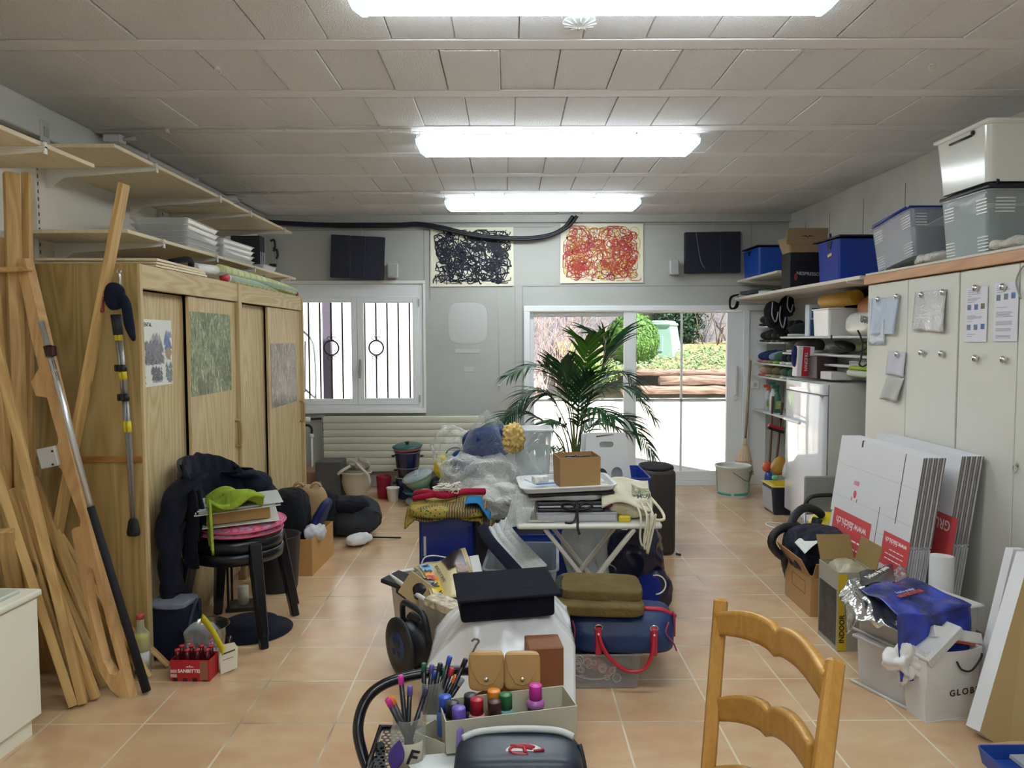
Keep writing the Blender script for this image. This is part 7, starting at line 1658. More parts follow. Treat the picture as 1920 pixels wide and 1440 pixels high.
# behind the table: blue crates and white handled carton
T = thing('blue_crate', 'blue crate on the floor under the folding table', 'crate', at(.22, 4.72, 0)); g = G(); g.hull_box(.34, .40, .36, .42, .34, .005, (0, 0, 0), None, .008); part('tub', g, BLUEP, T)
single('black_box', G().box((0, 0, .21), (.34, .36, .42), None, .01), mat('#15161b', .5), 'black box under the upper blue crate behind the table', 'box', at(.66, 4.72, 0))
T = thing('blue_crate', 'blue crate with rounded hand hole holding the white carton behind the table', 'crate', at(.64, 4.70, .421)); g = G(); g.hull_box(.34, .42, .37, .45, .26, .005, (0, 0, 0), None, .006); part('tub', g, BLUEP, T)
g = G(); g.prism([(-.055, .21), (.055, .21), (.045, .175), (.02, .158), (-.02, .158), (-.045, .175)], .004, at(.0, -.2265, 0)); part('hand_hole', g, mat('#ccd1d8', .6), T)
T = thing('handled_carton', 'tall white die-cut carton with oval hand hole in the upper blue crate', 'carton', at(.60, 4.62, .45, -.08, 0, 0)); CWT = mat('#dadcda', .6, var=.01)
g = G(); b = bmesh.new(); es = []
for loop in ([(-.155, 0), (.165, 0), (.10, .485), (-.135, .485)], [(-.055, .405), (-.045, .395), (.02, .395), (.03, .405), (.03, .42), (.02, .43), (-.045, .43), (-.055, .42)], [(.05+.035*math.cos(a), .235+.042*math.sin(a)) for a in [2*PI*i/14 for i in range(14)]]):
    vs = [b.verts.new((x, 0, z)) for x, z in loop]; es += [b.edges.new((vs[i], vs[(i+1) % len(vs)])) for i in range(len(vs))]
bmesh.ops.triangle_fill(b, edges=es); bmesh.ops.solidify(b, geom=b.faces[:], thickness=.004); g._put(b); part('front_panel', g, CWT, T)
g = G(); g.prism([(-.17, 0), (.17, 0), (.10, .48), (-.15, .48)], .004, at(-.01, .10, 0, .12, 0, 0)); part('rear_panel', g, CWT, T)
g = G(); g.prism([(-.075, .465), (.03, .475), (.03, .472), (-.075, .458)], .001, at(0, -.006, 0)); g.lathe([(.0, 0), (.035, 0)], (-.045, -.0045, .235), 14, rotm(PI/2, 0, 0), cap=False); part('cut_marks', g, mat('#3c3c3a', .8), T)
# dark brown ribbed roll / suitcase
T = thing('ribbed_case', 'tall dark brown ribbed case standing right of the table', 'case', at(1.03, 5.40, 0)); BRN = mat('#2f2925', .55)
g = G(); g.box((0, 0, .30), (.235, .26, .595), None, .03, 3); part('shell', g, BRN, T)
g = G()
for k in range(13): g.bb(-.10+k*.0165-.003, -.10+k*.0165+.003, -.134, -.128, .03, .57, .001)
for k in range(11): g.bb(.1155, .1185, -.10+k*.02-.004, -.10+k*.02+.004, .03, .57, .001)
part('ribs', g, mat('#3b332e', .55), T)
g = G(); g.blob((0, 0, .60), (.23, .25, .05), 3, .2, 14, 3, 10); part('gathered_top', g, mat('#1e1c1e', .7), T)
g = G(); g.tube([(.12, -.12, .012), (.155, -.13, .006)], .008, 6); part('foot', g, mat('#15151a', .5), T)
# trash bag, clear sheet bag, clear crate, strap, sleeve
PB = mat('#0e1330', .28, bump=.6, bs=9)
T = thing('trash_bag', 'shiny dark navy rubbish bag under the right end of the table', 'bag', at(.70, 4.28, 0)); g = G(); g.blob((0, 0, .25), (.30, .34, .50), 2.5, .12, 9, 4, 18, None, .98); part('sack', g, PB, T); g = G(); g.blob((.10, -.12, .13), (.16, .14, .24), 2.5, .14, 12, 8, 10); part('lower_bulge', g, PB, T)
g = G(); g.blob((-.05, -.18, .10), (.22, .10, .12), 2.6, .2, 14, 3, 10); part('blue_cloth', g, cloth('#1d3a78'), T)
g = G(); g.tube(arc((-.17, -.14, .22), .055, -PI*.5, PI*.5, 10), .004, 6); part('wire', g, mat('#8e9093', .4), T)
single('blue_pouch', G().blob((.72, 3.95, .20), (.12, .10, .16), 2.4, .15, 12, 3, 8), cloth('#1b2b84'), 'bright blue cloth pouch with white cord between cushion and rubbish bag', 'pouch')
g = G(); g.tube(arc((.75, 3.90, .24), .05, -PI*.5, PI*.6, 10), .004, 6); single('drawstring', g, WHITE, 'white cord loop on the blue pouch', 'cord')
def shb(u, v):
    x = .30+.34*u+.02*math.sin(6*v)-.04*(1-v)*(1 if u > .5 else -1)*.4; z = .02+.46*v*(1-.12*abs(u-.5)); y = 4.22+.03*math.sin(7*u+3*v)+.02*math.sin(15*u)
    return (x, y, z)
T = thing('plastic_sack', 'large translucent white plastic sack hanging under the folding table', 'bag'); g = G(); g.sheet(shb, 26, 26, .002); g.sheet(lambda u, v: (shb(u, v)[0], shb(u, v)[1]+.12*math.sin(PI*u)+.01, shb(u, v)[2]), 20, 20, .002); part('film', g, clear('#d5dde0', .55, .1, .8, 10, .4), T)
T = thing('clear_crate', 'clear plastic crate open on the floor left of the table legs', 'crate', at(.07, 4.22, 0, 0, 0, -.06)); g = G(); g.hull_box(.32, .50, .38, .56, .30, .004, (0, 0, 0), None, .012, True, .04); part('tub', g, clear('#ced8dd', .28, .1, 0, 10, .5), T)
g = G(); g.prism([(-.02, 0), (.015, 0), (.02, .05), (.005, .075), (-.015, .05)], .003, at(.185, -.08, .14, 0, 0, PI/2)); part('dark_scrap', g, mat('#171a2b', .6), T)
g = G(); P = [AY(903, 985, 4.15), AY(915, 1010, 4.0), AY(945, 1045, 3.85), AY(975, 1078, 3.72)]
def strap(u, v): 
    q = smp[min(int(u*(len(smp)-1)), len(smp)-1)]; return q+V((.05*(v-.5), .02*(v-.5), .028*(v-.5)))
smp = smooth_path(P, 8); g.sheet(strap, len(smp)-1, 3, .004); single('navy_strap', g, cloth('#151a2c'), 'navy folded strip sloping down from the batik cloth', 'strap')
P2 = [p+V((.085, .01, .01)) for p in P]; smp2 = smooth_path(P2, 8)
def slv(u, v): q = smp2[min(int(u*(len(smp2)-1)), len(smp2)-1)]; return q+V((.10*(v-.5), .03*(v-.5), .05*(v-.5)+.006*math.sin(20*v)))
g = G(); g.sheet(slv, len(smp2)-1, 10, .002); single('plastic_sleeve', g, clear('#d3d6d4', .45, .08, .4, 30, .5), 'clear ribbed plastic sleeve sloping down beside the navy strip', 'sleeve')
single('blue_liner', G().box((0, 0, .1), (.10, .02, .22)), mat('#1b4f8f', .4), 'blue panel standing inside the clear crate', 'panel', at(.12, 4.47, .01))

# ---- white crate with outdoor shop bag, cable reel
A_ = V((-.63, 3.93, 0)); U_ = V((.51, -.86, 0)); V_ = V((.86, .51, 0)); cl, cw_ = .60, .40
C_ = A_+U_*cl/2+V_*cw_/2
MC = Matrix.Translation(C_) @ rotm(0, 0, math.atan2(U_.y, U_.x))
T = thing('white_crate', 'translucent white crate full of odds and ends left of the black case', 'crate', MC)
g = G(); g.hull_box(cl*.90, cw_*.90, cl, cw_, .285, .004, (0, 0, 0), None, .012, True, .04); part('tub', g, clear('#d9d6cc', .55, .2, .1, 10, .35), T)
g = G(); g.tube([(x, y, .292) for x, y in ((-cl/2, -cw_/2+.03), (-cl/2+.03, -cw_/2), (cl/2-.03, -cw_/2), (cl/2, -cw_/2+.03), (cl/2, cw_/2-.03), (cl/2-.03, cw_/2), (-cl/2+.03, cw_/2), (-cl/2, cw_/2-.03))], .010, 6, closed=True); part('rim', g, mat('#d9d7ce', .4), T)
for x in (-.13,): g = G(); g.bb(x-.055, x+.055, -cw_/2-.003, -cw_/2+.006, .225, .262, .002); part('handle_hole', g, mat('#15161b', .6), T)
def incrate(x, y, z, rx=0, ry=0, rz=0): return MC @ at(x, y, z, rx, ry, rz)
g = G(); g.blob((0, 0, 0), (.46, .28, .20), 3.5, .06, 8, 3, 10); part('contents', g, mat('#6d6558', .8, var=.3, vs=10), T, at(0, 0, .13))
# the shop bag
T = thing('shop_bag', 'beige plastic shop bag with blue, yellow and orange letter panel in the white crate', 'bag')
a = AY(778, 1062, 3.85); b = AY(828, 1038, 3.95); c = AY(858, 1110, 3.62); d_ = AY(822, 1138, 3.52)
TLc, TRc, BRc, BLc = AY(775, 1066, 3.90), AY(868, 1030, 4.0), AY(892, 1110, 3.60), AY(815, 1130, 3.50)
def shopf(u, v): q = (TLc*(1-u)+TRc*u)*(1-v)+(BLc*(1-u)+BRc*u)*v; return q+V((0, -.02*math.sin(PI*u), .03*math.sin(PI*v)+.010*math.sin(9*u+4*v)))
g = G(); g.sheet(shopf, 24, 24, .004); g.sheet(lambda u, v: V(shopf(u, v))+V((.01, .05*math.sin(PI*u)*math.sin(PI*v)+.02, -.03*math.sin(PI*u)*math.sin(PI*v))), 14, 14, .002); part('bag_body', g, mat('#bfb184', .4, bump=.25, bs=14), T)
def on(u, v, h=.006): return V(shopf(u, v))+V((0, -h, h*1.2))
def patch(u0, u1, v0, v1, m, nm, n=8, wob=0):
    g = G(); g.sheet(lambda u, v: on(u0+(u1-u0)*u, v0+(v1-v0)*v+wob*math.sin(8*u)), n, n, 0); return part(nm, g, m, T)
patch(.06, .30, .10, .36, mat('#7fb0d6', .4), 'blue_panel'); patch(.06, .30, .36, .62, mat('#d98a2c', .4), 'orange_panel'); patch(.06, .30, .62, .95, mat('#d9bb2c', .4), 'yellow_panel')
patch(.55, .95, .02, .48, mat('#2b2223', .3, var=.6, vs=40), 'dark_photo', 8, .03); patch(.72, .98, .42, .62, mat('#8a6a62', .4, var=.4, vs=50), 'photo_detail')
dv = (on(.18, .9)-on(.18, .2)).normalized()
for i, ch in enumerate('ASNAR'):
    u_0, v_0 = .18, .20+i*.165; x_ = (on(u_0, v_0+.02)-on(u_0, v_0-.02)).normalized()*-1; y_ = (on(u_0-.05, v_0)-on(u_0+.05, v_0))
    text('letter', ch, .050, mat('#1c2233' if ch != 'N' else '#b03028', .5), T, frame_m(on(u_0, v_0, .010), x_, y_), .0005, .002)
x_ = (on(.38, .2)-on(.38, .7)); text('lettering', 'TRAVEL & OUTDOOR', .022, mat('#5a4f30', .5), T, frame_m(on(.38, .50, .012), x_, on(.3, .5)-on(.5, .5)), .0004, .0002)
g = G(); g.tube(smooth_path([AY(790, 1058, 3.9), AY(797, 1045, 3.92), AY(815, 1042, 3.94), AY(840, 1046, 3.95)], 4), .004, 5); part('handle_cord', g, mat('#c9c6ba', .6), T)
bag('dark_camera_case', AY(798, 1108, 3.66), (.12, .12, .12), mat('#14151a', .25), 'shiny black object in a cardboard sleeve inside the white crate', 3, .12, 2.6, 10)
g = G(); g.box((0, 0, 0), (.16, .012, .12), None, .002); single('cardboard_sleeve', g, mat('#a89068', .8), 'brown cardboard piece beside the shiny black object in the crate', 'cardboard', Matrix.Translation(AY(783, 1108, 3.62)) @ rotm(-.3, .5, -.4))
g = G(); g.box((0, 0, 0), (.20, .14, .025), None, .008); single('black_wallet', g, mat('#191a1f', .5), 'flat black pouch at the back left of the white crate', 'pouch', Matrix.Translation(AY(757, 1090, 3.85)) @ rotm(.1, .1, -.6))
g = G(); g.box((0, 0, 0), (.15, .10, .035), None, .003); single('patterned_box', g, mat('#b3a58c', .6, var=.55, vs=45), 'small floral patterned box at the near end of the white crate', 'box', Matrix.Translation(AY(832, 1132, 3.38)) @ rotm(.0, .2, -.5))
g = G(); g.box((0, 0, 0), (.05, .11, .006), None, .001); single('white_card', g, mat('#d6d6d4', .6), 'white card sticking up beside the shop bag', 'card', Matrix.Translation(AY(893, 1062, 3.75)) @ rotm(1.0, 0, .5))
T = thing('cable_reel', 'black round cable reel with blue four-hole centre standing by the white crate', 'cable reel', Matrix.Translation((-.46, 3.40, .132)) @ rotm(0, 0, .62))
g = G(); 
RX = rotm(0, -PI/2, 0)   # axis along local -X
g.lathe([(.06, -.06), (.128, -.055), (.130, -.045), (.10, -.04), (.10, .03), (.130, .035), (.130, .045), (.10, .052), (.0, .052)], (0, 0, 0), 36, RX); part('drum', g, mat('#1a1d24', .45), T)
g = G(); g.lathe([(.0, .058), (.066, .057), (.070, .050), (.07, .045)], (0, 0, 0), 30, RX, cap=False); c_ = part('socket_disc', g, mat('#233358', .4), T)
for y, z in ((-.024, -.024), (.024, -.024), (-.024, .024), (.024, .024)): g = G(); g.lathe([(.0, .0605), (.014, .0605), (.015, .058)], (0, y, z), 14, RX, cap=False); part('socket_hole', g, mat('#141b34', .5), c_)
g = G(); g.tube(smooth_path([(.045, -.12, .02), (.03, -.10, .15), (.02, .0, .175), (.03, .10, .15), (.045, .12, .02)], 5), .014, 8); g.box((.05, 0, .06), (.05, .14, .13), None, .015); part('carry_frame', g, mat('#1d2026', .5), T)
g = G(); g.box((.085, -.04, -.05), (.012, .05, .09), None, .002); part('type_plate', g, mat('#b59a90', .6), T)

# ---- box with white bag and black case on top
SB = at(.0, 2.98, 0, 0, 0, .05)
T = thing('cardboard_box', 'brown cardboard box under the white plastic bag in the foreground heap', 'box', SB); g = G(); g.box((0, 0, .225), (.30, .42, .45), None, .004); part('carton', g, mat('#8a5836', .7, var=.05), T)
T = thing('white_plastic_bag', 'white glossy plastic carrier bag with oval hand hole draped over the brown box', 'bag')
g = G()
def wbag(u, v):
    x = -.31+.55*u; y = 3.20-.66*v; z = .475
    dx = max(0, -.14-x)+max(0, x-.15); dy = max(0, 2.78-y)
    z -= dx*1.1+dy*(.85+.15*math.sin(9*u)); z += .022*noise.noise(V((x*9, y*9, 2)))+.008*noise.noise(V((x*25, y*25, 4)))
    x2 = x*(1-.05*min(1, dy*4)); return (x2, y+dy*.35, max(z, .10))
g.sheet(wbag, 50, 50, .003); part('sheet', g, mat('#d9dadc', .22, bump=.5, bs=9, var=.02), T)
g = G(); q0 = V(wbag(.70, .83))+V((0, -.006, .010)); q1 = V(wbag(.80, .80))+V((0, -.006, .010)); dx_ = (q1-q0)
g.bm.faces.new([g.bm.verts.new(q0+dx_*(.5+.75*math.cos(a))+V((0, -.006, .026))*math.sin(a)) for a in [2*PI*i/16 for i in range(16)]]); part('hand_hole', g, mat('#7a6358', .7), T)
T = thing('black_case', 'black velvety flat case lying on the white plastic bag', 'case', at(-.02, 2.86, .485, .05, -.03, .14)); BV = cloth('#0f1220', 400, .15, 8, .9, '#0b0d16', 0)
g = G(); g.box((0, .02, .045), (.345, .26, .085), None, .014, 3); part('body', g, BV, T)
g = G(); g.box((.005, .01, .093), (.375, .29, .010), None, .004); part('lid_flap', g, BV, T)
# clear box, duffel, cushion
p = AZ(1060, 1296); q = AZ(1202, 1292)
T = thing('clear_box', 'clear plastic box with red and white things under the sports bag', 'storage box', at(.40, 3.42, 0)); g = G(); g.hull_box(.31, .36, .33, .38, .15, .003, (0, 0, 0), None, .010, True, .03); part('tub', g, clear('#d6d2cc', .16, .10, .05, 10, .35), T)
g = G(); g.box((.02, .01, .075), (.25, .26, .11), None, .03, 2); part('black_insert', g, mat('#26262b', .6), T)
rg = random.Random(12); g = G()
for k in range(16): x = rg.uniform(-.12, .08); z = rg.uniform(.03, .12); g.tube(arc((x, -.145-.002*k % .02, z), rg.uniform(.010, .02), 0, 2*PI, 10)[:-1], .003, 5, closed=True)
g.tube(smooth_path([(-.13, -.15, .05), (-.05, -.155, .03), (.03, -.15, .04), (.06, -.15, .09)], 4), .004, 5); part('white_letters', g, mat('#c9b5b2', .7), T)
g = G(); g.box((.0, -.14, .08), (.10, .02, .05), rotm(0, .6, 0), .004); g.box((-.05, -.14, .10), (.08, .02, .03), rotm(0, .9, 0), .004); part('red_pieces', g, mat('#a02c3c', .5), T)
DB = NT('duffel'); co = DB.co(); DB.bsdf(DB.ramp(DB.noise(co, 6, 3), [(.3, '#122750'), (.7, '#1a3768')]), .45, 0, DB.bump(DB.noise(co, 9, 4), .35, .03), .4)
DBM = mat('#16305c', .42, bump=.35, bs=10)
T = thing('sports_bag', 'blue duffel bag with red handles and zip lying on the clear box', 'bag', at(.485, 3.37, .155, 0, 0, -.06))
g = G()
def duf(w_, q): w_.y *= 1-.35*max(0, w_.z/.11); return w_
g.blob((0, 0, .08), (.455, .30, .17), 6, .035, 7, 5, 16, None, .97, duf); part('body', g, DB.m, T)
RD = mat('#b01e30', .35)
g = G(); g.tube(smooth_path([(-.10, -.150, .115), (-.09, -.165, .06), (-.055, -.175, .0), (.02, -.18, -.055), (.09, -.18, -.045), (.125, -.172, .02), (.135, -.150, .115)], 6), .0085, 8); part('handle', g, RD, T)
for x in (-.10, .135):
    g = G(); g.bb(x-.014, x+.014, -.158, -.128, .0, .12, .004); part('strap', g, RD, T); g = G(); g.tube([(x+.016*math.cos(a), -.155, .120+.012*math.sin(a)) for a in [2*PI*i/14 for i in range(14)]], .003, 5, closed=True); g.tube([(x, -.168, .095), (x, -.155, .095)], .005, 8); part('ring', g, mat('#c9c5bd', .2, .9), T)
g = G(); g.tube(smooth_path([(.10, -.05, .168), (.18, -.05, .163), (.225, -.05, .14)], 4), .012, 6); g.blob((.235, -.05, .14), (.02, .02, .02), 2, 0, 1, 1, 3); part('zip', g, RD, T)
g = G(); g.tube(smooth_path([(.20, -.13, .14), (.185, -.15, .10), (.215, -.152, .06), (.232, -.14, .02)], 5), .004, 6); g.tube(smooth_path([(-.21, -.13, .14), (-.20, -.15, .10), (-.21, -.15, .03)], 5), .004, 6); g.bb(.225, .235, -.09, -.05, .06, .16, .003); part('piping', g, mat('#8e2c4a', .5), T)
OL = cloth('#6f5f38', 250, .5, 8, .95, '#5d4f2c')
T = thing('cushion', 'folded olive brown foam blanket lying on the duffel bag', 'cushion', at(.385, 3.37, .325, 0, .02, -.05))
g = G(); g.blob((-.02, -.01, .022), (.43, .31, .055), 6, .10, 7, 3, 16); part('lower_fold', g, OL, T); g = G(); g.blob((.015, .03, .068), (.36, .26, .055), 7, .09, 7, 6, 16); part('upper_fold', g, OL, T)
g = G(); g.tube(smooth_path([(-.165, -.08, .07), (-.172, .0, .08), (-.16, .09, .08)], 4), .020, 8); part('dark_edge', g, cloth('#34372f'), T)
g = G(); g.box((0, 0, .235), (.12, .12, .46), None, .004); single('brown_carton', g, mat('#7d4a2b', .6), 'reddish brown carton standing right of the leather case', 'carton', at(.115, 2.60, 0, 0, 0, .1))

# ================================================================ FOREGROUND BLACK METAL CHAIR AND ITS LOAD
SZ2 = .455
T = thing('metal_chair', 'black tubular chair with perforated seat loaded with pens and paints', 'chair', at(-.08, 1.80, 0)); BM = mat('#0e1017', .22, var=.02)
g = G(); A1 = [AY(x, y, d) for x, y, d in ((700, 1470, 1.93), (676, 1400, 1.97), (672, 1355, 2.0), (688, 1310, 2.03), (722, 1282, 2.06), (775, 1266, 2.09), (835, 1258, 2.11), (890, 1257, 2.13), (945, 1262, 2.13), (990, 1280, 2.12), (1012, 1320, 2.08), (1018, 1380, 2.0), (1010, 1470, 1.93))]
A1 = [V((p.x+.08, p.y-1.80, p.z)) for p in A1]; P = smooth_path(A1, 5); g.tube(P, .0145, 12); part('back_tube', g, BM, T)
for s, x in ((-1, -.27), (1, .16)):
    g = G(); g.tube(smooth_path([A1[0] if s < 0 else A1[-1], V((x*.98, .10, SZ2-.02)), V((x, -.22, SZ2-.03)), V((x*1.02, -.25, .02))], 4), .0125, 10); part('leg', g, BM, T)
    g = G(); g.tube([V((x*.95, .14, SZ2)), V((x*1.02, .26, .015))], .0125, 10); part('leg', g, BM, T)
def perf_mat():
    t = NT('perforated_metal'); sp = t.n('ShaderNodeSeparateXYZ'); t.l(t.n('ShaderNodeTexCoord').outputs['Object'], sp.inputs[0])
    def cell(ox, oy):
        x = t.math('SUBTRACT', t.math('FRACT', t.math('ADD', t.math('MULTIPLY', sp.outputs[0], 62), ox+50)), .5); y = t.math('SUBTRACT', t.math('FRACT', t.math('ADD', t.math('MULTIPLY', sp.outputs[1], 36), oy+50)), .5)
        return t.math('ADD', t.math('POWER', t.math('MULTIPLY', x, .58), 2), t.math('POWER', y, 2))
    d = t.math('MINIMUM', cell(0, 0), cell(.5, .5)); m = t.math('LESS_THAN', d, .035)
    b = t.bsdf('#14161c', .35, .2, None, .5, 0, False); tr = t.n('ShaderNodeBsdfTransparent'); mx = t.n('ShaderNodeMixShader'); t.l(m, mx.inputs[0]); t.l(b.outputs[0], mx.inputs[1]); t.l(tr.outputs[0], mx.inputs[2]); t.l(mx.outputs[0], t.out.inputs[0]); return t.m
g = G(); g.sheet(lambda u, v: (-.26+.42*u, -.24+.46*v, SZ2-.006*math.sin(PI*u)), 10, 8, 0); part('perforated_seat', g, perf_mat(), T)
g = G(); g.tube([(-.27, -.25, SZ2), (.165, -.25, SZ2), (.165, .23, SZ2), (-.27, .23, SZ2)], .009, 8, closed=True); part('seat_frame', g, BM, T)
# paint bottle tray
def Q(px, py, z): return AZ(px, py, z)
zr = .575
c0, c1, c2_, c3 = Q(835, 1352, zr), Q(1083, 1322, zr), Q(1030, 1282, zr), Q(806, 1314, zr)
ux = (c1-c0); Wt = ux.length; ux.normalize(); vy = V((-ux.y, ux.x, 0)); Dt = max(.12, (c3-c0).dot(vy))
MT = Matrix.Translation((c0+c1)/2+vy*Dt/2+V((0, 0, SZ2+.036-zr))) @ rotm(0, 0, math.atan2(ux.y, ux.x)) @ rotm(0, 0, 0)
T = thing('carton_tray', 'cream shallow carton holding paint bottles on the metal chair', 'carton', MT); g = G(); g.hull_box(Wt-.004, Dt-.004, Wt, Dt, .082, .003, (0, 0, 0), None, 0, True, .002, 1); part('tray', g, mat('#b3ae99', .7, var=.03), T)
single('support_box', G().box((0, 0, .0135), (Wt*.8, Dt*.8, .029), None, .002), mat('#8c8878', .7), 'flat box under the carton of paint bottles', 'box', MT @ Matrix.Translation((0, .0, -.035)))
def paint(px, py, cap, body, lb, tall=0):
    zc = SZ2+.036+.105+tall; p = AZ(px, py, zc); p.z = SZ2+.040+(.012 if tall else 0)
    T = thing('paint_bottle', lb, 'paint bottle', Matrix.Translation(p), 'paint bottles in the cream carton'); h = zc-p.z
    g = G(); g.lathe([(.019, 0), (.021, .004), (.021, h-.050), (.0195, h-.040), (.015, h-.036)], seg=20); part('body', g, mat(body, .3), T)
    g = G(); g.lathe([(.0172, h-.037), (.0168, h-.002), (.0164, h-.0006), (.0160, h), (.0, h+.0002)], seg=20); part('cap', g, mat(cap, .35, var=.02), T); return T
for px, py, cap, body, lb in ((834, 1305, '#2a4fb0', '#3b5aa0', 'paint bottle with blue cap at the left back of the carton'), (848, 1316, '#22262e', '#55562c', 'paint bottle with black cap behind the violet one'), (860, 1326, '#6a55b4', '#8a7ac0', 'paint bottle with violet cap, nearest in the carton'), (882, 1302, '#26262b', '#33343a', 'paint bottle with black cap in the back row'), (894, 1310, '#a81f30', '#c98a94', 'paint bottle with dark red cap'), (926, 1294, '#d9832a', '#c9a070', 'paint bottle with orange cap at the back'), (927, 1314, '#3f2422', '#4a2c2a', 'paint bottle with brown cap in front of the orange one'), (948, 1301, '#22683a', '#6fa3a8', 'paint bottle with green cap')): paint(px, py, cap, body, lb)
T = paint(1004, 1284, '#c02f98', '#2b2430', 'paint bottle with magenta cap standing alone at the right', .012)
g = G(); g.lathe([(.0235, 0), (.0235, .010), (.016, .020), (.0, .020)], (0, 0, .046), 20); part('pink_shoulder', g, mat('#a860a8', .3), T)
# jars with pens
def jar(M, r, h, lb):
    T = thing('glass_jar', lb, 'jar', M); g = G(); g.lathe([(r*.9, 0), (r, .01), (r, h*.72), (r*.86, h*.82), (r*.82, h*.86), (r*.86, h*.88), (r*.86, h), (r*.80, h), (r*.78, h*.84), (r*.93, h*.70), (r*.93, .014), (.0, .010)], seg=28, cap=False); part('glass', g, clear('#d6d8d0', .07, .04, 0, 10, .4), T); return T
pj = AZ(765, 1440, SZ2); J1 = Matrix.Translation((pj.x, pj.y+.01, SZ2+.002))
T1 = jar(J1, .043, .125, 'glass preserving jar of pens with an F label on the metal chair')
def lbl(u, v): a = math.radians(-115+85*u); return (.0438*math.cos(a), .0438*math.sin(a), .012+.062*v)
g = G(); g.sheet(lbl, 12, 1, .0005); part('paper_label', g, mat('#b3ac97', .7), T1)
text('letter', 'F', .052, mat('#17171a', .6), T1, frame_m((.012, -.0440, .042), (1, 0, .0), (0, 0, 1)) @ rotm(0, 0, -.2), .0005, .001, 1, 'CENTER', .2)
pj2 = AZ(812, 1355, SZ2); J2 = Matrix.Translation((-.215, 2.06, SZ2+.002))
T2 = jar(J2, .036, .115, 'second glass jar of pens behind the first, beside the carton')
def pen(a, b, body, cap, lb, r=.0064, grp='pens in the jars'):
    a = V(a); b = V(b); d = (b-a); L = d.length; M = Matrix.Translation(a) @ d.to_track_quat('Z', 'Y').to_matrix().to_4x4()
    T = thing('pen', lb, 'pen', M, grp); g = G(); g.lathe([(r*.6, 0), (r, .01), (r, L-.022)], seg=10); part('barrel', g, mat(body, .35), T)
    g = G(); g.lathe([(r*.9, L-.023), (r*1.12, L-.022), (r*1.12, L-.002), (r*.8, L)], seg=10); part('cap', g, mat(cap, .4), T); return T
def penpx(tx, ty, dt, jm, body, cap, lb, dz=.02, dx=0, r=.0064):
    c = jm @ V((dx, 0, dz)); pen(c, AY(tx, ty, dt), body, cap, lb, r)
jy1 = pj.y; D_ = '#12141c'
penpx(726, 1310, jy1-.03, J1, '#23252d', '#c22f7e', 'pen with pink end leaning left in the front jar', .03, .015, .0065); penpx(733, 1306, jy1-.01, J1, '#23252d', '#d9762a', 'pen with orange end leaning left in the front jar', .03, .018, .0065)
penpx(751, 1266, jy1+.02, J1, D_, '#c22f8e', 'pen with magenta cap standing highest in the front jar', .02, .0); penpx(769, 1286, jy1+.02, J1, D_, '#5a4a9c', 'pen with violet cap in the front jar', .02, -.005); penpx(800, 1290, jy1+.05, J1, D_, '#2b2540', 'dark pen leaning right in the front jar', .02, -.01)
J2y = 2.06
for tx, ty, cap, lb in ((795, 1243, '#1d5a38', 'pen with dark green cap in the rear jar'), (810, 1246, '#574c8e', 'pen with violet cap in the rear jar'), (815, 1258, '#22408e', 'pen with blue cap in the rear jar'), (826, 1243, '#1b1c22', 'black pen in the rear jar, middle'), (844, 1230, '#23479e', 'pen with bright blue cap, tallest in the rear jar'), (836, 1254, '#1f6444', 'pen with green cap in front of the blue one'), (848, 1252, '#b82a36', 'pen with red cap in the rear jar'), (856, 1266, '#d9742c', 'pen with orange cap in the rear jar'), (874, 1235, '#26202c', 'dark marker standing next to the leather case'), (868, 1272, '#8c8c96', 'white and black marker next to the leather case')):
    penpx(tx, ty, J2y+.01, J2, D_, cap, lb, .02, (tx-830)*.0006)
g = G(); g.sheet(lambda u, v: (-.015+.03*math.sin(PI*v)*(u-.5)*1.3, -.002*math.sin(PI*u), .0+.085*v), 6, 12, .002); single('purple_ribbon', g, mat('#4b3a86', .5), 'purple strip curled against the front jar', 'strip', J1 @ at(-.016, -.048, .004, 0, .2, 0))
# small carton, papers, pouch, leather case
g = G(); g.hull_box(.10, .08, .10, .08, .05, .002, (0, 0, 0), None, 0, True, .002, 1); single('small_carton', g, mat('#aca793', .7), 'small grey open carton between jar and navy case', 'carton', Matrix.Translation(AZ(826, 1400, SZ2)+V((0, -.02, .002))) @ rotm(0, 0, -.6))
for k in range(3):
    g = G(); g.box((0, 0, 0), (.13, .09, .001)); single('paper_slip', g, mat('#d2d5d3', .6), ['bottom paper slip at the bottom edge left of the navy case', 'middle paper slip at the bottom edge left of the navy case', 'top paper slip with torn edge left of the navy case'][k], 'paper', Matrix.Translation(AZ(820, 1432, SZ2+.02)+V((.002*k, -.008*k, .003*k))) @ rotm(0, 0, .2+.12*k), 'paper slips on the metal chair')
T = thing('zip_case', 'dark navy zipped case with red and white emblem in the foreground', 'case', Matrix.Translation(AY(972, 1440, 1.72)) @ rotm(0, 0, .0)); NV = mat('#1b2433', .4, bump=.25, bs=12)
zc0 = AY(972, 1440, 1.72).z; hgt = 0; 
g = G(); g.blob((0, 0, -.02), (.295, .16, .155), 5, .015, 6, 4, 14); part('body', g, NV, T)
g = G(); g.tube(smooth_path([(-.13, .035, .052), (-.09, .05, .06), (.0, .055, .064), (.09, .05, .062), (.13, .035, .054)], 5), .008, 8); part('pale_piping', g, mat('#b9bcb8', .5), T)
g = G(); g.tube(smooth_path([(.142, .02, .045), (.152, .0, .0), (.15, -.02, -.06)], 5), .006, 6); part('zip', g, mat('#2b2c31', .4, .3), T)
ME = frame_m((.012, -.030, .0585), (1, 0, 0), (0, .90, .22)); g = G(); g.lathe([(.0, .0), (.040, 0), (.042, -.002)], (0, 0, 0), 28, None, 1, .5, False); part('white_oval', g, mat('#c9c6c2', .5), T, ME)
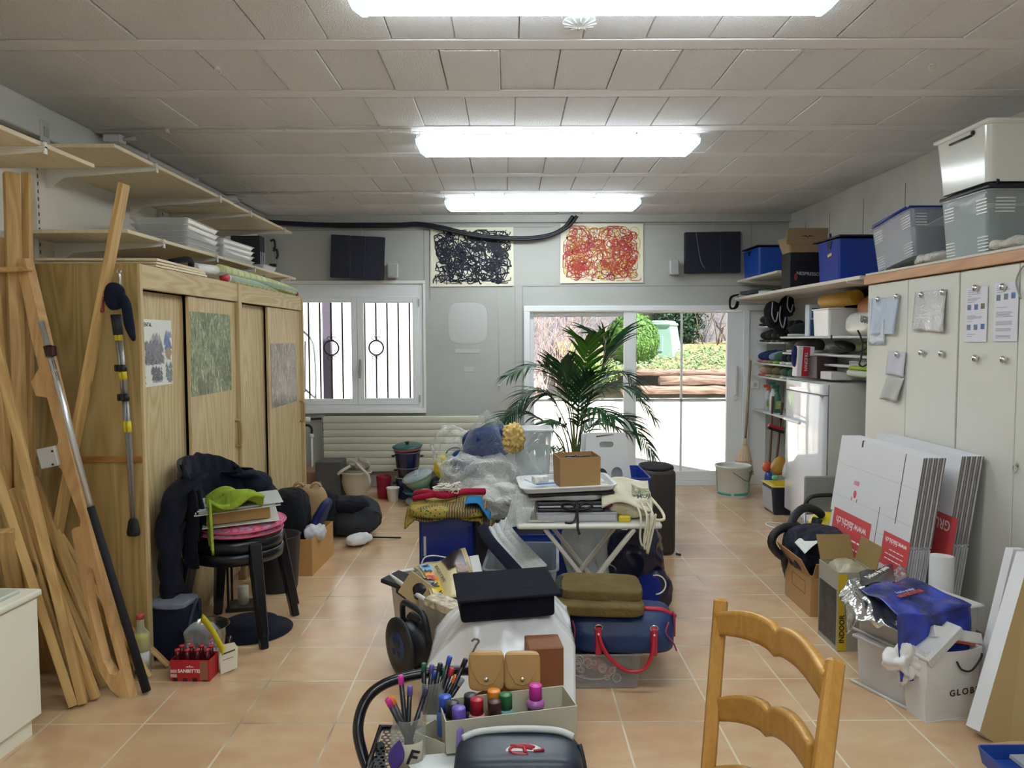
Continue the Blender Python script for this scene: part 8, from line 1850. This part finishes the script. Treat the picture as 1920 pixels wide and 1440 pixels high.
g = G(); g.tube([(.030*math.cos(a)-.002, .0145*math.sin(a), .001) for a in [.5+4.6*i/16 for i in range(17)]], .0034, 6); g.tube([(-.03, .012, .001), (-.012, .010, .001), (.02, .004, .001)], .004, 6); g.tube([(.0, .008, .001), (.004, -.010, .001)], .004, 6); g.tube([(.022, -.004, .001), (.046, .0, .001)], .0032, 6); part('red_emblem', g, mat('#a01f2e', .5), T, ME)
single('seat_towel', G().blob((0, 0, 0), (.30, .22, .06), 4, .06, 8, 2, 8), mat('#22262e', .8), 'dark folded item under the navy zipped case', 'cloth', Matrix.Translation((AY(972, 1440, 1.72).x, 1.76, SZ2+.03)))
T = thing('leather_case', 'tan leather double pouch with two snap buttons standing on the chair', 'pouch', Matrix.Translation(AY(945, 1288, 2.06)) @ rotm(-.12, 0, .0)); LT = mat('#b08a56', .5, bump=.12, bs=30, var=.05)
g = G(); g.blob((-.048, 0, .045), (.098, .03, .105), 6, .02, 9, 3, 9); g.blob((.050, 0, .045), (.098, .03, .100), 6, .02, 9, 5, 9); part('pouch_body', g, LT, T)
for x in (-.048, .050):
    g = G(); g.prism([(x-.046, .092), (x+.046, .092), (x+.040, .05), (x+.02, .015), (x+.0, .008), (x-.02, .015), (x-.040, .05)], .004, at(0, -.017, 0), .001); f_ = part('flap', g, LT, T); g = G(); g.lathe([(.0, .004), (.006, .003), (.0075, 0)], (x, -.0195, .026), 14, rotm(PI/2, 0, 0), cap=False); part('snap', g, mat('#c9c4b4', .2, .9), f_)
g = G(); g.tube(smooth_path([(-.085, -.005, .095), (-.075, -.008, .115), (-.068, -.008, .125), (-.078, -.01, .132), (-.088, -.008, .125)], 4), .003, 6); part('hook', g, mat('#8b8076', .3, .8), T)

# ================================================================ WOODEN CHAIR (back towards the camera)
WY = mat('#b98a3c', .38, var=.1, vs=5); WCH = wood('#c2944a', '#a87a34', 'X', 1.0, .35, .25); WCV = wood('#b88a45', '#a0722f', 'Z', 1.0, .35, .25)
T = thing('wooden_chair', 'honey coloured wooden chair with curved ladder back in the right foreground', 'chair')
def wpost(tx, ty, bx, by, yt, yb, w_):
    a = AY(tx, ty, yt); b = AY(bx, by, yb); d = (a-b).normalized(); c = b-d*(b.z/d.z)*1.0 if b.z > 0 else b
    g = G(); g.beam(V(c)+V((0, 0, .004)), a, w_, w_*.75, (0, -1, 0), .006); part('rear_post', g, WCV, T); return a, c
aL, cL = wpost(1352, 1122, 1328, 1440, 1.70, 1.60, .030); aR, cR = wpost(1567, 1236, 1542, 1440, 1.28, 1.20, .031)
def slat(L0, R0, hgt, nm):
    # ladder slat: wavy top edge with a small notch, bowed backwards
    g = G(); n = 36
    def top(u): return .022*math.sin(PI*u)+ (.010*abs(math.sin(2*PI*u)) if True else 0) - .012*math.exp(-((u-.5)/.03)**2)
    def f(u, v):
        q = L0*(1-u)+R0*u; bow = math.sin(PI*u)*.030; t_ = top(u); z0 = -hgt*.5+.016*math.sin(PI*u)+(.006*abs(math.sin(2*PI*u))-.006*math.exp(-((u-.5)/.04)**2)); z1 = hgt*.5+t_
        nrm = V(((R0-L0).y, -(R0-L0).x, 0)).normalized()
        return q+V((0, 0, z0+(z1-z0)*v))-nrm*bow
    g.sheet(f, n, 6, .016); part(nm, g, WCH, T)
slat(AY(1350, 1168, 1.69), AY(1556, 1285, 1.27), .050, 'back_slat'); slat(AY(1342, 1330, 1.66), AY(1530, 1420, 1.24), .050, 'back_slat'); slat(AY(1330, 1460, 1.63), AY(1515, 1560, 1.22), .050, 'back_slat')
dr = (cR-cL); nr = V((-dr.y, dr.x, 0)).normalized(); 
if nr.x < 0: nr = -nr
nr = -nr if (cL+nr*.4).length > (cL-nr*.4).length and False else nr
g = G(); q = [cL, cR, cR+nr*.38, cL+nr*.38]; g.tube([V((p.x, p.y, .43)) for p in q], .018, 8, closed=True); bm_ = g.bm; part('seat_rail', g, WCH, T)
g = G(); g.box(((q[0]+q[2])/2).to_tuple()[:2]+(.445,), (dr.length*.98, .37, .02), rotm(0, 0, math.atan2(dr.y, dr.x)), .006); part('seat', g, wood('#c9a765', '#b8934f', 'X', 3), T)
for p in (cR+nr*.38, cL+nr*.38): g = G(); g.beam((p.x, p.y, .003), (p.x, p.y, .43), .034, .034); part('front_leg', g, WCV, T)
